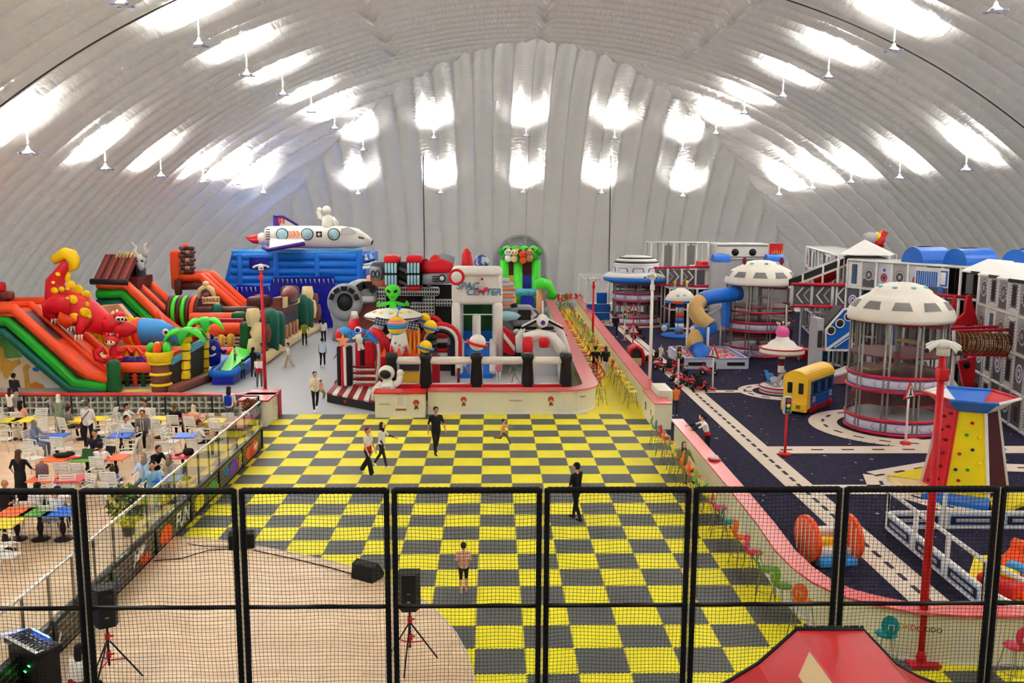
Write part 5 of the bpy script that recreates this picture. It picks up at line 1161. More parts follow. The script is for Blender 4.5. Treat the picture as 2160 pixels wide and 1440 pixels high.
b = MB(); b.tube([D(775, 592, YG + .3), D(800, 590, YG + .3), D(820, 594, YG + .3)], [.3, .5, .3], V_SALMON, 12); b.obj('salmon_pipe', GS)
b = MB(); b.tube([D(781, 577, YG), D(783, 577, YG), D(800, 578, YG), D(808, 578, YG)], [.3, .42, .42, .3], V_GREY, 14); gn = b.obj('gun_pod', GS)
for k in range(2): b = MB(); p = D(787 + k * 9, 578, YG - .4); b.tube([(p.x + .1 * math.cos(a), p.y, p.z + .2 * math.sin(a)) for a in [2 * PI * i / 10 for i in range(10)]], .035, V_BLACK, 5, closed=True); b.obj('gun_ring', gn)
for (a0, a1) in ((811, 838), (858, 886)):
 pA, pB = D(a0, 552, YG - .8), D(a1, 603, YG - .8); b = MB(); b.bx(pA.x, pB.x, YG - .8, YG + .6, pB.z, pA.z, V_BLACK); rd = b.obj('radiator', GS)
 for h in range(2):
  for k in range(4):
   xa = lerp(pA.x, pB.x, (k + .12) / 4); xb = lerp(pA.x, pB.x, (k + .9) / 4); z0 = lerp(pB.z, pA.z, h / 2 + .03); z1 = lerp(pB.z, pA.z, h / 2 + .46)
   b = MB(); b.rbox(((xa + xb) / 2, YG - .85, (z0 + z1) / 2), (xb - xa, .2, z1 - z0), .06, V_PALE); b.obj('radiator_fin', rd)
 b = MB(); q = D(a1 + 4, 548, YG); b.rbox(((pA.x + q.x) / 2, YG, pA.z + .12), (q.x - pA.x + .1, 1.7, .45), .15, V_RED); b.rbox(((pA.x + pB.x) / 2, YG, pB.z - .12), (pB.x - pA.x + .1, 1.6, .3), .12, V_RED); b.obj('red_cap', GS)
 for k in range(3): b = MB(); p = D(a1 + 3, 565 + k * 14, YG); b.tube([p, p + Vector((.35, 0, -.15)), p + Vector((.5, 0, -.3))], .1, V_GREY if k != 1 else V_DGREY, 8); b.obj('pipe', GS)
b = MB(); b.rbox(tuple(D(848, 575, YG + 1)), (3.6, 1.4, 1.3), .3, V_DGREY); b.obj('hull', GS)
b = MB(); b.tube([D(884, 562, YG), D(905, 565, YG), D(930, 563, YG), D(955, 566, YG)], [.3, .45, .5, .35], V_RED, 12); b.tube([D(915, 552, YG + .6), D(935, 549, YG + .6), D(958, 553, YG + .6)], [.35, .45, .3], V_GREY, 12); b.ell(D(918, 551, YG + .4), (.35, .4, .4), V_RED); b.obj('red_wing', GS)
b = MB(); b.ext([D(886, 548, YG), D(900, 546, YG), D(912, 560, YG), D(900, 575, YG)], (0, .5, 0), V_CRIMSON); b.obj('red_wing', GS)
b = MB(); b.tube([D(892, 588, YG - .4), D(925, 588, YG - .4), D(950, 586, YG - .4)], [.3, .34, .3], V_GREY, 12); cn = b.obj('cannon', GS)
b = MB(); b.cyl(D(932, 587, YG - .8), D(932, 587, YG - .65), .22, V_BLACK, n=16); b.cyl(D(932, 587, YG - .88), D(932, 587, YG - .8), .13, V_WHITE, n=14); b.obj('cannon_light', cn)
for k in range(3): b = MB(); b.box(tuple(D(918, 583 + k * 5, YG - .76)), (.35, .05, .06), V_BLACK); b.obj('cannon_slot', cn)
b = MB(); pA, pB = D(795, 690, YG + 1.2), D(952, 600, YG + 1.2); b.bx(pA.x, pB.x, YG + 1.2, YG + 4, .1, pB.z, V_BLACK); b.obj('dark_hull', GS)
def truss(root, x0, y0, x1, y1, Y, vertical=False):
 pA, pB = D(x0, y1, Y), D(x1, y0, Y); b = MB(); b.rbox(((pA.x + pB.x) / 2, Y + .3, (pA.z + pB.z) / 2), (pB.x - pA.x, .7, pB.z - pA.z), .12, V_LGREY); o = b.obj('platform', root)
 n = int((x1 - x0) / 5); h = int(max(1, (y1 - y0) / 7)); b = MB()
 for i in range(n):
  for j in range(h): b.box((lerp(pA.x, pB.x, (i + .5) / n), Y - .06, lerp(pA.z, pB.z, (j + .5) / h)), ((pB.x - pA.x) / n * .62, .04, (pB.z - pA.z) / h * .55), V_BLACK)
 b.obj('dark_slots', o)
truss(GS, 795, 606, 926, 624, YG - .2); truss(GS, 892, 624, 916, 668, YG); truss(GS, 795, 606, 812, 668, YG); truss(GS, 916, 632, 955, 646, YG); truss(GS, 865, 638, 892, 662, YG + .2)
b = MB(); b.rbox(tuple(D(772, 630, YG - .2)), (1.15, .9, .35), .12, V_LGREY); b.obj('platform', GS)
b = MB(); pA, pB = D(753, 690, YG + .2), D(796, 632, YG + .2); b.bx(pA.x, pB.x, YG + .2, YG + 1.4, .1, pB.z, V_BRICK); b.obj('lower_hull', GS)
# ---- right part: small shuttle launcher ----
RS = T('inflatable_launcher', 'white inflatable launch frame with red nozzles at the right of the arena', 'inflatable launcher')
YR = 44.5
fr_ = [(1098, 742), (1096, 712), (1112, 690), (1130, 684), (1165, 686), (1182, 704), (1192, 735), (1196, 760)]
b = MB(); b.tube([D(x, y, YR) for x, y in fr_], .24, V_WHITE, 12); b.obj('frame', RS)
b = MB(); b.tube([D(1106, 715, YR - 1.2), D(1135, 706, YR - 1.2), D(1165, 712, YR - 1.2), D(1186, 740, YR - 2)], .3, V_WHITE, 12); b.obj('pipe', RS)
for k in range(3):
 b = MB(); b.tube([D(1108 + k * 4, 702 - k * 7, YR - .2 + k * .3), D(1172 - k * 5, 702 - k * 7, YR - .2 + k * .3)], .15, V_LGREY, 10); b.obj('cross_tube', RS)
for (x, y) in ((1120, 692), (1155, 692), (1120, 701), (1158, 701)): b = MB(); b.box(tuple(D(x, y, YR - .3)), (.6, .1, .14), V_BLACK); b.obj('dark_slot', RS)
for (x, y, h) in ((1113, 728, .75), (1148, 722, .45)):
 b = MB(); p = D(x, y, YR - 2); b.tube([p + Vector((0, 0, -h * .55)), p + Vector((0, 0, -h * .5)), p, p + Vector((0, 0, h * .5)), p + Vector((0, 0, h * .55))], [.16, .24, .27, .24, .14], V_RED, 12); b.obj('red_nozzle', RS)
b = MB(); b.bx(D(1103, 740, YR).x, D(1190, 740, YR).x, YR + .2, YR + 4, .1, D(1103, 715, YR).z, V_LGREY); b.obj('base', RS)
SHS = T('inflatable_shuttle', 'small white inflatable shuttle with dark wings on the launch frame', 'inflatable shuttle', tuple(D(1144, 676, YR - .6)))
b = MB(); b.ell((0, -.1, 0), (.3, .6, .34), V_WHITE, n=16); b.obj('fuselage', SHS)
b = MB(); b.ext([(-.25, 0, 0), (-.25, .6, 0), (-1.0, .3, -.35), (-1.05, 0, -.4)], (0, 0, .08), V_WHITE); b.ext([(.25, 0, 0), (.25, .6, 0), (1.0, .3, -.35), (1.05, 0, -.4)], (0, 0, .08), V_WHITE); b.obj('wing', SHS)
for s in (-1, 1): b = MB(); b.tube([(s * .3, -.02, -.02), (s * 1.05, -.02, -.4)], .06, V_BLACK, 8); b.obj('wing_edge', SHS)
b = MB(); b.ext([(0, .1, .25), (0, .5, .3), (0, .5, .95), (0, .3, .95)], (.07, 0, 0), V_WHITE); b.obj('tail_fin', SHS)
b = MB(); b.ell((0, -.68, -.02), (.12, .08, .12), V_PURPLE); b.obj('nose', SHS)
b = MB(); b.ext([(.08, .28, .3), (.08, .36, .3), (.08, .36, .9), (.08, .28, .9)], (.01, 0, 0), V_BLACK); b.obj('tail_stripe', SHS)
b = MB(); p = D(1068, 667, 47.5); b.T = Matrix.Translation(p); b.lathe([(.02, -.25), (.6, -.15), (.8, .05), (.55, .2), (.02, .3)], V_PALE, 20); b.one('inflatable_saucer', 'pale blue inflatable saucer just right of the white tower', 'inflatable saucer')
BR2 = T('inflatable_tower', 'salmon and grey ribbed inflatable tower behind the right side of the white slide', 'inflatable tower')
for k in range(7): b = MB(); p = D(1068, 600 + k * 8, 50); b.rbox(tuple(p), (.9 + (.15 if k % 2 else 0), .9, .26), .12, (V_SALMON, V_LGREY)[k % 2 == 0]); b.obj('rib', BR2)
b = MB(); b.rbox(tuple(D(1062, 592, 50)), (.7, .8, .3), .12, V_LGREY); b.obj('cap', BR2); p = D(1068, 650, 50); b = MB(); b.bx(p.x - .5, p.x + .5, 49.7, 50.6, 0, p.z, V_LGREY); b.obj('base', BR2)
PN = T('inflatable_wall', 'red and white diagonal striped inflatable wall right of the white tower', 'inflatable wall')
YP = 45.2
A0, A1, A2, A3 = D(1062, 690, YP), D(1086, 706, YP), D(1086, 748, YP), D(1062, 748, YP)
b = MB(); b.ext([A0, A1, A2, A3], (0, .4, 0), V_RED); b.obj('panel', PN)
b = MB(); b.ext([D(1062, 700, YP - .02), D(1062, 712, YP - .02), D(1086, 742, YP - .02), D(1086, 730, YP - .02)], (0, -.05, 0), V_WHITE); b.obj('white_stripe', PN)
b = MB(); b.ext([D(1062, 748, YP - .05), D(1062, 742, YP - .05), D(1072, 748, YP - .05)], (0, -.05, 0), V_BLACK); b.obj('dark_corner', PN)
for (x, y) in ((1090, 700), (1092, 712), (1092, 722), (1091, 733)): b = MB(); b.ell(D(x, y, YP + .3), (.2, .3, .16), V_LGREY); b.obj('bump', PN)
GB = T('inflatable_obstacle', 'dark grey box-shaped obstacle with tubes behind the launch frame', 'inflatable obstacle')
b = MB(); b.rbox(tuple(D(1100, 665, 48.5)), (1.3, 1.6, 1.1), .25, V_GREY); b.rbox(tuple(D(1122, 668, 49.5)), (.8, 1.6, .9), .25, V_DGREY); b.obj('box', GB)
b = MB(); b.box(tuple(D(1106, 664, 47.6)), (.7, .1, .55), V_BLACK); b.obj('dark_opening', GB)
b = MB(); b.tube([D(1083, 640, 48), D(1090, 662, 48), D(1097, 690, 48)], .2, V_BLACK, 8); b.tube([D(1112, 675, 47.8), D(1130, 660, 47.8)], .14, V_LGREY, 8); b.tube([D(1110, 668, 47.7), D(1122, 660, 47.7)], .07, V_RED, 6); b.obj('tube', GB)
b = MB(); b.bx(D(1083, 690, 48.2).x, D(1130, 690, 48.2).x, 48.2, 50.5, .05, D(1090, 680, 48.2).z, V_DGREY); b.obj('base', GB)
b = MB(); b.bx(D(835, 745, 44).x, D(952, 745, 44).x, 45.6, 49, .5, D(835, 730, 45).z, V_DGREY); b.obj('inner_block', SB2)
b = MB(); p0, p1 = D(840, 812, 41.5), D(886, 785, 41.5); b.bx(p0.x, p1.x, 41.5, 41.8, .5, p1.z, V_OCHRE); b.bx(p1.x + .1, p1.x + .9, 42, 42.3, .5, 1.9, V_CRIMSON); b.obj('inner_panel', SB2)
# ---- door in the end wall and green slide ----
YDR = 83.3
pc = D(1097, 560, YDR); r = D(1152, 560, YDR).x - pc.x; zt = D(1097, 497, YDR).z
b = MB(); P = [(pc.x - r, YDR, 0), (pc.x - r, YDR, zt - r)] + [(pc.x - r * math.cos(a), YDR, zt - r + r * math.sin(a)) for a in [PI * i / 20 for i in range(21)]] + [(pc.x + r, YDR, 0)]
b.tube(P, .13, mat('arch frame grey', (170, 172, 172), .4), 8); b.struct('door_1')
b = MB(); b.ext([(x, YDR + .3, z) for x, y, z in P], (0, .1, 0), mat('door membrane', (150, 155, 155), .5, var=.1)); b.struct('trim_6')
b = MB(); b.bx(pc.x - r - .3, pc.x + r + .3, YDR + .1, YDR + 2, 0, .1, M_GREYF)
for s in (-1, 1): b.bx(pc.x + s * (r + .1) - .1, pc.x + s * (r + .1) + .1, YDR, YDR + 1.5, 0, 2.5, mat('arch frame grey', (170, 172, 172), .4))
b.struct('trim_7')
GZ = T('inflatable_slide', 'green inflatable double slide with animal heads in front of the arched door', 'inflatable slide')
YZ = 76
b = MB()
for px in (1064, 1093, 1131):
 p = D(px, 548, YZ); b = MB(); b.tube([(p.x, YZ, .3), (p.x, YZ, 2), (p.x, YZ, p.z)], [.42, .4, .38], V_LIME, 12); b.obj('green_pillar', GZ)
for (a0, a1, m) in ((1069, 1089, V_OCHRE), (1098, 1126, V_NAVY)):
 p, q = D(a0, 640, YZ + .2), D(a1, 580, YZ + .2); b = MB(); b.yz([(YZ - 1.5, .3), (YZ + 1.5, q.z), (YZ + 1.5, .1), (YZ - 1.5, .1)], p.x, q.x, m); b.obj('slide_lane', GZ)
 b = MB(); b.bx(p.x, q.x, YZ + 1.4, YZ + 1.6, q.z - .3, D(a0, 550, YZ).z, V_BROWN); b.obj('dark_opening', GZ)
b = MB(); p, q = D(1060, 540, YZ), D(1134, 540, YZ); b.tube([p, q], .5, V_GREEN, 12)
for k in range(9): b.ell(p.lerp(q, k / 8) + Vector((0, -.1, .35 + .2 * (k % 2))), (.4, .35, .35), V_LIME if k % 2 else V_GREEN)
b.obj('leafy_band', GZ)
for (x, y, m, m2) in ((1072, 532, V_WHITE, V_BLACK), (1085, 533, V_CREAM, V_SALMON), (1103, 536, V_ORANGE, V_BRICK), (1117, 532, V_SKIN, V_BROWN)):
 h = D(x, y, YZ - .6); b = MB(); b.ell(h, (.33, .3, .3), m, n=12); hd = b.obj('animal_head', GZ)
 b = MB()
 for s in (-1, 1): b.ell(h + Vector((s * .24, 0, .25)), (.12, .1, .12), m2, n=8); b.ell(h + Vector((s * .12, -.28, .05)), (.05, .04, .06), V_BLACK, n=6)
 b.obj('ears', hd); b = MB(); b.ell(h + Vector((0, .05, -.5)), (.3, .28, .32), m if m != V_WHITE else V_WHITE, n=10); b.obj('animal_body', GZ)
b = MB(); p, q = D(1080, 616, YZ - 1.8), D(1132, 616, YZ - 1.8); b.cyl(p, q, .3, mat('toucan print', (80, 160, 190), .5), n=10); b.obj('front_band', GZ)
b = MB(); b.bx(D(1078, 640, YZ).x, D(1132, 640, YZ).x, YZ - 3.8, YZ - 1.6, 0, .7, V_LIME); b.obj('base', GZ); b = MB(); b.bx(D(1088, 640, YZ - 4).x, D(1128, 640, YZ - 4).x, YZ - 4.4, YZ - 3.8, 0, .9, V_OCHRE); b.obj('yellow_base', GZ)
CR = T('inflatable_crocodile', 'green inflatable crocodile head on a tan post right of the green slide', 'inflatable figure', tuple(D(1148, 603, 70)))
b = MB(); b.tube([(-.7, 0, .1), (-.2, 0, .2), (.3, 0, .1), (.6, 0, -.4), (.75, 0, -.7)], [.35, .48, .42, .3, .25], V_LIME, 12); b.ell((.6, -.1, -.8), (.45, .3, .3), V_GREEN); b.obj('head', CR)
b = MB(); b.tube([(-.35, .1, -2.6), (-.3, .1, -1.5), (-.35, .1, -.3)], [.3, .32, .28], V_SKIN, 10); b.obj('post', CR)
b = MB(); b.ell((.0, -.35, .35), (.1, .06, .1), V_WHITE); b.obj('eye', CR)
# ================= RIGHT: PLAYGROUND =================
M_FRW = mat('white padded frame', (222, 222, 220), .45, bump=.15, bscale=6); M_FRG = mat('grey padded post', (140, 138, 136), .55); M_RPAD = mat('red padded ring', (186, 22, 48), .45)
M_LIL = mat('lilac white panel', (205, 206, 222), .4); M_PURP = mat('violet stripe', (90, 60, 160), .4); M_SOFTW = mat('soft white dome', (236, 232, 222), .42); M_WIN = mat('grey dome window', (118, 118, 116), .4)
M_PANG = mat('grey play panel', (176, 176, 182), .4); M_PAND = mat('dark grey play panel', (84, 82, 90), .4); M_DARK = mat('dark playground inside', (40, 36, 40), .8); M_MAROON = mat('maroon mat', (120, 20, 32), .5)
M_PBLUE = mat('play blue', (24, 100, 200), .4); M_PRED = mat('play red', (200, 24, 36), .4); M_PWH = mat('play white', (232, 232, 230), .4); M_BLACKP = mat('play black', (20, 20, 24), .5)
M_TEALD = mat('teal dot', (140, 205, 205), .4); M_RIMB = mat('rim blue', (30, 110, 205), .4); M_SAND = mat('tan tube', (190, 156, 96), .4)
def netmat():
 m = bpy.data.materials.new('grey play net'); m.use_nodes = True; nt = m.node_tree; b = nt.nodes['Principled BSDF']; tc = nt.nodes.new('ShaderNodeTexCoord')
 b.inputs['Base Color'].default_value = (*lin((96, 94, 92)), 1)
 sp = nt.nodes.new('ShaderNodeSeparateXYZ'); nt.links.new(tc.outputs['UV'], sp.inputs[0])
 def M(op, a, c):
  n = nt.nodes.new('ShaderNodeMath'); n.operation = op
  for i, v in enumerate((a, c)):
   if isinstance(v, (int, float)): n.inputs[i].default_value = v
   else: nt.links.new(v, n.inputs[i])
  return n.outputs[0]
 u = M('LESS_THAN', M('FRACT', M('MULTIPLY', sp.outputs[0], 18.0), 0), .09); v = M('LESS_THAN', M('FRACT', M('MULTIPLY', sp.outputs[1], 18.0), 0), .09)
 al = M('MAXIMUM', u, v); nt.links.new(al, b.inputs['Alpha']); return m
M_PNET = netmat()
def patch(b, cx, cy, prof, a, da, z0, z1, mt, off=.02, n=6, m=4):   # patch on a lathe surface
 def R(z):
  for (r0, q0), (r1, q1) in zip(prof, prof[1:]):
   if min(q0, q1) <= z <= max(q0, q1): return lerp(r0, r1, (z - q0) / (q1 - q0 + 1e-9))
  return prof[0][0]
 vs = []; fs = []
 for j in range(m + 1):
  z = lerp(z0, z1, j / m); k = lerp(1, .78, j / m)
  for i in range(n + 1):
   t = a + da * k * (2 * i / n - 1); r = R(z) + off; vs.append((cx + r * math.cos(t), cy + r * math.sin(t), z))
 for j in range(m):
  for i in range(n): q = j * (n + 1) + i; fs.append((q, q + 1, q + n + 2, q + n + 1))
 b.add(vs, fs, mt, True)
def chevron(b, p, ux, s, mt, w_=.35, off=.03):   # p centre, ux unit vector along the panel, points to +ux
 n = Vector((ux.y, -ux.x, 0)) * off
 P = [(-.5, .9), (-.5 + w_, .9), (.5, 0), (-.5 + w_, -.9), (-.5, -.9), (.5 - w_, 0)]
 q = [p + ux * (a * s) + Vector((0, 0, c * s)) + n for a, c in P]
 b.add(q + [v - n * .5 for v in q], [(0, 1, 2, 5), (5, 2, 3, 4)], mt)
def tower(root, r, rings, bands, ztop, ncol, fl, floors=True):
 for k in range(ncol):
  a = 2 * PI * (k + .5) / ncol
  b = MB()
  for s in (-.05, .05): b.cyl((r * math.cos(a + s), r * math.sin(a + s), 0), (r * math.cos(a + s), r * math.sin(a + s), ztop), .045, M_FRG, n=7)
  b.obj('post', root)
 for z in rings:
  b = MB(); N = 40; b.tube([((r + .05) * math.cos(2 * PI * i / N), (r + .05) * math.sin(2 * PI * i / N), z) for i in range(N)], [.07 if i % 2 else .055 for i in range(N)], M_RPAD, 7, closed=True); b.obj('ring_pad', root)
 for z0, z1 in bands:
  b = MB(); b.lathe([(r + .02, z0), (r + .02, z1)], M_LIL, 40); b.lathe([(r + .03, z0 + .03), (r + .03, z0 + .07)], M_PURP, 40); b.lathe([(r + .03, z1 - .07), (r + .03, z1 - .03)], M_PURP, 40); bd_ = b.obj('band_panel', root)
  b = MB()
  for k in range(26):
   a = 2 * PI * k / 26; p = Vector(((r + .05) * math.cos(a), (r + .05) * math.sin(a), (z0 + z1) / 2)); ux = Vector((math.sin(a), -math.cos(a), 0))
   if k % 4 != 3: chevron(b, p, ux, (z1 - z0) * .3, mat('chevron grey', (120, 118, 130), .4), .2, .01)
  b.obj('chevron', bd_)
 for z in fl:
  b = MB(); b.lathe([(.25, z), (r - .05, z), (r - .05, z + .06), (.25, z + .06)], M_MAROON if z > .3 else M_DARK, 24, smooth=False); b.obj('floor_ring', root)
 b = MB(); b.cyl((0, 0, 0), (0, 0, ztop), .12, M_FRG, n=8)
 for k in range(8): a = k * PI / 4 + .3; z = ztop * (k + .5) / 8; b.box((math.cos(a) * r * .45, math.sin(a) * r * .45, z), (r * .8, .5, .07), M_PRED if k % 2 else M_SAND, rz=a)
 b.obj('inner_steps', root)
 me = bpy.data.meshes.new('net'); N = 40; vs = []; fs = []
 for z in (rings[0], ztop): vs += [((r - .04) * math.cos(2 * PI * i / N), (r - .04) * math.sin(2 * PI * i / N), z) for i in range(N)]
 fs = [(i, (i + 1) % N, N + (i + 1) % N, N + i) for i in range(N)]
 me.from_pydata(vs, [], fs); uvl = me.uv_layers.new(); k = 0
 for i in range(N):
  for (u, v) in ((i, 0), (i + 1, 0), (i + 1, 10), (i, 10)): uvl.data[k].uv = (u * .5, v); k += 1
 me.materials.append(M_PNET); o = bpy.data.objects.new('net', me); COL.objects.link(o); o.parent = root
# T3: near white-domed tower
T3 = T('play_tower', 'nearest round play tower with smooth white dome and grey windows', 'play tower', (16.6, 35.35, 0))
zf = lambda py, Y: D(1882, py, Y).z
z3 = zf(684, 33.5)
tower(T3, 1.85, [.08, .62, 1.78, 2.35, z3], [(.1, .58), (1.84, 2.3)], z3, 10, [.3, 1.2, 2.3, 3.1])
b = MB(); pf = [(2.02, z3 - .02), (2.05, z3 + .15), (1.98, z3 + .42), (1.72, z3 + .75), (1.32, z3 + .98), (1.2, z3 + 1.05), (1.1, z3 + 1.18), (.85, z3 + 1.34), (.5, z3 + 1.46), (.02, z3 + 1.5)]
b.lathe(pf, M_SOFTW, 40); b.obj('dome', T3)
for k in range(10):
 b = MB(); patch(b, 0, 0, pf, -PI / 2 + (k + .35) * PI / 5, .2, z3 + .5, z3 + .8, M_WIN); b.obj('dome_window', T3)
for k in range(8): a = -PI / 2 + k * PI / 4 + .05; b = MB(); b.ell((.88 * math.cos(a), .88 * math.sin(a), z3 + 1.32), (.11, .11, .06), M_TEALD, n=10); b.obj('teal_light', T3)
# T2
T2 = T('play_tower', 'middle round play tower with white dome and small ears, behind the tube slide', 'play tower', (16.7, 54.5, 0))
z2 = D(1600, 603, 52.5).z
tower(T2, 2.0, [.1, .6, 1.6, 2.15, z2 * .63, z2], [(.14, .56), (1.64, 2.1)], z2, 10, [.3, 1.2, 2.1, 3.0])
pf2 = [(2.2, z2 - .02), (2.22, z2 + .15), (2.1, z2 + .5), (1.75, z2 + .85), (1.35, z2 + 1.05), (1.2, z2 + 1.12), (.95, z2 + 1.3), (.5, z2 + 1.42), (.02, z2 + 1.46)]
b = MB(); b.lathe(pf2, M_SOFTW, 36); b.obj('dome', T2)
for k in range(10): b = MB(); patch(b, 0, 0, pf2, -PI / 2 + (k + .5) * PI / 5, .2, z2 + .45, z2 + .78, M_WIN); b.obj('dome_window', T2)
for k in range(7): a = -PI / 2 + k * PI / 3.5; b = MB(); b.ell((1.0 * math.cos(a), 1.0 * math.sin(a), z2 + 1.27), (.13, .13, .06), M_TEALD, n=10); b.obj('teal_light', T2)
for s in (-1, 1): b = MB(); b.ell((s * 1.15, -.3, z2 + 1.4), (.14, .1, .24), M_MAROON); b.obj('ear', T2)
# T1
T1 = T('play_tower', 'far round play tower with blue-rimmed saucer roof and striped cap', 'play tower', (11.4, 69.6, 0))
z1 = D(1325, 600, 67.5).z
tower(T1, 1.75, [.1, .65, 1.9, 2.5, z1], [(.14, .6), (1.95, 2.45)], z1, 10, [.3, 1.6, 2.9])
Z = lambda py: D(1325, py, 67.8).z
b = MB(); b.lathe([(2.0, z1), (2.55, Z(594)), (2.6, Z(586))], M_RIMB, 36); b.obj('blue_rim', T1)
b = MB(); b.lathe([(2.6, Z(586)), (2.3, Z(580)), (1.8, Z(575)), (1.78, Z(563)), (1.7, Z(560))], M_LIL, 36); b.obj('saucer', T1)
b = MB(); b.lathe([(2.58, Z(585.6)), (2.62, Z(584.5)), (2.2, Z(577.5))], M_PWH, 36); b.obj('white_rim', T1)
pr1 = [(1.78, Z(575)), (1.78, Z(563))]
for k in range(9):
 a = -PI / 2 + (k - .1) * 2 * PI / 9; b = MB(); patch(b, 0, 0, pr1, a, .27, Z(576), Z(566), M_BLACKP, .02); patch(b, 0, 0, pr1, a, .23, Z(575), Z(567), M_PWH, .04); b.obj('cabin_window', T1)
for k in range(8): a = -PI / 2 + k * PI / 4; b = MB(); b.ell((2.25 * math.cos(a), 2.25 * math.sin(a), Z(580)), (.22, .16, .04), M_PWH, R=(0, 0, a), n=10); b.obj('rim_light', T1)
for (r0, za, r1, zb_, m) in ((1.72, 563, 1.76, 556, M_PWH), (1.76, 556, 1.66, 552.5, M_BLACKP), (1.66, 552.5, 1.45, 547, M_PWH), (1.45, 547, 1.25, 544, M_BLACKP), (1.25, 544, .8, 541, M_PWH), (.8, 541, .02, 540, M_PWH)):
 b = MB(); b.lathe([(r0, Z(za)), (r1, Z(zb_))], m, 36); b.obj('cap_band', T1)

# ---- modular walls ----
def gearpanel(b, c, ux, w_, h, kind):
 n = Vector((ux.y, -ux.x, 0))
 def quad(cx, cz, sx, sz, mt, o):
  q = [c + ux * (cx + a * sx) + Vector((0, 0, cz + e * sz)) + n * o for a, e in ((-.5, -.5), (.5, -.5), (.5, .5), (-.5, .5))]; b.add(q, [(0, 1, 2, 3)], mt)
 def disc(cx, cz, r, mt, o, r2=0, seg=16, a0=0, a1=2 * PI):
  vs = []; 
  for i in range(seg + 1):
   a = a0 + (a1 - a0) * i / seg
   vs += [c + ux * (cx + r * math.cos(a)) + Vector((0, 0, cz + r * math.sin(a))) + n * o, c + ux * (cx + r2 * math.cos(a)) + Vector((0, 0, cz + r2 * math.sin(a))) + n * o]
  b.add(vs, [(2 * i, 2 * i + 2, 2 * i + 3, 2 * i + 1) for i in range(seg)], mt)
 if kind == 'glass': quad(0, 0, w_ * .8, h * .85, M_WIN, .004)
 if kind == 'net': quad(0, 0, w_ * .5, h * .8, M_DARK, .004); quad(0, 0, w_ * .42, h * .7, M_PAND, .01)
 if kind == 'gear':
  quad(0, 0, w_, h, M_PANG, 0); quad(-.0, -.32 * h, w_ * .9, h * .3, M_PAND, .006)
  disc(0, .02, w_ * .36, M_PWH, .012); disc(0, .02, w_ * .28, M_PAND, .018)
  for i in range(16): a = i * PI / 8; q = [c + ux * (r_ * math.cos(a + d)) + Vector((0, 0, .02 + r_ * math.sin(a + d))) + n * .02 for r_, d in ((w_ * .3, -.07), (w_ * .4, -.07), (w_ * .4, .07), (w_ * .3, .07))]; b.add(q, [(0, 1, 2, 3)], M_MAROON if i % 2 else M_BLACKP)
  disc(0, .02, w_ * .12, M_PANG, .024)
 if kind == 'slot':
  quad(0, 0, w_, h, M_PWH, 0); quad(0, 0, w_ * .55, h * .72, M_PAND, .008); quad(0, 0, w_ * .4, h * .6, M_DARK, .014)
  for i in range(9):
   for s in (-.36, .36): quad(s * w_, (i / 8 - .5) * h * .75, w_ * .1, h * .035, M_BLACKP, .01)
 if kind == 'target':
  quad(0, 0, w_, h, M_PAND, 0); disc(0, .05, w_ * .36, M_PWH, .008); disc(0, .05, w_ * .27, M_PBLUE, .014); disc(0, .05, w_ * .2, M_PWH, .02); disc(0, .05, w_ * .1, M_PRED, .026)
  for i in range(8):
   for s in (-.4, .4): quad(s * w_, (i / 7 - .5) * h * .85, w_ * .06, h * .03, M_PBLUE if i > 1 else M_PWH, .01)
 if kind == 'round':
  quad(0, 0, w_, h, M_LIL, 0); disc(0, -.05 * h, w_ * .26, M_MAROON, .01); disc(0, .25 * h, w_ * .1, M_PBLUE, .01); quad(0, -.35 * h, w_ * .5, h * .06, M_MAROON, .01); disc(0, -.05 * h, w_ * .2, mat('pinkish', (190, 110, 120), .4), .015, r2=w_ * .12)
 if kind == 'arch':
  quad(0, 0, w_, h, M_PAND, 0); disc(0, .1 * h, w_ * .36, M_MAROON, .008, r2=w_ * .31, a1=PI); quad(-.33 * w_, -.15 * h, w_ * .05, h * .5, M_MAROON, .008); quad(.33 * w_, -.15 * h, w_ * .05, h * .5, M_MAROON, .008); quad(0, -.1 * h, w_ * .35, h * .5, M_DARK, .01)
 if kind == 'bars':
  quad(0, 0, w_, h, M_PWH, 0); quad(0, 0, w_ * .45, h * .8, M_PAND, .006); quad(0, 0, w_ * .12, h * .8, M_PBLUE, .012)
 if kind == 'stripe':
  quad(0, 0, w_, h, M_PWH, 0); quad(-.0, 0, w_ * .3, h * .9, mat('play orange', (230, 90, 40), .4), .01); quad(0, .25 * h, w_ * .3, h * .16, M_MAROON, .014); quad(0, -.25 * h, w_ * .3, h * .16, M_MAROON, .014)
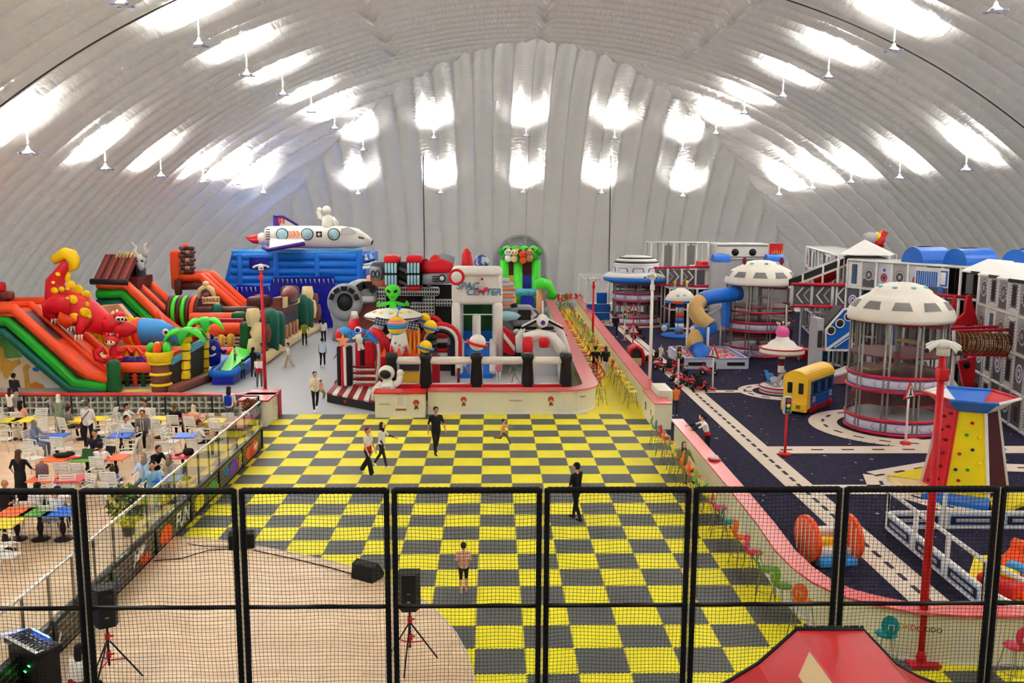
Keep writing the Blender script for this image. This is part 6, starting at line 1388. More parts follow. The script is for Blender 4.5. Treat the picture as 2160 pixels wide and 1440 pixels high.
def modwall(name, label, p0, p1, nx, zs, kinds, depth=2.2, dk=-1):
 root = T(name, label, 'play structure', (0, 0, 0)); p0 = Vector((*p0, 0)); p1 = Vector((*p1, 0)); ux = (p1 - p0); L = ux.length; ux.normalize(); n = Vector((ux.y, -ux.x, 0)); bk = -n * depth
 b = MB(); w_ = L / nx
 for i in range(nx + 1):
  for d in (0, 1):
   q = p0 + ux * (w_ * i) + bk * d; b.cyl(q, q + Vector((0, 0, zs[-1])), .07, M_FRW, n=6)
 for z in [0.08] + list(zs):
  b.cyl(p0 + Vector((0, 0, z)), p1 + Vector((0, 0, z)), .07, M_FRW, n=6)
  for i in range(nx + 1): q = p0 + ux * (w_ * i) + Vector((0, 0, z)); b.cyl(q, q + bk, .05, M_FRW, n=5)
 b.obj('frame', root)
 zz = [.08] + list(zs)
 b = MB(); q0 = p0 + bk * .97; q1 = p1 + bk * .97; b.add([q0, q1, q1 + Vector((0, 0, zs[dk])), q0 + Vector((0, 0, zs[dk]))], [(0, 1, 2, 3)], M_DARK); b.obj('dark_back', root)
 for z in zs[:-1]:
  b = MB(); b.ext([p0 + Vector((0, 0, z)), p1 + Vector((0, 0, z)), p1 + bk + Vector((0, 0, z)), p0 + bk + Vector((0, 0, z))], (0, 0, .05), M_MAROON); b.obj('deck', root)
 b = MB(); z = zs[-1]; b.ext([p0 + Vector((0, 0, z)), p1 + Vector((0, 0, z)), p1 + bk + Vector((0, 0, z)), p0 + bk + Vector((0, 0, z))], (0, 0, .06), M_PWH if nx == 6 else M_WIN); b.obj('top_net', root)
 for i in range(nx):
  for j in range(len(zs)):
   k = kinds[(j * 7 + i) % len(kinds)] if isinstance(kinds[0], str) else kinds[j][i % len(kinds[j])]
   if k == 'open': continue
   h = zz[j + 1] - zz[j]; c = p0 + ux * (w_ * (i + .5)) + Vector((0, 0, (zz[j] + zz[j + 1]) / 2)); b = MB(); gearpanel(b, c + n * .0, ux, w_ - .16, h - .16, k); b.obj('play_panel', root)
 return root
# wall A (near right), its face looks towards -X
hA = 6.15
WA = modwall('play_frame', 'tall white and grey four-storey play structure at the right edge', (22.6, 40.4), (21.0, 33.0), 6, [1.5, 3.05, 4.6, hA], [['arch', 'slot', 'arch', 'target', 'arch', 'slot'], ['target', 'slot', 'target', 'slot', 'target', 'slot'], ['gear', 'bars', 'gear', 'slot', 'gear', 'slot'], ['gear', 'slot', 'gear', 'slot', 'gear', 'slot']])
for k in range(3):
 b = MB(); y0 = 39.9 - k * 2.3; x0 = 22.3 - k * .5; b.ext([(x0 - .9, y0, hA - .02), (x0 - .9, y0 - 2.0, hA - .02), (x0 + .3, y0 - 2.0, hA + .5), (x0 + .3, y0, hA + .5)], (0, 0, .07), M_PWH); b.obj('awning', WA)
 b = MB(); b.bar((x0 - .92, y0 - 2, hA), (x0 - .92, y0 - .9, hA), .05, .14, M_BLACKP); b.obj('awning_edge', WA)
WB = modwall('play_frame', 'white play structure with gear panels and a blue basketball panel behind the near tower', (19.7, 48.6), (22.9, 41.0), 8, [1.6, 3.2, 4.7, 6.2], [['net', 'bars', 'net', 'open'], ['net', 'open', 'net', 'bars'], ['target', 'net', 'open', 'round', 'net', 'net'], ['bars', 'gear', 'round', 'gear', 'round', 'open', 'open', 'net']])
# basketball panel on wall B
u = Vector((3.2, -7.6, 0)).normalized(); nB = Vector((u.y, -u.x, 0)); c0 = Vector((19.7, 48.6, 0)) + u * (8.25 * .68) + Vector((0, 0, 5.4)) + nB * .06
def uq(root, c, cx, cz, sx, sz, mt, o, nm):
 b = MB(); q = [c + u * (cx + a * sx) + Vector((0, 0, cz + e * sz)) + nB * o for a, e in ((-.5, -.5), (.5, -.5), (.5, .5), (-.5, .5))]; b.ext(q, nB * .02, mt); return b.obj(nm, root)
uq(WB, c0, 0, 0, 2.0, 1.4, M_PWH, 0, 'basketball_panel'); uq(WB, c0, 0, -.5, 2.0, .5, M_PAND, .03, 'dark_field')
for k in range(10): uq(WB, c0, -.85 + k * .13, .12, .07, .75, M_PBLUE, .03, 'blue_bar')
uq(WB, c0, .75, .2, .4, .75, M_PBLUE, .03, 'hoop_board'); uq(WB, c0, .72, .2, .28, .6, M_PWH, .05, 'hoop_board'); uq(WB, c0, .72, -.35, .3, .3, M_RIMB, .2, 'hoop')
def barrel(root, c, ux, L, r, m=M_PBLUE):
 c = Vector(c); ux = Vector(ux).normalized(); n = Vector((ux.y, -ux.x, 0)); N = 14
 vs = []; fs = []
 for e in (-L / 2, L / 2): vs += [c + ux * e + n * (r * math.cos(PI * i / N)) + Vector((0, 0, r * .95 * math.sin(PI * i / N))) for i in range(N + 1)]
 fs = [(i, i + 1, N + 2 + i, N + 1 + i) for i in range(N)] + [tuple(range(N + 1)), tuple(range(N + 1, 2 * N + 2))[::-1]]
 b = MB(); b.add(vs, fs, m); o = b.obj('barrel_roof', root)
 b = MB(); vs = []
 for e in (-L * .25, L * .25): vs += [c + ux * e + n * ((r + .02) * math.cos(PI * i / N)) + Vector((0, 0, (r + .03) * .96 * math.sin(PI * i / N))) for i in range(7, N)]
 k = N - 7; b.add(vs, [(i, i + 1, k + i + 1, k + i) for i in range(k - 1)], M_PRED); b.obj('red_stripe', o)
barrel(WB, (22.3, 45.0, 6.25), (1, .2, 0), 1.7, .85); barrel(WB, (23.6, 43.2, 6.25), (1, .2, 0), 1.8, .85)
barrel(WA, (24.4, 39.6, 6.4), (1, .25, 0), 1.8, .8)
# back walls C
WC = modwall('play_frame', 'far white framed play structure left of the porthole box', (12.9, 71.5), (17.5, 71.5), 5, [2.0, 4.1, 6.35], [['net', 'open', 'net'], ['open', 'net', 'open'], ['open', 'glass', 'open', 'glass', 'open', 'glass']], dk=-2)
PB = T('play_box', 'white box with two round portholes and black edge stripes on the far structure', 'play box')
a, c = D(1512, 546, 70.5), D(1621, 514, 70.5)
b = MB(); b.bx(a.x, c.x, 70.5, 73, a.z, c.z, M_PWH); b.obj('box', PB)
for px in (1551, 1588): p = D(px, 532, 70.45); b = MB(); b.cyl(p, p + Vector((0, .05, 0)), .29, M_BLACKP, n=18); b.obj('porthole', PB)
for py in (518, 542): p, q = D(1513, py, 70.45), D(1620, py, 70.45); b = MB(); b.bar(p, q, .03, .05, M_BLACKP); b.obj('edge_stripe', PB)
b = MB(); b.bx(a.x, c.x, 70.6, 72.9, 0, a.z, M_PANG); b.obj('support', PB)
for (x0, x1) in ((1503, 1537), (1615, 1650)):
 p, q = D(x0, 552, 66), D(x1, 552, 66); barrel(PB, ((p.x + q.x) / 2, 66, p.z), (1, 0, 0), q.x - p.x, .6)
 b = MB(); b.bx(p.x - .2, q.x + .2, 65.4, 66.6, 0, p.z, M_PANG); b.obj('turret', PB)
WD = modwall('play_frame', 'long white play structure receding from the porthole box to the pyramid roof', (24.1, 67.5), (20.3, 50.5), 10, [1.6, 3.2, 4.7, 6.2], [['net', 'open'], ['open', 'net', 'net'], ['net', 'bars', 'open', 'net'], ['round', 'net', 'bars', 'open', 'target', 'net', 'bars']])
b = MB(); p = D(1637, 528, 66.5); b.box(tuple(p), (1.0, .1, 1.0), M_PRED); fl_ = b.obj('flame_panel', WD); b = MB()
for k in range(5): b.ext([(p.x - .4 + k * .18, p.y - .08, p.z - .4), (p.x - .22 + k * .18, p.y - .08, p.z - .4), (p.x - .3 + k * .18, p.y - .08, p.z + .1 * (k % 3))], (0, -.02, 0), mat('flame gold', (230, 170, 40), .5))
b.obj('flame', fl_)
PY = T('pyramid_roof', 'white pyramid canopy above the black conveyor ramp', 'canopy')
ap = D(1824, 505, 50.5); cs = [D(1770, 536, 49.5), D(1877, 539, 48.2), D(1890, 536, 51.5), D(1785, 534, 53)]
b = MB(); b.add([ap] + cs, [(0, 1, 2), (0, 2, 3), (0, 3, 4), (0, 4, 1), (1, 4, 3, 2)], M_PWH); b.obj('canopy', PY)
for q in cs: b = MB(); b.cyl((q.x, q.y, 0), q, .07, M_FRW, n=6); b.obj('post', PY)
RC_ = T('rocket_sculpture', 'grey, yellow and red model rocket on the play structure behind the pyramid roof', 'model rocket')
b = MB(); b.tube([D(1818, 495, 53), D(1830, 498, 53), D(1845, 503, 53)], [.02, .25, .35], M_PANG, 10); b.obj('nose', RC_); b = MB(); b.tube([D(1846, 498, 53), D(1852, 501, 53)], [.3, .3], V_YEL, 10); b.obj('band', RC_)
b = MB(); b.tube([D(1850, 505, 53), D(1860, 512, 53)], [.35, .3], M_PRED, 10); b.box(tuple(D(1858, 502, 53)), (.35, .3, .9), M_PRED, R=RY(.5)); b.box(tuple(D(1850, 514, 53)), (.8, .3, .3), M_PRED, R=RY(.6)); b.cyl(D(1852, 512, 53), D(1852, 545, 53), .12, M_PANG); b.obj('fins', RC_)
# conveyor ramp
CV = T('ramp', 'long black ramp with white edges rising to the pyramid roof', 'ramp')
A0, A1 = D(1664, 590, 52.6), D(1788, 541, 50.2); sd = Vector((.25, 1.25, 0))
b = MB(); b.ext([A0, A1, A1 + sd, A0 + sd], (0, 0, -.42), M_BLACKP); b.obj('black_bed', CV)
for o in (Vector((0, -.03, -.46)), sd + Vector((0, 0, -.46))): b = MB(); b.bar(A0 + o, A1 + o, .08, .12, M_PWH); b.obj('white_side', CV)
for t in (.25, .6, .95): b = MB(); q = A0.lerp(A1, t); b.cyl((q.x, q.y, 0), q, .06, M_FRW, n=6); b.obj('post', CV)
RT = T('tube_slide', 'red and tan tube slides under the pyramid roof', 'slide')
b = MB(); b.tube([D(1722, 590, 53.5), D(1745, 582, 53), D(1768, 568, 52.6)], .42, M_PRED, 12); b.tube([D(1722, 582, 55), D(1742, 572, 54.8), D(1760, 560, 54.5)], .4, M_PRED, 12); b.obj('red_tube', RT)
b = MB(); b.tube([D(1768, 568, 52.6), D(1782, 562, 52.2), D(1797, 560, 51.8)], .45, M_SAND, 12); b.obj('tan_tube', RT)
def bridge(name, label, px, Y, nch, right=True, chev=M_PWH):
 (xa, ya, yb), (xc, yc, ye) = px; root = T(name, label, 'bridge'); P0, P1 = D(xa, yb, Y[0]), D(xc, ye, Y[1]); Q0, Q1 = D(xa, ya, Y[0]), D(xc, yc, Y[1])
 for a, c in ((P0, P1), (Q0, Q1)):
  b = MB(); n = int((c - a).length / .18); b.tube([a.lerp(c, i / n) for i in range(n + 1)], [.11 if i % 2 else .085 for i in range(n + 1)], M_RPAD, 8); b.obj('red_rail', root)
 ux = (P1 - P0); L = ux.length; ux.normalize(); h = Q0.z - P0.z
 for k in range(nch + 1): b = MB(); q = P0.lerp(P1, k / nch); b.cyl(q, q + Vector((0, 0, h)), .09, M_FRW, n=8); b.obj('post', root)
 for k in range(nch):
  c = P0.lerp(P1, (k + .5) / nch) + Vector((0, 0, h / 2)); b = MB(); w_ = L / nch * .9
  n = Vector((ux.y, -ux.x, 0)).normalized(); q = [c + ux * (a * w_ / 2) + Vector((0, 0, e * h * .42)) + n * -.02 for a, e in ((-1, -1), (1, -1), (1, 1), (-1, 1))]
  b.add(q, [(0, 1, 2, 3)], M_PAND); pn = b.obj('side_panel', root); s = 1 if right else -1
  b = MB(); chevron(b, c + ux * (.12 * s), ux * s, h * .4, chev, .22, .04 * s); chevron(b, c - ux * (.3 * s), ux * s, h * .34, M_PANG, .22, .04 * s); b.obj('chevron', pn)
 b = MB(); b.ext([P0, P1, P1 + Vector((0, 1.6, 0)), P0 + Vector((0, 1.6, 0))], (0, 0, .08), M_MAROON); b.obj('deck', root)
 b = MB()
 for t in (0, .33, .67, 1): q = P0.lerp(P1, t); b.cyl((q.x, q.y + .8, 0), (q.x, q.y + .8, q.z), .07, M_FRW, n=6)
 b.obj('support_post', root)
 return root
bridge('play_bridge', 'red-railed bridge with four white chevron panels between middle tower and right structure', ((1670, 599, 645), (1846, 602, 648)), (51.5, 47.8), 4, False)
bridge('play_bridge', 'far red-railed bridge with white chevrons right of the saucer-roofed tower', ((1378, 565, 600), (1468, 563, 602)), (68.3, 67), 3, True)
PH = T('play_house', 'red and white play cabin with orange stripes at the end of the far bridge', 'play house')
a, c = D(1469, 604, 66.4), D(1528, 563, 66.4); b = MB(); b.bx(a.x, c.x, 66.4, 69, a.z, c.z, M_PWH); b.obj('cabin', PH)
for px in (1476,): p = D(1478, 585, 66.35); b = MB(); b.box(tuple(p), (.6, .05, 1.1), M_PAND); b.obj('grey_panel', PH)
for px in (1500, 1519): p = D(px, 584, 66.3); b = MB(); b.box(tuple(p), (.38, .05, 1.4), mat('play orange', (230, 90, 40), .4)); o = b.obj('orange_stripe', PH); b = MB(); b.box((p.x, p.y - .04, p.z), (.38, .03, .3), M_MAROON); b.obj('dark_band', o)
for py in (562, 604): p, q = D(1466, py, 66.2), D(1531, py, 66.2); b = MB(); b.cyl(p, q, .12, M_RPAD, n=8); b.obj('red_rail', PH)
b = MB(); b.bx(D(1480, 560, 66.6).x, D(1525, 560, 66.6).x, 66.6, 68.5, c.z, c.z + .35, M_PRED); b.obj('red_roof', PH)
for px in (1472, 1500, 1526): p = D(px, 604, 66.5); b = MB(); b.cyl((p.x, p.y, 0), p, .08, M_FRW, n=6); b.cyl((p.x, p.y + 2, 0), (p.x, p.y + 2, p.z), .08, M_FRW, n=6); b.obj('post', PH)
LOW = modwall('play_frame', 'dark lower play frames under the far bridge behind the swing carousel', (13.4, 66.0), (18.5, 66.0), 5, [1.5, 3.1], [['open', 'net', 'open'], ['open', 'open', 'net']], depth=3)
LOW2 = modwall('play_frame', 'white lower climbing frames between the middle tower and the blue flank slide', (19.0, 51.8), (20.9, 47.6), 3, [1.0, 2.0, 2.9], [['open', 'net', 'open'], ['net', 'open', 'open'], ['open', 'open', 'net']], depth=1.6)
# blue flank slide
BF = T('slide', 'blue-sided slide with round portholes and white edges under the chevron bridge', 'slide')
YBF = 45.6
pl = dd([(1741, 738), (1741, 695), (1779, 652), (1796, 650), (1796, 738)], YBF)
b = MB(); b.ext(pl, (0, .12, 0), M_PBLUE); b.obj('blue_side', BF); b = MB(); b.ext([p + Vector((0, 1.2, 0)) for p in pl], (0, .12, 0), M_PBLUE); b.obj('blue_side', BF)
for a, c in zip(pl, pl[1:] + pl[:1]): b = MB(); b.bar(a + Vector((0, -.03, 0)), c + Vector((0, -.03, 0)), .08, .1, M_PWH); b.obj('white_edge', BF)
for (x, y) in ((1753, 697), (1772, 682), (1790, 668)): p = D(x, y, YBF - .04); b = MB(); b.tube([(p.x + .22 * math.cos(a), p.y, p.z + .22 * math.sin(a)) for a in [2 * PI * i / 16 for i in range(16)]], .035, M_PWH, 6, closed=True); o = b.obj('porthole', BF); b = MB(); b.cyl(p + Vector((0, .02, 0)), p, .2, M_NETD, n=14); b.obj('porthole_glass', o)
b = MB(); b.bar(D(1742, 738, YBF - .08), D(1796, 700, YBF - .08), .05, .14, M_PWH); b.bar(D(1760, 733, YBF - .08), D(1796, 708, YBF - .08), .04, .06, M_PWH); b.obj('diagonal_stripe', BF)
b = MB(); b.ext([pl[1] + Vector((0, .12, 0)), pl[2] + Vector((0, .12, 0)), pl[2] + Vector((0, 1.2, 0)), pl[1] + Vector((0, 1.2, 0))], (0, 0, .1), M_BLACKP); b.obj('black_bed', BF)
b = MB(); a, c = D(1721, 735, YBF), D(1739, 672, YBF); b.bx(a.x, c.x, YBF, YBF + 1.1, 0, c.z, M_PANG); cs_ = b.obj('castle_post', BF); b = MB(); p = D(1730, 715, YBF - .02); b.rbox(tuple(p), (.26, .06, .9), .1, M_NETD); b.obj('arched_door', cs_)
RP = T('post', 'red post with square foot left of the blue-sided slide', 'post', tuple(G(1748, 750)))
b = MB(); b.cyl((0, 0, 0), (0, 0, 2.6), .07, M_PRED, n=8); b.obj('pole', RP); b = MB(); b.box((0, 0, .04), (.4, .4, .08), M_PRED); b.obj('foot', RP)
# red slides right of T3 and mesh tunnel
RSL = T('slide', 'wide red slide with white lane coming down between the near tower and the right structure', 'slide')
p = dd([(1996, 760), (1989, 835), (2037, 835), (2022, 762)], 38.5); b = MB(); b.ext([p[0] + Vector((0, 2, 0)), p[1], p[2], p[3] + Vector((0, 2, 0))], (0, .1, -.1), M_PWH); b.obj('white_lane', RSL)
p2 = dd([(2022, 762), (2037, 835), (2055, 835), (2056, 800), (2058, 752)], 38.3); b = MB(); b.ext(p2, (0, .15, 0), M_PRED); b.obj('red_side', RSL)
b = MB(); q = D(2040, 770, 38.2); b.cyl(q, q + Vector((0, .05, 0)), .16, M_BLACKP, n=14); b.obj('round_hole', RSL)
RF = T('slide', 'red triangular sail-like slide sides above the mesh tunnel bridge', 'slide')
b = MB(); b.ext(dd([(2042, 624), (2048, 622), (2064, 685), (2010, 685), (2036, 660)], 40.2), (0, .2, 0), M_PRED); b.ext(dd([(2012, 640), (2016, 622), (2016, 668), (1992, 670)], 40.6), (0, .2, 0), M_PRED); b.obj('red_sail', RF)
b = MB(); a, c = D(1968, 621, 41), D(2040, 627, 41); b.cyl(a, c, .08, M_RPAD, n=7); b.cyl(D(1968, 635, 41), D(2012, 638, 41), .06, M_RPAD, n=7); b.obj('red_rail', RF)
for px in (1970, 1990, 2014, 2038): b = MB(); q = D(px, 625, 41); b.cyl((q.x, 41, 0), q, .07, M_FRG, n=6); b.obj('post', RF)
b = MB(); b.bx(D(1995, 680, 41).x, D(2060, 680, 41).x, 40.8, 42, D(2000, 690, 41).z - .1, D(2000, 690, 41).z, M_PRED); b.obj('red_deck', RF)
MT = T('play_bridge', 'orange and brown mesh tunnel bridge between red padded beams', 'bridge')
YM0, YM1 = 36.8, 36.2
pA, pB = D(2012, 720, YM0), D(2130, 726, YM1); N = 18
M_MESHO = mat('orange brown mesh', (176, 104, 44), .7); M_MESHB = mat('brown mesh', (70, 48, 40), .8)
b = MB(); r = .42; nr = 26
for i in range(nr + 1):
 c = pA.lerp(pB, i / nr); b.tube([(c.x, c.y + r * math.cos(2 * PI * k / N), c.z + r * math.sin(2 * PI * k / N)) for k in range(N)], .022, M_MESHO if i % 2 else M_MESHB, 4, closed=True)
b.obj('mesh_hoops', MT)
b = MB()
for k in range(N): d = Vector((0, r * math.cos(2 * PI * k / N), r * math.sin(2 * PI * k / N))); b.tube([pA + d, pB + d], .016, M_MESHO, 4)
b.obj('mesh_cords', MT)
for (ya, yb) in ((698, 695), (746, 750)):
 for dy in (-.45, .5):
  a, c = D(2010, ya, YM0), D(2132, yb, YM1); n = 20; b = MB(); b.tube([a.lerp(c, i / n) + Vector((0, dy + .45, 0)) for i in range(n + 1)], [.075 if i % 2 else .06 for i in range(n + 1)], M_RPAD, 7); b.obj('red_beam', MT)
for px in (2012, 2068, 2130): a, c = D(px, 697, YM0 - .1), D(px, 748, YM0 - .1); b = MB(); b.cyl(c, a, .07, M_FRW, n=7); b.obj('post', MT)
for px in (2012, 2128): c = D(px, 748, YM0 + .2); b = MB(); b.cyl((c.x, c.y, 0), c, .07, M_FRW, n=7); b.obj('support_post', MT)

# ---- swing carousel ----
SW = T('carousel', 'swing carousel with white domed roof and hanging pods by the tube slide', 'carousel', (13.4, 62.3, 0))
b = MB(); b.lathe([(1.25, 0), (1.3, .06), (1.25, .16), (.3, .2)], M_RIMB, 28); b.obj('base_disc', SW)
for k in range(6): b = MB(); b.lathe([(.3, .2 + k * .38), (.3, .58 + k * .38)], (mat('play orange', (230, 90, 40), .4), M_PWH, M_RIMB)[k % 3], 16); b.obj('column_band', SW)
zr = 2.55
b = MB(); pfc = [(1.0, zr - .1), (1.08, zr + .05), (.95, zr + .35), (.7, zr + .65), (.4, zr + .85), (.02, zr + .92)]; b.lathe(pfc, M_SOFTW, 26); b.obj('roof', SW)
for k in range(8): b = MB(); b.lathe([(1.1, zr - .12), (1.11, zr + .06)], (M_RIMB, mat('play orange', (230, 90, 40), .4))[k % 2], 3, a0=k * PI / 4, a1=(k + 1) * PI / 4); b.obj('rim_band', SW)
for s in (-1, 1): b = MB(); b.cyl((s * .42, -.1, zr + .75), (s * .42, -.1, zr + 1.2), .1, M_TEALD, r1=.05, n=8); b.cyl((s * .42, -.1, zr + 1.2), (s * .42, -.1, zr + 1.45), .09, V_YEL, n=8); b.obj('antenna', SW)
for s in (-.35, .1): b = MB(); b.ell((s, -.85, zr + .45), (.12, .05, .1), M_TEALD); b.obj('dot', SW)
for k in range(6):
 a = k * PI / 3 + .2; r = 1.05; x, y = r * math.cos(a), r * math.sin(a); b = MB(); b.ell((x * 1.1, y * 1.1, .62), (.22, .22, .24), M_PWH if k % 2 else V_LBLUE, n=10); pod = b.obj('pod', SW)
 b = MB(); b.ell((x * 1.14, y * 1.14, .6), (.12, .12, .26), V_RED if k % 2 else V_NAVY, n=8); b.obj('pod_stripe', pod)
 b = MB(); b.cyl((x * 1.08, y * 1.08, .8), (x * .92, y * .92, zr), .022, (V_PURPLE, V_RED)[k % 2], n=5); b.obj('hanger', SW)
# ---- pink-topped carousel ----
PKC = T('carousel', 'small carousel with white and red roof and pink ball on top behind the train', 'carousel', (14.25, 42.6, 0))
b = MB(); b.lathe([(1.0, 0), (1.0, .12), (.95, .12), (.95, .32), (.2, .34)], M_PWH, 28); b.obj('base', PKC)
for z in (.12, .3): b = MB(); b.tube([(.99 * math.cos(2 * PI * i / 28), .99 * math.sin(2 * PI * i / 28), z) for i in range(28)], .035, M_RPAD, 6, closed=True); b.obj('red_band', PKC)
for k in range(5): b = MB(); b.cyl((0, 0, .3 + k * .34), (0, 0, .64 + k * .34), .15, (M_PWH, M_MAROON)[k % 2], n=12); b.obj('column_band', PKC)
b = MB(); zr = 1.9; b.lathe([(.3, zr - .05), (1.0, zr), (1.08, zr + .1), (1.05, zr + .3), (.75, zr + .38), (.55, zr + .62), (.35, zr + .72), (.3, zr + .85)], M_SOFTW, 28); b.obj('roof', PKC)
for z, r in ((zr + .03, 1.06), (zr + .27, 1.08)): b = MB(); b.lathe([(r, z), (r + .02, z + .05)], M_PRED, 28); b.obj('red_band', PKC)
b = MB(); b.ell((0, 0, zr + 1.05), (.33, .33, .32), mat('pink ball', (226, 90, 160), .4), n=16); b.obj('pink_ball', PKC)
for k in range(5): a = k * 2 * PI / 5; b = MB(); b.cyl((.15 * math.cos(a), .15 * math.sin(a), zr + 1.3), (.3 * math.cos(a), .3 * math.sin(a), zr + 1.5), .012, M_PWH, n=5); b.ell((.3 * math.cos(a), .3 * math.sin(a), zr + 1.52), .055, M_PWH, n=8); b.obj('feeler', PKC)
text('lettering', 'S', M_PRED, PKC, (.72, -.78, zr + .5), .28, (PI / 2 - .4, 0, .6), .004)
for k, (mm, a) in enumerate(((M_PANG, -2.3), (V_YEL, -1.0), (M_PANG, .6), (V_LBLUE, 2.2))):
 b = MB(); b.T = Matrix.Translation((.62 * math.cos(a), .62 * math.sin(a), .34)) @ Matrix.Rotation(a + PI / 2, 4, 'Z')
 b.ell((0, 0, .35), (.28, .13, .17), mm, n=10); b.tube([(.2, 0, .4), (.3, 0, .62), (.42, 0, .66)], [.1, .09, .06], mm, 8); b.tube([(-.3, 0, .08), (0, 0, .02), (.3, 0, .08)], .04, mm, 6)
 for s in (-1, 1): b.cyl((s * .15, 0, .1), (s * .12, 0, .3), .05, mm, n=6)
 b.obj('rocking_animal', PKC)
# ---- train ----
TR_ = T('toy_train', 'yellow and blue toy train car with arched yellow roof', 'toy train', (14.35, 38.95, 0), math.atan2(2.5, 2.2))
L_, W_ = 3.1, 1.05; M_TY = mat('train yellow', (246, 196, 50), .35); M_TB = mat('train blue', (26, 96, 196), .35); M_TR = mat('train red', (180, 30, 36), .4)
b = MB(); b.bx(-L_ / 2 + .35, L_ / 2, -W_ / 2, W_ / 2, .3, 1.45, M_TB); b.obj('blue_body', TR_)
b = MB(); b.bx(-L_ / 2, -L_ / 2 + .37, -W_ / 2 - .02, W_ / 2 + .02, .25, 1.5, M_TY); b.rbox((-L_ / 2 - .08, 0, .33), (.2, W_ + .1, .4), .05, M_TY); b.obj('yellow_front', TR_)
b = MB(); vs = [];N = 12
for x in (-L_ / 2 - .03, L_ / 2 + .03): vs += [(x, (W_ / 2 + .05) * math.cos(PI * i / N), 1.45 + .48 * math.sin(PI * i / N)) for i in range(N + 1)]
b.add(vs, [(i, i + 1, N + 2 + i, N + 1 + i) for i in range(N)] + [tuple(range(N + 1)), tuple(range(N + 1, 2 * N + 2))[::-1]], M_TY); b.obj('roof', TR_)
for s in (-.25, .25): b = MB(); b.rbox((-L_ / 2 - .01, s, 1.15), (.06, .22, .48), .09, M_BLACKP); b.obj('front_window', TR_)
for k in range(3):
 for s in (-1, 1): b = MB(); b.box((-.6 + k * .85, s * (W_ / 2 + .005), 1.08), (.4, .03, .45), M_BLACKP); b.obj('side_window', TR_)
b = MB(); b.bx(-L_ / 2 + .4, L_ / 2, -W_ / 2 - .03, W_ / 2 + .03, .05, .28, M_TR); b.obj('red_skirt', TR_)
for k in (-.7, 1.1):
 for s in (-1, 1): b = MB(); b.cyl((k, s * (W_ / 2 + .02), .2), (k, s * (W_ / 2 + .09), .2), .2, M_TR, n=14); b.obj('wheel', TR_)
for z in (.62, .8, 1.32): b = MB(); b.bar((-L_ / 2 + .4, -W_ / 2 - .01, z), (L_ / 2, -W_ / 2 - .01, z), .015, .02, M_BLACKP); b.obj('side_line', TR_)
for k, s_ in ((-.75, '21'), (1.2, '12')): b = MB(); b.box((k, -W_ / 2 - .02, .6), (.26, .02, .24), M_PWH); o = b.obj('number_plate', TR_); text('lettering', s_, M_BLACKP, TR_, (k, -W_ / 2 - .035, .6), .18, (PI / 2, 0, 0), .003)
b = MB()
for k in range(4): b.box((-L_ / 2 - .19, -.3 + k * .05, .36), (.02, .02, .16), M_BLACKP)
b.obj('grille', TR_)
# ---- ball pit and tube slide ----
BP = T('ball_pit', 'white and blue rimmed ball pit at the foot of the spiral tube slide', 'ball pit')
X0_, X1_, Y0_, Y1_ = 10.95, 14.45, 49.05, 53.4
for (a, c) in (((X0_, Y0_), (X1_, Y0_)), ((X0_, Y1_), (X1_, Y1_)), ((X0_, Y0_), (X0_, Y1_)), ((X1_, Y0_), (X1_, Y1_))):
 b = MB(); b.bar((*a, .3), (*c, .3), .22, .6, M_LIL); wl = b.obj('pit_wall', BP)
 b = MB(); b.bar((*a, .6), (*c, .6), .26, .03, M_PBLUE); b.bar((*a, .612), (*c, .612), .18, .03, M_LIL); b.obj('rim', wl)
for x in (11.6, 13.8): b = MB(); b.box((x, Y0_ - .12, .3), (1.0, .03, .2), M_BLACKP); b.obj('dark_panel', BP)
b = MB(); b.box((X0_ - .12, 50.4, .3), (.03, 1.0, .2), M_BLACKP); b.obj('dark_panel', BP)
b = MB(); b.bx(X0_, X1_, Y0_, Y1_, 0.02, .38, mat('pit ball fill', (214, 130, 140), .5)); b.obj('pit_bed', BP)
rb = random.Random(2); b = MB(); MBL = [mat('pit ball ' + n, c, .4) for n, c in (('pink', (238, 150, 160)), ('cream', (240, 224, 200)), ('coral', (226, 96, 96)), ('mint', (170, 210, 190)))]
for i in range(900):
 x = rb.uniform(X0_ + .18, X1_ - .18); y = rb.uniform(Y0_ + .18, Y1_ - .18); m = rb.choice(MBL[:3] if rb.random() < .9 else MBL); b.ell((x, y, .39 + rb.uniform(0, .05)), .06, m, n=6, m=4)
o = b.one('pit_balls', 'pink, cream and coral plastic balls filling the ball pit', 'balls'); o['kind'] = 'stuff'
TS = T('tube_slide', 'spiral tube slide in blue and tan pieces ending in the ball pit', 'slide')
path = [(1560, 618, 54.0), (1530, 622, 53.6), (1500, 626, 52.8), (1478, 634, 52.3), (1467, 652, 51.9), (1478, 673, 51.6), (1494, 686, 51.4), (1493, 697, 51.4), (1474, 705, 51.4), (1465, 718, 51.2), (1468, 730, 51.0), (1478, 742, 50.7), (1484, 750, 50.2)]
Pp = [D(*q) for q in path]
def cat(P, n):
 out = []
 for i in range(len(P) - 1):
  a, p, q, d = P[max(0, i - 1)], P[i], P[i + 1], P[min(len(P) - 1, i + 2)]
  for k in range(n):
   t = k / n; out.append(.5 * ((2 * p) + (q - a) * t + (2 * a - 5 * p + 4 * q - d) * t * t + (3 * p - a - 3 * q + d) * t ** 3))
 out.append(P[-1]); return out
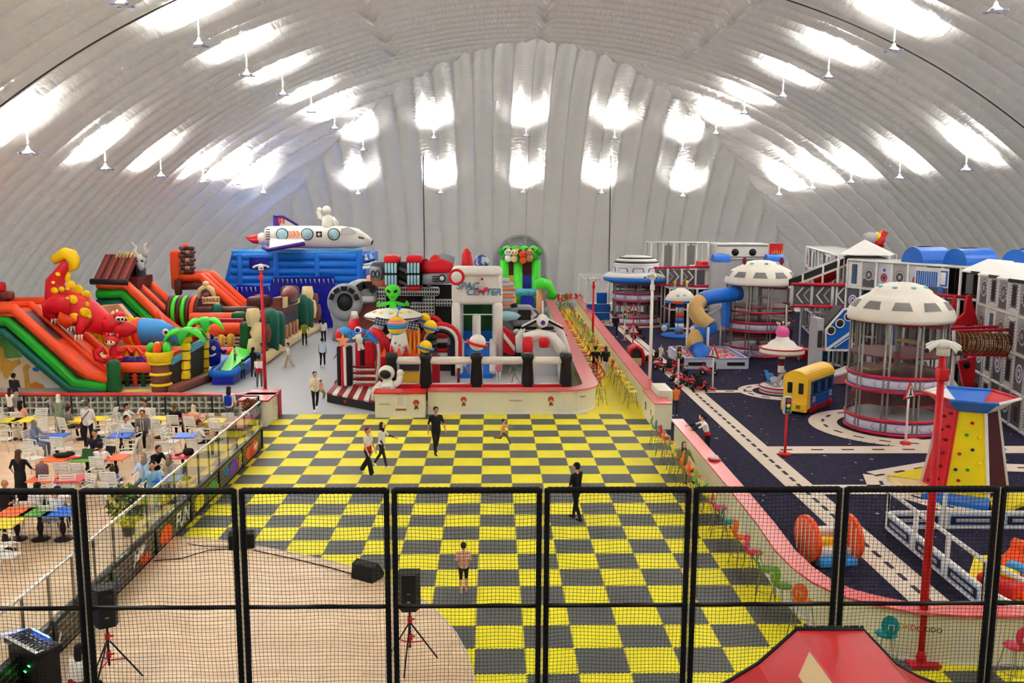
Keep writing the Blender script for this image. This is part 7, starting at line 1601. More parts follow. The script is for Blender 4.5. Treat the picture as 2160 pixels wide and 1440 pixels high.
for (i0, i1, m) in ((0, 3, M_PBLUE), (3, 6, M_SAND), (6, 8, M_PBLUE), (8, 10, M_SAND), (10, 12, M_PBLUE)):
 seg = cat(Pp, 5)[i0 * 5:i1 * 5 + 1]; b = MB(); b.tube(seg, .46, m, 14, cap=False); b.obj('tube_piece', TS)
 b = MB(); b.tube([seg[-1] - (seg[-1] - seg[-2]).normalized() * .04, seg[-1]], .52, m, 14, cap=False); b.obj('joint_flange', TS)
q = Pp[-1]; b = MB(); b.tube([Pp[-2], q, q + Vector((.12, -.5, -.3))], [.5, .55, .52], M_PBLUE, 14, cap=False); b.obj('mouth', TS)
for px, Yp in ((1452, 51.9), (1494, 50.9)): b = MB(); g_ = D(px, 640 if px < 1470 else 690, Yp); b.cyl((g_.x, Yp, 0), g_, .08, M_FRW, n=8); b.obj('support_pole', TS)
b = MB(); p, q2 = D(1560, 592, 54.2), D(1528, 640, 54.2); b.box(tuple(D(1531, 650, 54)), (.25, 1.0, 2.2), M_PBLUE); b.obj('entry_panel', TS)
SLM = T('slide', 'short black slide with white edges behind the tan tube', 'slide')
a, c = D(1492, 665, 55), D(1527, 645, 55); b = MB(); b.ext([a, c, c + Vector((.2, 1, 0)), a + Vector((.2, 1, 0))], (0, 0, -.1), M_BLACKP); b.obj('bed', SLM); b = MB(); b.bar(a, c, .06, .14, M_PWH); b.obj('edge', SLM); b = MB(); b.cyl((c.x, 55.5, 0), (c.x, 55.5, c.z), .06, M_FRW); b.obj('post', SLM)
SR = T('slide', 'low red and blue play slide behind the pink carousel', 'slide', tuple(G(1715, 758)))
b = MB(); b.ext([(-.9, 0, .55), (0, 0, .45), (.9, -.2, .5), (.9, .6, .5), (-.9, .6, .55)], (0, 0, .08), mat('play orange', (230, 90, 40), .4)); b.obj('orange_top', SR); b = MB(); b.ext([(.0, -.2, 0), (1.0, -.2, 0), (.9, .1, .48), (.1, .1, .45)], (0, .6, 0), V_LBLUE); b.obj('blue_block', SR); b = MB(); b.bx(-.9, 0, 0, .5, 0, .5, M_PRED); b.obj('red_block', SR)
PSL = T('slide', 'small pink and white toddler slide left of the near tower', 'slide', tuple(G(1780, 812)))
b = MB(); b.ext([(-1.0, 0, .35), (-.2, 0, .5), (.9, 0, .9), (.9, 0, .1), (-.9, 0, .05)], (0, .12, 0), mat('pinkish', (206, 70, 96), .4)); b.ext([(-1.0, .9, .35), (-.2, .9, .5), (.9, .9, .9), (.9, .9, .1), (-.9, .9, .05)], (0, .12, 0), mat('pinkish', (206, 70, 96), .4)); b.obj('side', PSL)
b = MB(); b.ext([(-1.05, .0, .42), (-.2, 0, .58), (.9, 0, 1.0), (.9, 1.0, 1.0), (-.2, 1.0, .58), (-1.05, 1.0, .42)], (0, 0, -.08), M_PWH); b.obj('bed', PSL)
# red arch playhouse
RA = T('play_tunnel', 'small red arched play tunnel with tan front panel', 'play tunnel', (8.32, 50.0, 0))
b = MB(); b.tube([(-.4, .0, 0), (-.42, 0, .6), (-.3, 0, .95), (0, 0, 1.12), (.3, 0, .95), (.42, 0, .6), (.4, 0, 0)], .11, M_PRED, 8); b.tube([(-.4, .9, 0), (-.42, .9, .6), (-.3, .9, .95), (0, .9, 1.12), (.3, .9, .95), (.42, .9, .6), (.4, .9, 0)], .11, M_PRED, 8)
vs = [];prf = [(-.46, 0), (-.48, .6), (-.34, 1.02), (0, 1.2), (.34, 1.02), (.48, .6), (.46, 0)]
for y in (0, .9): vs += [(x, y, z) for x, z in prf]
b.add(vs, [(i, i + 1, 8 + i, 7 + i) for i in range(6)], M_PRED, True); b.obj('arch_shell', RA)
b = MB(); b.bx(-.33, .33, -.02, .05, 0, .45, V_CREAM); b.obj('tan_panel', RA); b = MB(); b.bx(-.36, .36, .7, .75, 0, 1.0, M_WIN); b.obj('rear_panel', RA)
YMAT = T('mat', 'yellow floor mat left of the ball pit', 'mat', (12.0, 54.8, 0)); b = MB(); b.bx(-.9, 1.6, -.8, .4, .014, .08, V_YEL); b.obj('cushion', YMAT)
# ---- traffic lights, signs, lamp posts ----
def tlight(x, y, h, polem, lab, lit='g'):
 o = T('traffic_light', lab, 'traffic light', (x, y, .02))
 b = MB(); b.cyl((0, 0, .05), (0, 0, h - .5), .05, polem, n=8); b.obj('pole', o); b = MB(); b.cyl((0, 0, 0), (0, 0, .08), .22, M_PRED, n=16); b.obj('base', o)
 b = MB(); b.rbox((0, 0, h - .3), (.34, .2, .68), .1, M_PANG); hd = b.obj('housing', o); b = MB(); b.rbox((0, -.09, h - .3), (.2, .06, .58), .06, M_BLACKP); b.obj('face', hd)
 for k, m in enumerate((mat('signal red', (190, 30, 40), .3), mat('signal yellow', (240, 220, 60), .3), mat('signal green', (20, 150, 90), .3))): b = MB(); b.ell((0, -.12, h - .12 - k * .18), (.075, .04, .075), m, n=10); b.obj('signal', hd)
tlight(10.69, 31.07, 2.15, M_PRED, 'toy traffic light on a red pole at the crossing of the roads')
tlight(9.1, 59.73, 2.15, M_PWH, 'toy traffic light on a white pole farthest up the road')
tlight(9.39, 43.56, 2.1, M_PWH, 'toy traffic light on a white pole beside the pedal carts')
def tsign(x, y, h, polem, lab, rz=0, s=.5):
 o = T('road_sign', lab, 'road sign', (x, y, .02), rz)
 b = MB(); b.cyl((0, 0, .05), (0, 0, h), .045, polem, n=8); b.obj('pole', o); b = MB(); b.cyl((0, 0, 0), (0, 0, .08), .2, M_PRED, n=14); b.obj('base', o)
 tri = lambda k, y_: [(k * s * math.sin(a), y_, h + .1 + k * s * math.cos(a)) for a in (0, 2 * PI / 3, 4 * PI / 3)]
 b = MB(); b.ext(tri(1, 0), (0, -.05, 0), M_PRED); pl_ = b.obj('plate', o); b = MB(); b.ext(tri(.72, -.052), (0, -.01, 0), M_PWH); b.obj('white_field', pl_)
 b = MB(); b.ell((0, -.07, h + .27), (.04, .01, .04), M_BLACKP, n=8); b.box((0, -.07, h + .16), (.05, .02, .14), M_BLACKP); b.bar((0, -.07, h + .1), (-.07, -.07, h), .03, .03, M_BLACKP); b.bar((0, -.07, h + .1), (.07, -.07, h), .03, .03, M_BLACKP)
 for k in range(4): b.box((-.15 + k * .1, -.07, h - .07), (.06, .02, .05), M_BLACKP)
 b.obj('walker_symbol', pl_)
tsign(8.85, 54.6, 1.35, M_PRED, 'pedestrian warning sign on red pole behind the red arch tunnel', s=.45)
tsign(10.3, 63.5, 1.75, M_PRED, 'pedestrian warning sign on red pole at the saucer-roofed tower', s=.4)
tsign(11.0, 43.0, 1.75, M_PWH, 'warning sign turned sideways on white pole at the side road', rz=-1.0, s=.45)
tsign(15.82, 32.55, 1.9, M_PWH, 'pedestrian warning sign on white pole in front of the near tower', rz=.55, s=.42)
def lpost(x, y, h, m, lab, foot=True):
 o = T('light_pole', lab, 'pole', (x, y, 0))
 b = MB(); b.cyl((0, 0, 0), (0, 0, h), .085, m, r1=.065, n=10); b.obj('pole', o)
 b = MB(); b.ell((0, 0, h + .1), (.17, .17, .1), M_PWH, n=14)
 b.cyl((0, 0, h - .1), (0, 0, h + .1), .12, M_PWH); hd = b.obj('head', o)
 for k in range(4): a = .3 + k * PI / 2; d = Vector((math.cos(a), math.sin(a), 0)); b = MB(); b.tube([d * .12 + Vector((0, 0, h + .12)), d * .24 + Vector((0, 0, h + .1)), d * .37 + Vector((0, 0, h + .02))], [.055, .05, .06], M_PWH, 8); b.ell(d * .385 + Vector((0, 0, h + .01)), .045, M_BLACKP, n=8); b.obj('horn', hd)
 b = MB(); b.rbox((0, -.03, h - .45), (.2, .2, .26), .04, M_PRED if m is M_PRED else M_PWH); b.obj('box', o)
 if foot: b = MB(); b.ext([(.42 * math.cos(a), .42 * math.sin(a), .013) for a in [PI / 4 + k * PI / 2 for k in range(4)]], (0, 0, .04), m); b.cyl((0, 0, 0), (0, 0, .25), .14, m, r1=.085); b.obj('foot_plate', o)
lpost(-10.95, 42.4, D(558, 565, 42.4).z, M_PRED, 'red light pole standing behind the white lattice rack')
lpost(6.87, 59.3, D(1250, 590, 59.3).z, M_PRED, 'red light pole standing in the yellow lane')
lpost(7.35, 40.2, D(1375, 585, 40.2).z, M_PWH, 'white light pole behind the lane counter')
lpost(8.44, 16.15, D(1985, 738, 16.15).z, M_PRED, 'tall red light pole in front of the near cream counter')
# white gazebo frame
GZB = T('gazebo_frame', 'white metal frame with slatted top at the far end of the lane', 'frame')
xa, xb = 7.75, 9.6; b = MB()
for x in (xa, xb):
 for y in (72, 78): b.cyl((x, y, 0), (x, y, 3.3), .06, M_FRW, n=6)
b.obj('post', GZB)
b = MB()
for x in (xa, xb): b.bar((x, 72, 3.3), (x, 78, 3.3), .1, .12, M_FRW)
for k in range(9): b.bar((xa, 72 + k * .75, 3.36), (xb, 72 + k * .75, 3.36), .08, .08, M_FRW)
b.obj('slatted_top', GZB); b = MB(); b.bx(xa + .9, xb - .1, 72.3, 72.4, .2, 2.2, M_PBLUE); b.obj('blue_panel', GZB); b = MB(); b.bx(xa, xb, 71.2, 71.3, .1, 1.4, M_PBLUE); b.bar((xa, 71.15, 1.4), (xb, 71.15, 1.4), .05, .06, M_PWH); b.bar((xa, 71.15, .7), (xb, 71.15, .7), .05, .06, M_PWH); b.obj('low_panel', GZB)
# ---- pedal carts ----
CTT = T('pedal_cart', 'x', 'pedal cart')
b = MB(); b.rbox((0, 0, .2), (.3, .9, .1), .04, M_PRED); b.rbox((0, .42, .28), (.4, .22, .16), .06, M_PRED); b.bar((0, -.1, .24), (0, .35, .55), .05, .05, M_PRED); b.obj('frame', CTT)
b = MB(); b.rbox((0, -.18, .32), (.3, .28, .08), .03, M_BLACKP); b.rbox((0, -.32, .5), (.3, .07, .34), .03, M_BLACKP); b.obj('seat', CTT)
b = MB(); b.tube([(.13 * math.cos(a), .24 + .05 * math.sin(a), .56 + .12 * math.sin(a)) for a in [2 * PI * i / 12 for i in range(12)]], .018, M_BLACKP, 5, closed=True); b.obj('steering_wheel', CTT)
wb = MB(); wb.cyl((-.05, 0, 0), (.05, 0, 0), .15, mat('tyre', (18, 18, 20), .7), n=14); wb.cyl((-.055, 0, 0), (.055, 0, 0), .06, M_PANG, n=10); wm = wb.mesh('wheel')
for (x, y) in ((-.3, .35), (.3, .35), (-.32, -.3), (.32, -.3)): o = bpy.data.objects.new('wheel', wm); COL.objects.link(o); o.parent = CTT; o.location = (x, y, .15)
cts = [(1378, 764, .4), (1400, 780, .9), (1415, 786, -.5), (1432, 776, .2), (1437, 806, .5), (1452, 812, 1.0), (1466, 818, .3), (1478, 824, -.4), (1495, 790, 1.4), (1345, 714, .2), (1335, 706, .9), (1281, 662, .3)]
cl_ = ['left end of the cluster near the small child', 'second from the left, turned right', 'in the cluster centre, behind the traffic light', 'beside the ball pit corner', 'first of the group right of the traffic light', 'second right of the traffic light', 'third right of the traffic light', 'at the right end of the row on the road', 'ridden by a child beside the ball pit', 'far one on the road behind the warning sign', 'farther up the road behind the warning sign', 'farthest, left of the saucer-roofed tower']
for i, (x, y, a) in enumerate(cts):
 g_ = G(x, y); lab = 'red and black pedal cart, ' + cl_[i]
 if i == 0: CTT.location = (g_.x, g_.y, .03); CTT.rotation_euler = (0, 0, a); CTT['label'] = lab; CTT['group'] = 'pedal carts on the play road'
 else: dup(CTT, (g_.x, g_.y, .03), a, lab, 'pedal carts on the play road')
# ---- climbing tower ----
cc = Vector((15.05, 26.9, 0))
CL = T('climbing_tower', 'hexagonal climbing tower in red, yellow and maroon with a blue and white crown', 'climbing tower', tuple(cc), -.44)
hz = 2.75; Rb, Rt = 1.25, .78
def hx(R_, z, k): a = -PI / 2 - PI / 6 + k * PI / 3; return Vector((R_ * math.cos(a), R_ * math.sin(a), z))
M_CY = mat('climb yellow', (238, 214, 20), .4); M_CM = mat('climb maroon net', (60, 12, 22), .7)
fm = [M_CY, M_CM, M_PRED, M_CY, M_CM, M_PRED]
for k in range(6):
 b = MB(); q = [hx(Rb, .05, k), hx(Rb, .05, k + 1), hx(Rt, hz, k + 1), hx(Rt, hz, k)]; nn = (q[1] - q[0]).cross(q[3] - q[0]).normalized()
 b.ext(q, nn * -.05, fm[k]); f_ = b.obj('face', CL)
 b = MB(); b.bar(q[0], q[3], .09, .09, M_PWH if fm[k] is M_CM or fm[(k - 1) % 6] is M_CM else fm[(k - 1) % 6]); b.obj('corner_edge', CL)
 pt = lambda u_, v_: q[0].lerp(q[1], u_).lerp(q[3].lerp(q[2], u_), v_) + nn * .03
 if fm[k] is M_CY:
  for i, (u_, v_) in enumerate(((.3, .2), (.72, .12), (.5, .33), (.8, .42), (.25, .5), (.6, .56), (.4, .72), (.78, .7), (.55, .86), (.2, .32))):
   b = MB(); b.ell(pt(u_, v_), (.06, .06, .05), (M_PRED, mat('hold navy', (40, 40, 70), .5), V_GREEN, M_CY)[i % 4], n=8); b.obj('hold', CL)
 if fm[k] is M_PRED:
  for i in range(6):
   for s in (.33, .68): b = MB(); p = pt(s, .1 + i * .155 + (.06 if s > .5 else 0)); b.ell(p, (.09, .09, .05), M_MAROON, n=8); b.obj('grip_hole', CL)
 # crown
for k in range(6):
 b = MB(); a0, a1 = hx(Rt + .05, hz - .05, k), hx(Rt + .05, hz - .05, k + 1); e0, e1 = hx(1.35, hz + .35, k), hx(1.35, hz + .35, k + 1); i0, i1 = hx(1.0, hz + .05, k), hx(1.0, hz + .05, k + 1)
 m = (M_PBLUE, M_PWH, M_PRED, M_PBLUE, M_PWH, M_PRED)[k]; b.add([a0, a1, e1, e0, i0 * .8 + Vector((0, 0, (hz + .05) * .2)), i1 * .8 + Vector((0, 0, (hz + .05) * .2))], [(0, 1, 2, 3), (3, 2, 5, 4)], m); b.obj('crown_panel', CL)
 b = MB(); b.cyl(e0, e1, .05, m, n=8); b.obj('crown_rim', CL)
b = MB(); b.lathe([(.95, hz + .02), (.01, hz + .0)], M_PBLUE, 6); b.obj('crown_floor', CL)
MTS = T('crash_mat', 'star-shaped yellow, blue and tan mats around the climbing tower', 'mat', (0, 0, 0))
for (l, m) in (([(1872, 1012), (1990, 985), (1998, 1024), (1950, 1022)], M_CY), ([(1942, 1052), (1995, 1042), (2088, 1055), (2085, 1080), (1990, 1065)], M_PBLUE), ([(2085, 1055), (2170, 1045), (2170, 1065), (2120, 1085), (2090, 1075)], M_CY), ([(1872, 1014), (1950, 1024), (2000, 1030), (1990, 1046), (1930, 1044)], V_CREAM)):
 b = MB(); P_ = [G(x, y) for x, y in l]; b.ext([(v.x, v.y, .03) for v in P_], (0, 0, .13), m); b.obj('mat_piece', MTS)
# ---- white soft railing with navy insets ----
WR = T('soft_fence', 'low white padded fence with navy insets around the toddler area', 'fence')
M_NAVI = mat('navy inset', (24, 28, 66), .4); M_LBL = mat('light blue piping', (150, 185, 225), .4)
def softf(p0, p1, n):
 p0, p1 = Vector(p0), Vector(p1); ux = (p1 - p0).normalized(); nn = Vector((ux.y, -ux.x, 0)); L = (p1 - p0).length / n
 for k in range(n):
  a = p0 + ux * (L * k); c = p0 + ux * (L * (k + 1)); b = MB(); b.bar(a + Vector((0, 0, .27)), c + Vector((0, 0, .27)), .1, .5, M_PWH); pn = b.obj('padded_panel', WR)
  for (s, mm, o) in ((.84, M_LBL, .052), (.78, M_NAVI, .058), (.6, M_PANG, .064)):
   m_ = (a + c) / 2 + Vector((0, 0, .27)); hh = {.84: .17, .78: .12, .6: .05}[s]
   for sd_ in (-1, 1): b = MB(); b.add([m_ + ux * (L / 2 * s * e) + Vector((0, 0, hh * f)) + nn * (o * sd_) for e, f in ((-1, -1), (1, -1), (1, 1), (-1, 1))], [(0, 1, 2, 3)], mm); b.obj('inset', pn)
  b = MB(); b.cyl(a, a + Vector((0, 0, 1.1)), .06, M_FRW, n=8); b.obj('post', WR)
 b = MB(); b.cyl(p1, p1 + Vector((0, 0, 1.1)), .06, M_FRW, n=8); b.obj('post', WR)
 b = MB(); b.cyl(p0 + Vector((0, 0, 1.1)), p1 + Vector((0, 0, 1.1)), .055, M_FRW, n=8); b.obj('handrail', WR)
softf((11.05, 23.5, 0), (10.95, 18.4, 0), 3); softf((11.05, 23.5, 0), (19, 23.4, 0), 5); softf((10.95, 18.4, 0), (11.5, 16.4, 0), 1)
b = MB(); b.xy([(11.3, 17.0), (11.2, 19.6), (12.4, 21.4), (17, 21.6), (17, 17)], .014, .06, M_CY); b.obj('yellow_mat', WR)
SBK = T('soft_block', 'orange, white and red soft slide block on the yellow mat at lower right', 'soft block', (12.6, 19.6, .06), .5)
b = MB(); b.ext([(-.9, -.5, 0), (1.3, -.5, 0), (1.3, -.5, .7), (.3, -.5, .8), (-.9, -.5, .15)], (0, 1.0, 0), mat('soft orange', (240, 84, 30), .4)); b.obj('ramp', SBK)
b = MB(); b.cyl((.3, -.5, .8), (.3, .5, .8), .14, mat('soft orange', (240, 84, 30), .4), n=12); b.cyl((.9, -.5, .8), (.9, .5, .8), .13, M_PWH, n=12); b.obj('roller', SBK); b = MB(); b.rbox((-1.0, 0, .2), (.5, .9, .4), .1, M_PRED); b.rbox((-.75, 0, .45), (.3, .5, .2), .08, V_YEL); b.rbox((-.4, .0, .5), (.3, .4, .25), .08, V_LBLUE); b.obj('red_step', SBK)
# ---- orange rocker ----
OR = T('rocker', 'orange disc-sided rocker with yellow, white and blue tread beside the road', 'play equipment', (8.55, 21.3, 0), .12)
for s in (-.56, .56):
 b = MB(); b.T = Matrix.Translation((s, 0, .6))
 P_ = [( -.05, .66 * math.cos(a), .58 * math.sin(a)) for a in [2 * PI * i / 28 for i in range(28)]]; b.ext(P_, (.1, 0, 0), mat('soft orange', (240, 84, 30), .4)); dc = b.obj('side_disc', OR)
 b = MB(); b.T = Matrix.Translation((s, 0, .58))
 for k in range(5): y = -.42 + k * .21; hh = .58 * math.sqrt(1 - (y / .66) ** 2) * .88; b.box((-.06, y, 0), (.02, .03, 2 * hh), M_PWH)
 b.obj('white_slats', dc)
for k, m in enumerate((V_LBLUE, M_PWH, V_YEL, M_PWH)): b = MB(); b.rbox((0, -.45 + k * .3, .14 + .15 * k), (1.0, .3, .2), .04, m); b.obj('tread', OR)
# ---- red padded ramp in the foreground ----
FR_ = T('padded_ramp', 'red and tan padded wedge at the lower right in front of the net', 'padded ramp')
Yb, Yf = 9.3, 6.4; pr_ = [(1500, 1460), (1540, 1438), (1600, 1402), (1650, 1358), (1682, 1330), (1822, 1330), (1850, 1360), (1890, 1402), (1935, 1428), (1990, 1450)]
pp = [D(x, y, Yb) for x, y in pr_]; M_RR = mat('red padded vinyl', (204, 34, 40), .32); M_RT = mat('tan padded vinyl', (222, 192, 140), .4)
for i in range(len(pp) - 1):
 a, c = pp[i], pp[i + 1]; b = MB(); b.add([a, c, (c.x, Yf, c.z), (a.x, Yf, a.z), a - Vector((0, 0, .15)), c - Vector((0, 0, .15)), (c.x, Yf, c.z - .15), (a.x, Yf, a.z - .15)], [(0, 1, 2, 3), (4, 7, 6, 5), (0, 4, 5, 1), (3, 2, 6, 7), (0, 3, 7, 4), (1, 5, 6, 2)], M_RR); b.obj('padded_panel', FR_)
b = MB(); b.ext([(p.x, Yb - .1, p.z - .16) for p in pp] + [(pp[-1].x, Yb - .1, ZD), (pp[0].x, Yb - .1, ZD)], (0, -.1, 0), M_BLACKP); b.obj('black_core', FR_)
a, c = pp[3].lerp(pp[4], .85) + Vector((0, 0, .012)), pp[3].lerp(pp[4], -.25) + Vector((0, 0, .016)); b = MB(); b.add([(a.x, 8.85, a.z), (c.x, 8.65, c.z), (c.x - .0, Yf, c.z), (a.x, Yf, a.z)], [(0, 1, 2, 3)], M_RT); b.obj('tan_pad', FR_, 'tan side pad')
a, c = pp[5] + Vector((0, 0, .012)), pp[6].lerp(pp[5], .55) + Vector((0, 0, .014)); b = MB(); b.add([(a.x, 8.7, a.z), (c.x, 8.6, c.z), (c.x, Yf, c.z), (a.x, Yf, a.z)], [(0, 1, 2, 3)], M_RT); b.obj('tan_pad', FR_, 'tan edge strip')
b = MB()
for i in range(60): x = lerp(pp[4].x, pp[5].x, i / 59); b.tube([(x, Yb + .02, pp[4].z - .02), (x + random.uniform(-.02, .02), Yb + .04, pp[4].z + .04)], [.02, .008], M_BLACKP, 4)
b.tube([p + Vector((0, .03, 0)) for p in pp], .025, M_BLACKP, 6); b.obj('black_fringe', FR_)
# ================= CAFE FURNITURE =================
M_CH = mat('white chair plastic', (232, 230, 224), .4)
CHR = T('cafe_chair', 'x', 'chair')
b = MB(); b.rbox((0, -.02, .44), (.46, .46, .035), .017, M_CH); b.obj('seat', CHR)
b = MB()
for k in range(5): b.rbox((0, .235 + .02 * k, .56 + k * .068), (.42, .02, .055), .01, M_CH)
for s in (-1, 1): b.bar((s * .21, .21, .42), (s * .21, .33, .9), .035, .03, M_CH)
b.rbox((0, .33, .9), (.46, .03, .05), .015, M_CH); b.obj('backrest', CHR)
ar = MB(); ar.tube([(.24, .26, .66), (.255, 0, .67), (.25, -.2, .64)], .02, M_CH, 6); arm = ar.mesh('armrest')
lg = MB(); lg.cyl((.21, -.19, .45), (.26, -.25, 0), .02, M_CH, r1=.014, n=6); lg.cyl((.245, -.2, .64), (.215, -.2, .45), .016, M_CH, n=6); lgm = lg.mesh('leg'); lh = MB(); lh.cyl((.2, .19, .45), (.24, .28, 0), .02, M_CH, r1=.014, n=6); lhm = lh.mesh('leg')
for me, nm in ((arm, 'armrest'), (lgm, 'leg'), (lhm, 'leg')):
 for s in (1, -1): o = bpy.data.objects.new(nm, me); COL.objects.link(o); o.parent = CHR; o.scale = (s, 1, 1)
chf = [CHR]
def chair(p, rz, lab, grp='white cafe armchairs'):
 if chf: o = chf.pop(); o.location = (p[0], p[1], ZC); o.rotation_euler = (0, 0, rz); o['label'] = lab; o['group'] = grp; return o
 return dup(CHR, (p[0], p[1], ZC), rz, lab, grp)
TCOL = {'yellow': (238, 214, 30), 'blue': (24, 100, 216), 'red': (206, 50, 60), 'orange': (240, 100, 30), 'green': (70, 150, 30)}
TM = {k: mat('table top ' + k, c, .3) for k, c in TCOL.items()}; M_PED = mat('dark turned wood', (34, 20, 18), .4)
TB = T('cafe_table', 'x', 'table')
b = MB(); b.box((0, 0, .745), (.72, .72, .03), TM['yellow']); b.obj('tabletop', TB)
b = MB(); b.lathe([(.22, 0), (.24, .02), (.2, .05), (.05, .08), (.04, .15), (.06, .2), (.085, .32), (.06, .44), (.035, .5), (.05, .6), (.04, .68), (.09, .73)], M_PED, 14); b.obj('pedestal', TB)
tbf = [TB]
def table(px, py, c, where):
 p = G(px, py, ZC + .76); lab = f'{c} square cafe table, {where}'
 if tbf: o = tbf.pop(); o.location = (p.x, p.y, ZC); o['label'] = lab; o['group'] = 'coloured cafe tables'
 else: o = dup(TB, (p.x, p.y, ZC), 0, lab, 'coloured cafe tables')
 t = [a for a in o.children if a.name.startswith('tabletop')][0]; t.material_slots[0].link = 'OBJECT'; t.material_slots[0].material = TM[c]; return p
for a in ((20, 885, 'yellow', 'at the left edge of the far row'), (52, 884, 'yellow', 'second in the far row'), (172, 884, 'yellow', 'behind the man with the shoulder bag'), (205, 882, 'yellow', 'right of the man with the shoulder bag'), (337, 881, 'yellow', 'behind the man in the grey suit'),
          (395, 877, 'red', 'in the far row beside the woman in peach'), (428, 876, 'red', 'in the far row behind a yellow one'), (455, 886, 'yellow', 'near the girl with the blue backpack'), (118, 918, 'blue', 'in front of the woman in the blue-grey coat'), (255, 917, 'blue', 'beside the man in the grey suit'), (393, 917, 'blue', 'left of the woman with shoulder straps'),
          (120, 966, 'orange', 'with a black jacket on it'), (183, 966, 'green', 'with the open green laptop'), (243, 963, 'orange', 'beside the black laptop'), (385, 960, 'red', 'with the black bag on it'), (92, 1008, 'orange', 'with the mauve backpack'), (152, 1008, 'red', 'with the water bottle'), (356, 1007, 'blue', 'behind the tall plant'),
          (33, 1078, 'orange', 'in the near row behind the net'), (82, 1078, 'green', 'in the near row behind the net'), (130, 1078, 'blue', 'in the near row, rightmost behind the net'), (8, 1102, 'yellow', 'at the left edge behind the net')): table(*a)
for i, (px, py, r) in enumerate(((17, 885, 90), (8, 925, 95), (20, 905, 80), (82, 890, 5), (100, 905, 170), (132, 945, 175), (228, 885, -90), (213, 912, 100), (280, 925, 175), (268, 955, -80), (340, 905, 160), (362, 930, 80), (345, 955, 190), (460, 905, 170), (483, 892, 190), (418, 950, 160), (140, 1000, 180), (176, 1003, 175), (70, 965, 60), (228, 940, -70), (88, 1042, 0), (135, 1042, 5), (172, 1038, -30), (240, 1045, 150), (15, 1170, 95), (-4, 1150, 80), (150, 985, 0), (300, 905, -60))):
 p = G(px, py, ZC + .45); chair(p, math.radians(r), 'white plastic armchair standing empty, ' + ['at the left edge of the far row', 'at the left edge, middle row', 'left edge, turned to a yellow table', 'behind the far yellow tables', 'beside the patterned blouse woman', 'in front of the blue table on the left', 'right of the far yellow tables', 'left of the blue table near the suit', 'in front of the suited man', 'right of the orange table with the laptop', 'at the far yellow table behind the suit', 'left of the small blue table', 'at the red table with the bag, far side', 'near the woman with shoulder straps', 'by the girl with the blue backpack', 'pulled up to the red table', 'behind the orange table, far side', 'behind the red table, far side', 'left of the orange table with the jacket', 'right of the man in white seen from behind', 'near side of the orange table under the rail', 'near side of the red table under the rail', 'right end under the rail', 'beside the child in lilac', 'alone behind the net at left, nearer one', 'alone behind the net at left edge', 'at the water bottle table', 'right of the suited man'][i])

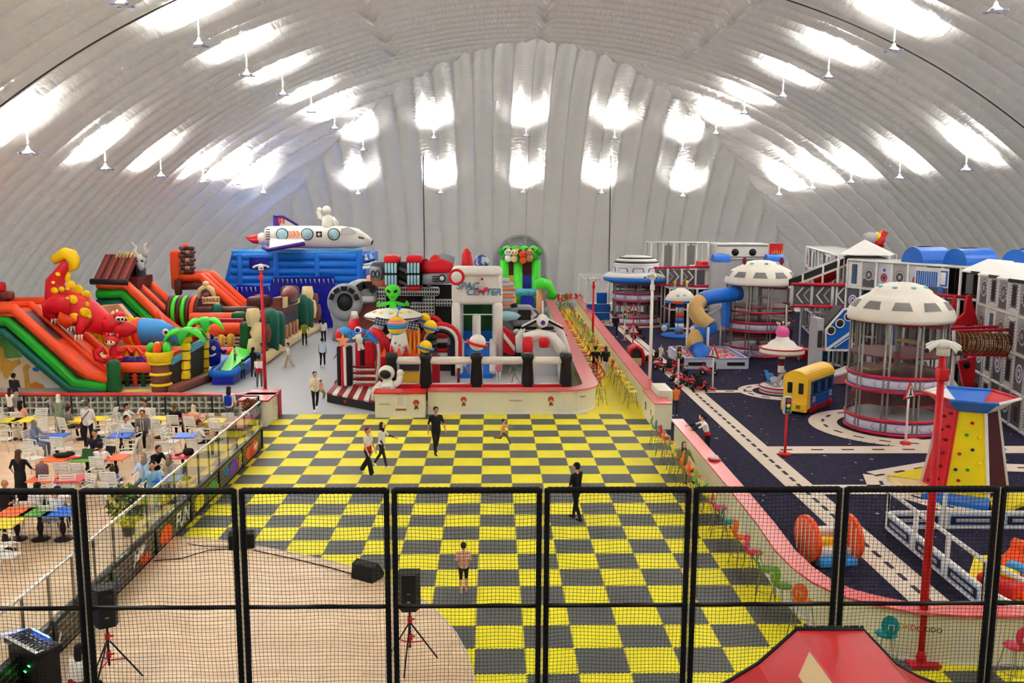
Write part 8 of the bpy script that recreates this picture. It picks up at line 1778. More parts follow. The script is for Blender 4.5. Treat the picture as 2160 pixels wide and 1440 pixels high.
# ================= PEOPLE =================
SK = {'a': mat('skin light', (222, 170, 140), .5), 'b': mat('skin mid', (190, 132, 100), .5)}
CM = {}
def cmat(c):
 if c not in CM: CM[c] = mat('cloth %d %d %d' % c, c, .8, bump=.1, bscale=30, var=.12, scale=6)
 return CM[c]
BLK, WHT, DEN, BRN, GRY = (18, 18, 20), (232, 230, 226), (40, 52, 84), (58, 34, 26), (96, 94, 92)
def person(loc, rz, H, pose, top, bot, hair, label, skin='b', sleeve='short', legs='pants', hijab=None, hl='short', arms=((10, 8, 15), (10, 8, 15)), leg=None, shoe=(230, 228, 222), low=None, lean=0, vox=.017, held=None, dz=0, shorts=False, tilt=0):
 s = H / 1.75; root = T('person', label, 'person', tuple(loc), rz, 'people'); del root['group']
 P = []   # (a, b, ra, rb, mat)
 R = math.radians; tm, bm, sm = cmat(top), cmat(bot), SK[skin]
 hipz = .92 if pose != 'sit' else .50
 if leg is None: leg = {'stand': ((2, 2, 4), (-2, 2, 4)), 'walk': ((17, 0, 5), (-14, 0, 20)), 'run': ((42, 0, 20), (-25, 0, 70)), 'sit': ((84, 6, 84), (84, 6, 84)), 'kneel': ((80, 5, 150), (80, 5, 150))}[pose]
 up = Vector((0, -math.sin(R(lean)), math.cos(R(lean)))); hip = Vector((0, 0, hipz + (0 if pose != 'walk' else -.02)))
 sh = hip + up * .50; nk = hip + up * .58; hd = hip + up * .71 + Vector((0, -.02 - .02 * math.sin(R(lean)) - tilt, 0))
 A = lambda a, c, ra, rb, m: P.append((Vector(a), Vector(c), ra, rb, m))
 for x in (-.07, .07): A(hip + Vector((x, 0, .02)), hip + up * .2 + Vector((x * .8, 0, 0)), .105, .095, tm if low is None else cmat(low)); A(hip + up * .2 + Vector((x * .9, 0, 0)), hip + up * .42 + Vector((x * 1.3, 0, 0)), .1, .105, tm)
 A(sh + Vector((-.15, 0, -.02)), sh + Vector((.15, 0, -.02)), .062, .062, tm)
 A(sh, nk, .06, .048, cmat(hijab) if hijab else sm); A(nk, hd, .045, .05, cmat(hijab) if hijab else sm)
 hm = cmat(hijab) if hijab else sm
 A(hd + Vector((0, .01, .01)), hd + Vector((0, .015, .045)), .092, .088, hm); A(hd + Vector((0, -.03, -.045)), hd + Vector((0, -.04, .03)), .062, .07, sm)
 A(hd + Vector((0, -.098, -.02)), hd + Vector((0, -.1, .01)), .016, .011, sm)
 for x in (-.082, .082):
  if not hijab: A(hd + Vector((x, .01, -.015)), hd + Vector((x, .01, .015)), .018, .018, sm)
 if hijab: A(nk + Vector((0, -.02, -.03)), nk + Vector((0, .0, .06)), .105, .085, hm)
 ft = []
 for i, x in enumerate((-.09, .09)):
  p, ab, kb = leg[i]; h0 = hip + Vector((x, 0, 0)); sx = 1 if x > 0 else -1
  d = Vector((sx * math.sin(R(ab)), -math.sin(R(p)), -math.cos(R(p)))).normalized(); kn = h0 + d * .42
  q = p - kb; d2 = Vector((0, -math.sin(R(q)), -math.cos(R(q)))); an = kn + d2 * .41
  th = bm; A(h0, h0.lerp(kn, .6), .092, .07, th); A(h0.lerp(kn, .6), kn, .07, .056 if legs != 'wide' else .08, th)
  lo = sm if (shorts or legs == 'skirt') else bm
  A(kn, kn.lerp(an, .4), .056 if legs != 'wide' else .085, .058 if legs != 'wide' else .09, lo); A(kn.lerp(an, .4), an, .058 if legs != 'wide' else .09, .04 if legs != 'wide' else .09, lo)
  fd = Vector((0, -1, .0)) if q > -30 else Vector((0, -.6, -.8)); A(an + Vector((0, .03, -.03)), an + fd * .15 + Vector((0, 0, -.04)), .045, .032, cmat(shoe)); ft.append(an)
 if legs in ('dress', 'skirt') and pose != 'sit': A(hip + Vector((0, 0, .02)), Vector((0, 0, .3 if legs == 'dress' else .5)), .15, .2, bm)
 for i, x in enumerate((-.19, .19)):
  p, ab, eb = arms[i]; s0 = sh + Vector((x, 0, -.02)); sx = 1 if x > 0 else -1
  d = Vector((sx * math.sin(R(ab)), -math.sin(R(p)) * math.cos(R(ab)), -math.cos(R(p)) * math.cos(R(ab)))); el = s0 + d * .28
  q = p + eb; d2 = Vector((sx * math.sin(R(ab)) * .3 - sx * .25 * math.sin(R(eb)), -math.sin(R(q)), -math.cos(R(q)))).normalized(); wr = el + d2 * .25
  A(s0, s0.lerp(el, .55), .056, .046, tm); A(s0.lerp(el, .55), el, .043, .038, tm if sleeve != 'none' else sm)
  fm = tm if sleeve == 'long' else (cmat(sleeve) if isinstance(sleeve, tuple) else sm); A(el, wr, .038, .026, fm)
  sd_ = d2.cross(Vector((1, 0, 0))); sd_ = sd_.normalized() if sd_.length > .1 else Vector((0, 1, 0)); pm = wr + d2 * .09; A(wr, pm, .026, .032, sm)
  for k in range(4):
   o = sd_ * (.027 - .018 * k); ln = (.07, .082, .078, .06)[k]; m_ = pm + o + d2 * (ln * .55); A(pm + o * .9, m_, .0105, .0095, sm); A(m_, m_ + (d2 + Vector((-sx * .5, 0, 0))).normalized() * ln * .45, .0095, .008, sm)
  A(wr + d2 * .03 + sd_ * .025, wr + d2 * .085 + sd_ * .06, .013, .01, sm)
 b = MB()
 for a, c, ra, rb, m in P:
  d = (c - a); L = d.length; d = d.normalized() if L > 1e-5 else Vector((0, 0, 1)); n = 8 if ra < .02 else 12
  b.tube([a - d * ra * .95, a - d * ra * .6, a, c, c + d * rb * .6, c + d * rb * .95], [ra * .3, ra * .8, ra, rb, rb * .8, rb * .3], m, n)
 me = b.mesh('body_src'); o = bpy.data.objects.new('body', me); COL.objects.link(o)
 md = o.modifiers.new('r', 'REMESH'); md.mode = 'VOXEL'; md.voxel_size = vox; md.use_smooth_shade = True
 ms = o.modifiers.new('s', 'SMOOTH'); ms.factor = .5; ms.iterations = 2
 dg = bpy.context.evaluated_depsgraph_get(); me2 = bpy.data.meshes.new_from_object(o.evaluated_get(dg)); o.modifiers.clear(); o.data = me2; o.parent = root; o.scale = (s, s, s)
 me2.materials.clear(); ml = []
 for q in P:
  if q[4] not in ml: ml.append(q[4]); me2.materials.append(q[4])
 N = len(me2.polygons); C = np.zeros(N * 3); me2.polygons.foreach_get('center', C); C = C.reshape(-1, 3); best = np.full(N, 1e9); idx = np.zeros(N, dtype=np.int32)
 for a, c, ra, rb, m in P:
  a_ = np.array(a); d = np.array(c) - a_; t = np.clip(((C - a_) @ d) / max(1e-9, d @ d), 0, 1); dist = np.linalg.norm(C - a_ - t[:, None] * d, axis=1) - (ra + (rb - ra) * t); f = dist < best; best[f] = dist[f]; idx[f] = ml.index(m)
 me2.polygons.foreach_set('material_index', idx); me2.polygons.foreach_set('use_smooth', [True] * N); me2.update()
 if hair:
  b = MB(); hm = cmat(hair); b.ell(hd + Vector((0, .022, .052)), (.098, .1, .082), hm, n=14); b.ell(hd + Vector((0, .05, .0)), (.09, .075, .085), hm, n=12)
  if hl == 'long': b.ell(hd + Vector((0, .07, -.12)), (.1, .05, .2), hm, n=12)
  if hl == 'pony': b.tube([hd + Vector((0, .1, .05)), hd + Vector((0, .16, 0)), hd + Vector((0, .15, -.15))], [.03, .035, .015], hm, 8)
  h_ = b.obj('hair', root); h_.scale = (s, s, s)
 b = MB()
 for x in (-.03, .03): b.ell(hd + Vector((x, -.1, .018)), (.012, .008, .008), cmat(BLK), n=8)
 b.box(hd + Vector((0, -.102, -.05)), (.035, .01, .008), cmat((150, 70, 66))); f_ = b.obj('face', root, 'dark eyes and mouth'); f_.scale = (s, s, s)
 if held: held(root, s, sh, hip)
 return root
def bagp(m, x=0):
 def f(root, s, sh, hip):
  b = MB(); b.rbox(((0 + x) * s, .19 * s, (sh.z - .22) * s), (.3 * s, .18 * s, .44 * s), .08, m); return b.obj('backpack', root, 'backpack worn on the back')
 return f
RD = math.radians
def stand(px, py, z=0.0): return G(px, py, z)
def seat(px, pyh, H=1.7, z=None): z = ZC if z is None else z; p = G(px, pyh, z + 1.24 * H / 1.75 + .06); return Vector((p.x, p.y, z))
def up_(px, pyh, H, z=ZC): p = G(px, pyh, z + H); return Vector((p.x, p.y, z))
# on the checkered floor
def sash(root, s, sh, hip): pass
person(stand(777, 1000, .01), RD(62), 1.62, 'walk', WHT, BLK, (110, 20, 24), 'woman with dark red hair, white and red sleeveless top, walking on the checkered mats', 'a', 'none', low=(200, 20, 30), hl='short', legs='wide')
person(stand(806, 986, .01), RD(75), 1.62, 'walk', WHT, (50, 36, 34), None, 'woman in black headscarf and long white tunic walking beside the red-haired woman', 'a', (60, 20, 24), hijab=(34, 20, 22), arms=((10, 8, 20), (35, 25, 40)))
person(stand(920, 958, .01), RD(20), 1.78, 'walk', BLK, BLK, BLK, 'man in black shirt and trousers walking towards the viewer on the checkered mats', 'b', shoe=BLK, arms=((-15, 14, 10), (20, 16, 25)))
person(stand(1062, 943, .01), RD(85), 1.08, 'run', (232, 160, 110), (86, 84, 62), BLK, 'small boy in orange shirt running across the checkered mats', 'a', arms=((-35, 25, 40), (40, 12, 60)))
person(stand(1215, 1097, .01), RD(-135), 1.72, 'walk', BLK, BLK, BLK, 'man dressed all in black walking away behind the net', 'b', 'short', shoe=BLK, leg=((14, 0, 4), (-10, 0, 14)))
person(stand(978, 1249, .01), RD(182), 1.22, 'walk', (226, 190, 170), BLK, (40, 26, 22), 'boy in striped shirt and dark shorts seen from behind', 'a', leg=((6, 0, 10), (-6, 0, 14)), shorts=True, shoe=(200, 150, 130), arms=((5, 12, 70), (5, 12, 70)), held=lambda root, s, sh, hip: [(lambda b: (b.tube([(.205 * s * math.cos(a), .135 * s * math.sin(a), (hip.z + .08 + k * .1) * s) for a in [2 * PI * i / 16 for i in range(16)]], .008, cmat((190, 110, 96)), 5, closed=True), b.obj('shirt_stripe', root)))(MB()) for k in range(5)])
def carried(root, s, sh, hip): pass
person(stand(666, 866), RD(25), 1.78, 'walk', (236, 226, 204), BLK, (50, 30, 24), 'man in cream shirt carrying a small child on the grey floor', 'a', arms=((30, 10, 70), (35, 10, 75)), leg=((16, 3, 4), (-16, 3, 12)))
pq = stand(666, 866); person((pq.x + .3, pq.y - .22, .48), RD(70), .95, 'stand', (222, 160, 120), (120, 116, 96), BRN, 'small child held in the arms of the man in cream', 'a', leg=((50, 8, 60), (45, 8, 60)))
# grey floor and inflatables
person(stand(681, 774), RD(185), 1.68, 'walk', (190, 204, 224), BLK, BLK, 'person in light blue shirt walking away between the inflatables', 'a')
person(stand(683, 724), RD(180), 1.66, 'stand', WHT, BLK, BLK, 'woman in white top and black trousers standing before the blue slide', 'a', hl='long')
person(stand(643, 731), RD(190), 1.7, 'stand', (150, 150, 40), BLK, BLK, 'person in olive yellow shirt by the western bouncer', 'b', shoe=(220, 220, 220), arms=((10, 20, 60), (10, 20, 60)))
person(stand(609, 776), RD(-70), 1.45, 'walk', WHT, (196, 176, 150), BRN, 'child in white shirt and beige trousers walking left by the western bouncer', 'a', legs='wide', arms=((40, 10, 40), (20, 10, 20)))
person(stand(548, 820), RD(180), 1.68, 'stand', WHT, (88, 88, 80), BLK, 'staff member in white and red shirt beside the red light pole', 'b', low=(170, 16, 28))
person(stand(536, 798), RD(150), 1.66, 'stand', BLK, BLK, BLK, 'person dressed in black next to the blue and green slide', 'b', hl='long')
person(stand(513, 802), RD(170), 1.12, 'stand', (60, 120, 100), BLK, BLK, 'child in teal shirt in front of the blue and green slide', 'b')
person((stand(497, 790).x, stand(497, 790).y, .62), RD(120), .95, 'stand', (226, 210, 90), (60, 70, 90), BRN, 'toddler in yellow shirt climbing on the green slide', 'a')
person((-1.55, 41.6, .5), RD(90), 1.62, 'stand', WHT, (120, 20, 30), BLK, 'staff member in white and dark red bending inside the arena', 'b', lean=35)
person((.35, 42.3, .5), RD(0), 1.05, 'stand', (220, 130, 160), WHT, BRN, 'little girl in pink inside the arena at the blue slide', 'a')
person((1.15, 41.9, .5), RD(-90), 1.3, 'walk', GRY, (150, 150, 150), BLK, 'child in grey leaning forward inside the arena', 'b', lean=30)
# lane
person(stand(1255, 798), RD(178), 1.76, 'walk', BLK, BLK, BLK, 'man in black suit walking away down the yellow lane', 'b', 'long', shoe=(120, 20, 30), arms=((10, 25, 10), (30, 20, 60)))
person(stand(1277, 794), RD(180), 1.66, 'walk', (28, 30, 46), WHT, (90, 50, 36), 'woman in navy top and white trousers walking beside the man in the suit', 'a', 'long', hl='long', legs='wide', leg=((8, 0, 4), (-8, 0, 12)))
for (x, y, l) in ((1186, 714, 'left child of the two leaning on the lane counter'), (1197, 709, 'right child of the two leaning on the lane counter')):
 p = D(x, y, 54 + (1197 - x) * .05); person((p.x - .25, p.y, 0), RD(90), 1.3, 'stand', BLK, BLK, BLK, l, 'b', lean=15)
person(stand(1298, 713), RD(170), 1.74, 'walk', BLK, DEN, BLK, 'man in black shirt and jeans on the navy carpet by the road', 'b')
person(stand(1393, 766), RD(20), 1.12, 'walk', (224, 216, 200), (214, 206, 196), BRN, 'small child in white clothes behind the pedal carts', 'a', arms=((60, 10, 90), (10, 10, 20)))
person((stand(1505, 789).x, stand(1505, 789).y, -.12), RD(-70), 1.1, 'sit', WHT, (200, 190, 180), BRN, 'child in white riding a pedal cart beside the ball pit', 'a', arms=((50, 5, 20), (50, 5, 20)))
person((stand(1585, 757).x, stand(1585, 757).y - .3, -.1), RD(-90), 1.25, 'sit', (120, 140, 180), (110, 120, 150), BLK, 'girl in blue sitting at the foot of the middle tower', 'a', hl='long', lean=20)
person((7.95, 37.3, 0), RD(180), 1.42, 'stand', (226, 120, 50), (60, 60, 70), BLK, 'child in orange shirt behind the white end block', 'b')
person((7.72, 30.6, 0), RD(-90), 1.68, 'stand', WHT, BLK, BLK, 'staff woman in white, black and red leaning over the near pink counter', 'a', BLK, hl='pony', low=(200, 10, 20), arms=((70, 5, 10), (60, 5, 10)), lean=18)
person((6.15, 27.35, .27), RD(15), 1.62, 'sit', (122, 122, 50), (116, 116, 46), None, 'woman in olive outfit and patterned headscarf sitting on a stool at the counter', 'a', 'long', hijab=(66, 52, 56), arms=((50, 10, 100), (40, 10, 30)), shoe=(50, 50, 40), dz=.3)
b = MB(); b.lathe([(.16, 0), (.2, .03), (.2, .05)], M_REDP, 18); b.obj('x') if False else None
BW = T('food_tray', 'red tray with a crumpled white wrapper on the near pink counter', 'tray', (6.95, 26.6, 1.1)); b.obj('tray', BW); b = MB(); b.ell((0, 0, .08), (.15, .11, .06), mat('paper', (230, 222, 210), .7), n=10); b.ell((.05, .03, .11), (.08, .09, .05), mat('paper', (230, 222, 210), .7), n=8); b.obj('wrapper', BW)
# by the keyboard
person((D(166, 1395, 14.6).x, 14.4, .1), RD(150), 1.62, 'sit', WHT, BLK, BLK, 'person in white and dark red shirt sitting by the keyboard, seen from behind the net', 'b', low=(150, 16, 26), hl='long', lean=12)
p = (D(166, 1395, 14.6).x, 14.4); st_ = T('stool', 'round black stool under the person by the keyboard', 'stool', (p[0], p[1], .1)); b = MB(); b.cyl((0, 0, .3), (0, 0, .38), .17, M_BLACKP); b.obj('seat', st_)
for k in range(3): b = MB(); a = k * 2.1; b.cyl((.1 * math.cos(a), .1 * math.sin(a), .3), (.16 * math.cos(a), .16 * math.sin(a), 0), .015, M_BLACKP); b.obj('leg', st_)
# cafe, standing
person(up_(38, 948, 1.64), RD(176), 1.64, 'stand', BLK, BLK, (84, 58, 44), 'woman in black dress with long brown hair standing hand on hip at left', 'a', legs='dress', hl='long', arms=((0, 38, 60), (10, 30, 30)))
person(up_(122, 831, 1.64), RD(190), 1.64, 'stand', (126, 138, 116), (126, 138, 116), None, 'woman in white headscarf and long sage green coat', 'a', 'long', hijab=(226, 216, 200), legs='dress')
person(up_(182, 845, 1.76), RD(178), 1.76, 'stand', WHT, BLK, (90, 86, 84), 'grey-haired man in white shirt and black trousers with a shoulder bag', 'a', held=lambda root, s, sh, hip: (lambda b: (b.tube([(-.12, .1, 1.42), (.1, .13, 1.15), (.24, .04, .92)], .015, cmat((70, 30, 40)), 5), b.rbox((.27, .0, .86), (.1, .2, .16), .03, cmat((110, 40, 60))), b.obj('shoulder_bag', root)))(MB()))
person(up_(482, 815, 1.66), RD(182), 1.66, 'stand', WHT, (60, 76, 84), (60, 20, 24), 'girl with dark hair and a bright blue backpack by the lattice rack', 'a', hl='long', held=bagp(cmat((10, 50, 160)), 0))
for (x, y, Hh, c, hj, hr, l, z, Yk) in ((29, 803, 1.72, (40, 40, 44), None, BLK, 'man in dark shirt with hand at his face behind the shoe rack at left', 0, 38.2), (20, 818, 1.64, (226, 216, 200), None, (60, 24, 24), 'woman in white seen from behind at the far left of the shoe rack', ZC, 34.6), (34, 826, 1.7, (120, 124, 130), None, (150, 140, 132), 'older man in grey shirt next to the woman in white at far left', ZC, 34.2)):
 p = D(x, y, Yk); person((p.x, Yk, z), RD(170), Hh if z == 0 else min(Hh, p.z - z), 'stand', c, (60, 60, 70), hr, l, 'b', hl='long' if 'woman' in l else 'short')
# cafe, seated
def sitp(px, py, rz, top, bot, hair, label, H=1.7, **k):
 p = seat(px, py, H); person(tuple(p), RD(rz), H, 'sit', top, bot, hair, label, **k); chair(p, RD(rz), 'white plastic armchair under the ' + label.split(' ')[0] + ' ' + ' '.join(label.split(' ')[1:7]), 'occupied white cafe armchairs')
AT = ((40, 8, 55), (40, 8, 55))
sitp(42, 846, 175, (232, 170, 140), (60, 50, 60), BLK, 'woman in peach blouse sitting at the far left table', hl='long')
sitp(143, 857, 150, (120, 116, 112), BLK, (60, 26, 30), 'woman in black and white patterned blouse at the far tables', hl='short', sleeve='long')
sitp(70, 887, 85, (120, 132, 160), (112, 124, 150), None, 'woman in grey patterned headscarf and blue-grey coat', hijab=(120, 124, 136), sleeve='long', arms=AT)
sitp(199, 908, 5, (22, 26, 46), BLK, (40, 22, 18), 'man in navy shirt looking down at the laptops', arms=AT)
sitp(211, 934, 178, WHT, BLK, (40, 28, 24), 'man in white shirt seen from behind at the green laptop', arms=AT)
sitp(256, 875, 75, WHT, (70, 66, 40), BLK, 'man in white shirt leaning over the blue table', arms=AT, lean=15)
sitp(266, 852, 95, WHT, BLK, BLK, 'man in white shirt gesturing at the far table', arms=((60, 10, 40), (60, 10, 30)))
sitp(305, 845, -10, WHT, BLK, BLK, 'man in white shirt facing the viewer in the far group', arms=AT)
sitp(300, 866, 5, (104, 100, 96), BLK, (40, 30, 26), 'man in grey suit with white shirt and black tie', H=1.78, sleeve='long', arms=((15, 10, 30), (15, 10, 30)), held=lambda root, s, sh, hip: [(lambda b: (b.box((0, -.115, .8), (.1, .02, .36), cmat(WHT)), b.obj('shirt_front', root)))(MB()), (lambda b: (b.box((0, -.13, .8), (.035, .02, .34), cmat(BLK)), b.obj('tie', root)))(MB())])
sitp(368, 852, 180, BLK, BLK, (110, 78, 50), 'woman in black top with tied brown hair, back to the viewer', hl='pony')
sitp(407, 855, 165, (230, 170, 140), (200, 140, 110), None, 'woman in cream headscarf and peach blouse', hijab=(230, 206, 170), sleeve='long')
sitp(436, 872, 10, (190, 170, 130), (120, 90, 60), None, 'child in grey headscarf at the far yellow table', H=1.3, hijab=(150, 144, 136), arms=AT)
sitp(419, 886, 110, WHT, BLK, (96, 44, 24), 'woman in white shirt with brown hair and a strap bag', arms=AT)
sitp(322, 936, 60, BLK, BLK, (60, 32, 22), 'man in black shirt bending over his phone', arms=AT, lean=20)
sitp(303, 957, 0, (170, 200, 226), (90, 100, 120), None, 'woman in grey headscarf and light blue blouse looking down', hijab=(130, 124, 128), sleeve='long', arms=AT)
sitp(356, 959, -15, (170, 156, 132), (150, 136, 112), None, 'woman in patterned headscarf and beige coat at the blue table', hijab=(120, 100, 100), sleeve='long', arms=AT)
sitp(321, 975, 10, (130, 186, 214), (120, 176, 200), BLK, 'woman in pale blue tunic with her hand at her face behind the plant', sleeve='long', arms=((50, 10, 110), (30, 10, 40)), hl='long')
sitp(236, 984, 180, (120, 126, 190), (60, 60, 80), BRN, 'child in lilac blue shirt left of the tall plant', H=1.3)
sitp(9, 1014, 20, (30, 26, 30), BLK, None, 'bald man in dark shirt at the lower left edge', arms=AT)
sitp(70, 1022, 178, (206, 206, 210), BLK, BLK, 'man in light shirt at the green table behind the black rail', arms=AT, lean=15)
sitp(112, 1030, 178, (220, 220, 222), (30, 30, 34), BLK, 'person in white shirt at the blue table behind the black rail', arms=AT, lean=15)
# ---- things on tables ----
def onT(px, py): p = G(px, py, ZC + .76); return p
BPK = T('backpack', 'mauve backpack on the orange cafe table', 'backpack', tuple(onT(90, 1008)))
b = MB(); b.rbox((0, 0, .22), (.34, .22, .44), .1, cmat((112, 84, 90))); b.obj('bag_body', BPK); b = MB(); b.rbox((0, -.12, .14), (.24, .08, .22), .04, cmat((98, 72, 80))); b.obj('front_pocket', BPK); b = MB(); b.tube([(-.05, 0, .43), (0, 0, .5), (.05, 0, .43)], .012, cmat(BLK), 5); b.obj('top_loop', BPK)
HB = T('bag', 'black bag with strap lying on the red cafe table', 'bag', tuple(onT(398, 960))); b = MB(); b.rbox((0, 0, .12), (.34, .2, .24), .1, cmat(BLK)); b.obj('bag_body', HB); b = MB(); b.tube([(-.15, 0, .1), (-.32, -.05, .03), (-.42, .0, .02), (-.3, .08, .02)], .02, cmat(BLK), 6); b.obj('strap', HB)
def laptop(px, py, rz, m, lab):
 o = T('laptop', lab, 'laptop', tuple(onT(px, py)), rz); b = MB(); b.box((0, 0, .01), (.34, .24, .02), m); b.obj('base', o); b = MB(); b.box((0, .14, .12), (.34, .015, .23), m, R=RX(-.25)); b.obj('screen', o)
laptop(181, 964, 0, mat('green laptop', (40, 90, 46), .4), 'open green laptop on the green table'); laptop(228, 958, -.2, M_BLACKP, 'open black laptop on the orange table')
JK = MB(); JK.ell((0, 0, .06), (.3, .18, .07), cmat(BLK), n=12); JK.ell((.18, .08, .08), (.18, .12, .07), cmat(BLK), n=10); JK.one('jacket', 'black jacket bundled on the orange cafe table', 'jacket', loc=tuple(onT(132, 963)))
b = MB(); b.ell((0, 0, .04), (.2, .14, .04), cmat((220, 60, 70)), n=10); b.ell((.06, .02, .07), (.1, .08, .03), cmat(WHT), n=8); b.one('cap', 'red and white cap lying beside the green laptop', 'cap', loc=tuple(onT(160, 966)))
BT = T('water_bottle', 'clear water bottle standing on the red cafe table', 'bottle', tuple(onT(152, 1006))); b = MB(); b.lathe([(.03, 0), (.035, .02), (.035, .16), (.014, .21), (.014, .23)], mat('bottle plastic', (214, 224, 230), .15, alpha=.6), 12); b.obj('bottle_body', BT); b = MB(); b.cyl((0, 0, .23), (0, 0, .25), .016, V_BLUE, n=8); b.obj('cap', BT)
for i, (px, py, l) in enumerate(((34, 882, 'far yellow table'), (258, 916, 'blue table by the suited man'), (300, 957, 'table of the women'))): b = MB(); b.box((0, 0, .006), (.08, .15, .012), M_BLACKP); b.one('phone', 'black phone lying on the ' + l, 'phone', loc=tuple(onT(px, py)), rz=.4 * i)
# ---- tall plant and flowers ----
rp = random.Random(8)
def plant(px, py, z, h, r, cols, lab, n, potm=(90, 60, 40), leaf=.09, nm='potted_plant'):
 p = G(px, py, z); o = T(nm, lab, 'plant', tuple(p)); b = MB(); b.lathe([(.13, 0), (.18, .3), (.2, .32), (.16, .32), (.15, .28), (.01, .27)], mat('pot %d' % potm[0], potm, .5), 16); b.obj('pot', o)
 b = MB()
 for k in range(6): a = k * 1.05; b.tube([(0, 0, .28), (.1 * r * math.cos(a), .1 * r * math.sin(a), h * .5), (r * .6 * math.cos(a), r * .6 * math.sin(a), h * .85)], [.02, .014, .006], M_PED, 5)
 b.obj('stems', o); b = MB()
 for k in range(n):
  u_ = rp.uniform(-1, 1); a = rp.uniform(0, 6.28); q = (1 - u_ * u_) ** .5 * rp.uniform(.5, 1); c = Vector((r * q * math.cos(a), r * q * math.sin(a), h * .62 + h * .38 * u_)); d = Vector((rp.uniform(-1, 1), rp.uniform(-1, 1), rp.uniform(-.6, .8))).normalized(); e = d.orthogonal().normalized(); L = leaf * rp.uniform(.7, 1.3)
  b.add([c - d * L, c + e * L * .45 + Vector((0, 0, .01)), c + d * L, c - e * L * .45 + Vector((0, 0, .01))], [(0, 1, 2, 3)], mat('leaf %d %d %d' % cols[k % len(cols)], cols[k % len(cols)], .5))
 b.obj('foliage', o); return o
plant(272, 1128, ZC, 1.35, .5, [(60, 90, 30), (150, 150, 50), (200, 190, 90), (44, 70, 26), (90, 120, 40)], 'tall variegated potted plant behind the glass rail', 520)
plant(525, 890, ZC, .95, .3, [(150, 60, 30), (180, 80, 40), (70, 60, 30)], 'pot of rust red flowers on a white planter at the rail corner', 200, (232, 230, 224)); plant(542, 886, ZC, .9, .22, [(110, 140, 40), (80, 110, 40)], 'small yellow-green potted plant right of the rust red flowers', 120, (60, 60, 60))
PD = T('planter', 'white panda-like round planter below the rust red flowers', 'planter', tuple(G(520, 900, ZC))); b = MB(); b.ell((0, 0, .2), (.2, .18, .2), M_CH, n=14); b.ell((0, -.02, .5), (.16, .15, .15), M_CH, n=14); b.obj('body', PD); b = MB()
for s in (-1, 1): b.ell((s * .1, 0, .63), (.05, .04, .05), M_BLACKP, n=8); b.ell((s * .06, -.15, .52), (.03, .02, .04), M_BLACKP, n=8); b.ell((s * .15, -.1, .1), (.08, .08, .07), M_BLACKP, n=8)
b.obj('black_patches', PD)
PT = T('bench', 'long low pink bench at the corner of the cafe', 'bench', (-9.6, 33.6, ZC)); b = MB(); b.bx(-.35, .35, -1.2, 1.0, .38, .44, mat('bench pink', (206, 90, 110), .4)); b.obj('seat', PT)
for y in (-1, .8): b = MB(); b.bx(-.3, .3, y, y + .06, 0, .38, M_BLACKP); b.obj('leg', PT)
# ---- speakers, stands, keyboard ----
M_SPK = mat('speaker black', (26, 27, 26), .6)
def wedge(px, py, rz, lab):
 p = G(px, py, .1); o = T('stage_monitor', lab, 'speaker', tuple(p), rz); b = MB(); b.yz([(-.22, 0), (.2, 0), (.24, .12), (.02, .42), (-.16, .36)], -.32, .32, M_SPK); b.obj('cabinet', o)
 b = MB(); b.add([(-.29, -.215, .03), (.29, -.215, .03), (.29, -.175, .33), (-.29, -.175, .33)], [(0, 1, 2, 3)], mat('speaker grille', (14, 14, 15), .7)); b.obj('grille', o)
 for s in (-1, 1): b = MB(); b.cyl((s * .325, 0, .16), (s * .33, 0, .16), .05, M_PANG if False else M_BLACKP, n=10); b.obj('side_handle', o)
wedge(510, 1152, .25, 'black wedge monitor on the far left edge of the wooden stage'); wedge(775, 1218, -.55, 'black wedge monitor on the curved edge of the wooden stage')
def spk(px, pyt, Y, rz, lab):
 q = D(px, pyt, Y); zt = q.z; s_ = T('speaker_stand', 'black speaker tripod with red clamps, ' + lab.split('tripod ')[1], 'speaker stand', (q.x, Y, .1), .4)
 b = MB(); b.cyl((0, 0, .35), (0, 0, zt - .8), .022, M_BLK, n=8); b.obj('pole', s_)
 for z in (.85, .5): b = MB(); b.cyl((0, 0, z), (0, 0, z + .12), .045, M_PRED, n=10); b.cyl((.03, 0, z + .06), (.1, 0, z + .06), .018, M_PRED, n=8); b.obj('clamp', s_)
 for k in range(3): a = k * 2.094; d = Vector((math.cos(a), math.sin(a), 0)); b = MB(); b.tube([d * .03 + Vector((0, 0, .82)), d * .55 + Vector((0, 0, .02))], .016, M_BLK, 6); b.bar(d * .03 + Vector((0, 0, .45)), d * .3 + Vector((0, 0, .42)), .02, .02, M_PRED); b.obj('leg', s_)
 o = T('loudspeaker', lab, 'speaker', (q.x, Y, zt - .72), rz); b = MB(); b.xy([(-.2, -.17), (.2, -.17), (.2, .02), (.13, .18), (-.13, .18), (-.2, .02)], 0, .72, M_SPK); b.obj('cabinet', o)
 b = MB(); b.rbox((0, .175, .58), (.2, .02, .07), .01, M_BLACKP); b.rbox((0, .18, .3), (.18, .02, .26), .01, M_BLACKP); rp_ = b.obj('rear_panel', o); b = MB(); b.box((.0, .192, .36), (.08, .005, .03), mat('display blue', (60, 80, 160), .3)); b.box((0, .192, .2), (.06, .005, .02), M_PANG); b.obj('display', rp_)
 b = MB(); b.box((0, -.173, .36), (.36, .01, .66), mat('speaker grille', (14, 14, 15), .7)); b.obj('grille', o)
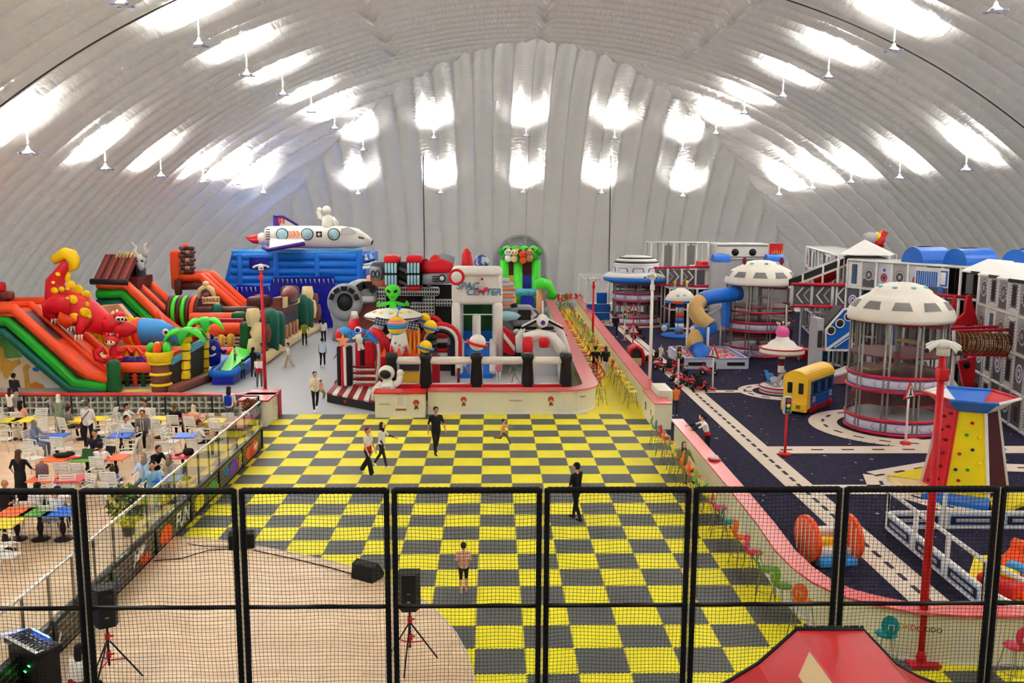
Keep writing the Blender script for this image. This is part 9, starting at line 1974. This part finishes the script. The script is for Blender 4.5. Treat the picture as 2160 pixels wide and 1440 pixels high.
spk(220, 1237, 15.4, PI + .5, 'black loudspeaker on tripod left on the stage'); spk(863, 1206, 16.0, PI, 'black loudspeaker on tripod at the right of the stage')
KB = T('keyboard', 'black arranger keyboard with white keys and blue lit screen at lower left', 'keyboard', (D(72, 1385, 15.2).x, 15.2, .1), -.62)
b = MB(); b.rbox((0, 0, .88), (1.15, .48, .12), .03, M_BLACKP); b.obj('case', KB); b = MB()
for k in range(36): b.box((-.52 + k * .0297, -.16, .945), (.026, .15, .012), M_PWH)
b.obj('white_keys', KB); b = MB()
for k in range(35):
 if k % 7 not in (2, 6): b.box((-.505 + k * .0297, -.125, .955), (.014, .09, .014), M_BLACKP)
b.obj('black_keys', KB)
b = MB(); b.box((-.1, .2, .975), (.6, .02, .02), mat('blue led', (70, 130, 255), .3, emit=(60, 120, 255), es=3)); b.obj('lit_strip', KB, 'glowing blue strip'); b = MB()
for k in range(40): b.box((-.5 + (k % 20) * .05, .03 + (k // 20) * .07, .945), (.025, .025, .01), M_PANG if k % 3 else M_DARK)
b.obj('buttons', KB); b = MB(); b.bx(-.5, .5, -.2, .2, .0, .82, M_BLACKP); cs2 = b.obj('flight_case', KB)
for x, z in ((.2, .6), (.05, .45)): b = MB(); b.box((x, -.205, z), (.07, .01, .02), mat('green led', (60, 230, 90), .3, emit=(40, 230, 80), es=3)); b.obj('green_light', cs2)
b = MB(); pts = [G(x, y, .115) for x, y in ((395, 1146), (430, 1152), (480, 1153), (500, 1155))]; b.tube(pts, .012, M_BLK, 5); b.tube([G(x, y, .115) for x, y in ((325, 1182), (380, 1178), (440, 1160), (500, 1157))], .012, M_BLK, 5); b.tube([G(x, y, .115) for x, y in ((535, 1160), (620, 1178), (690, 1195), (760, 1215))], .014, M_BLK, 5); b.one('cable', 'black cables running along the edge of the stage to the monitors', 'cable')
b = MB(); pts = [G(x, y) + Vector((0, 0, z)) for x, y, z in ((704, 757, .02), (712, 745, .02), (716, 733, .3), (716, 752, .3), (704, 757, .02))]; b.tube(pts, .02, M_BLK, 5); b.one('metal_rack', 'small black wire rack left of the entrance arch', 'rack')
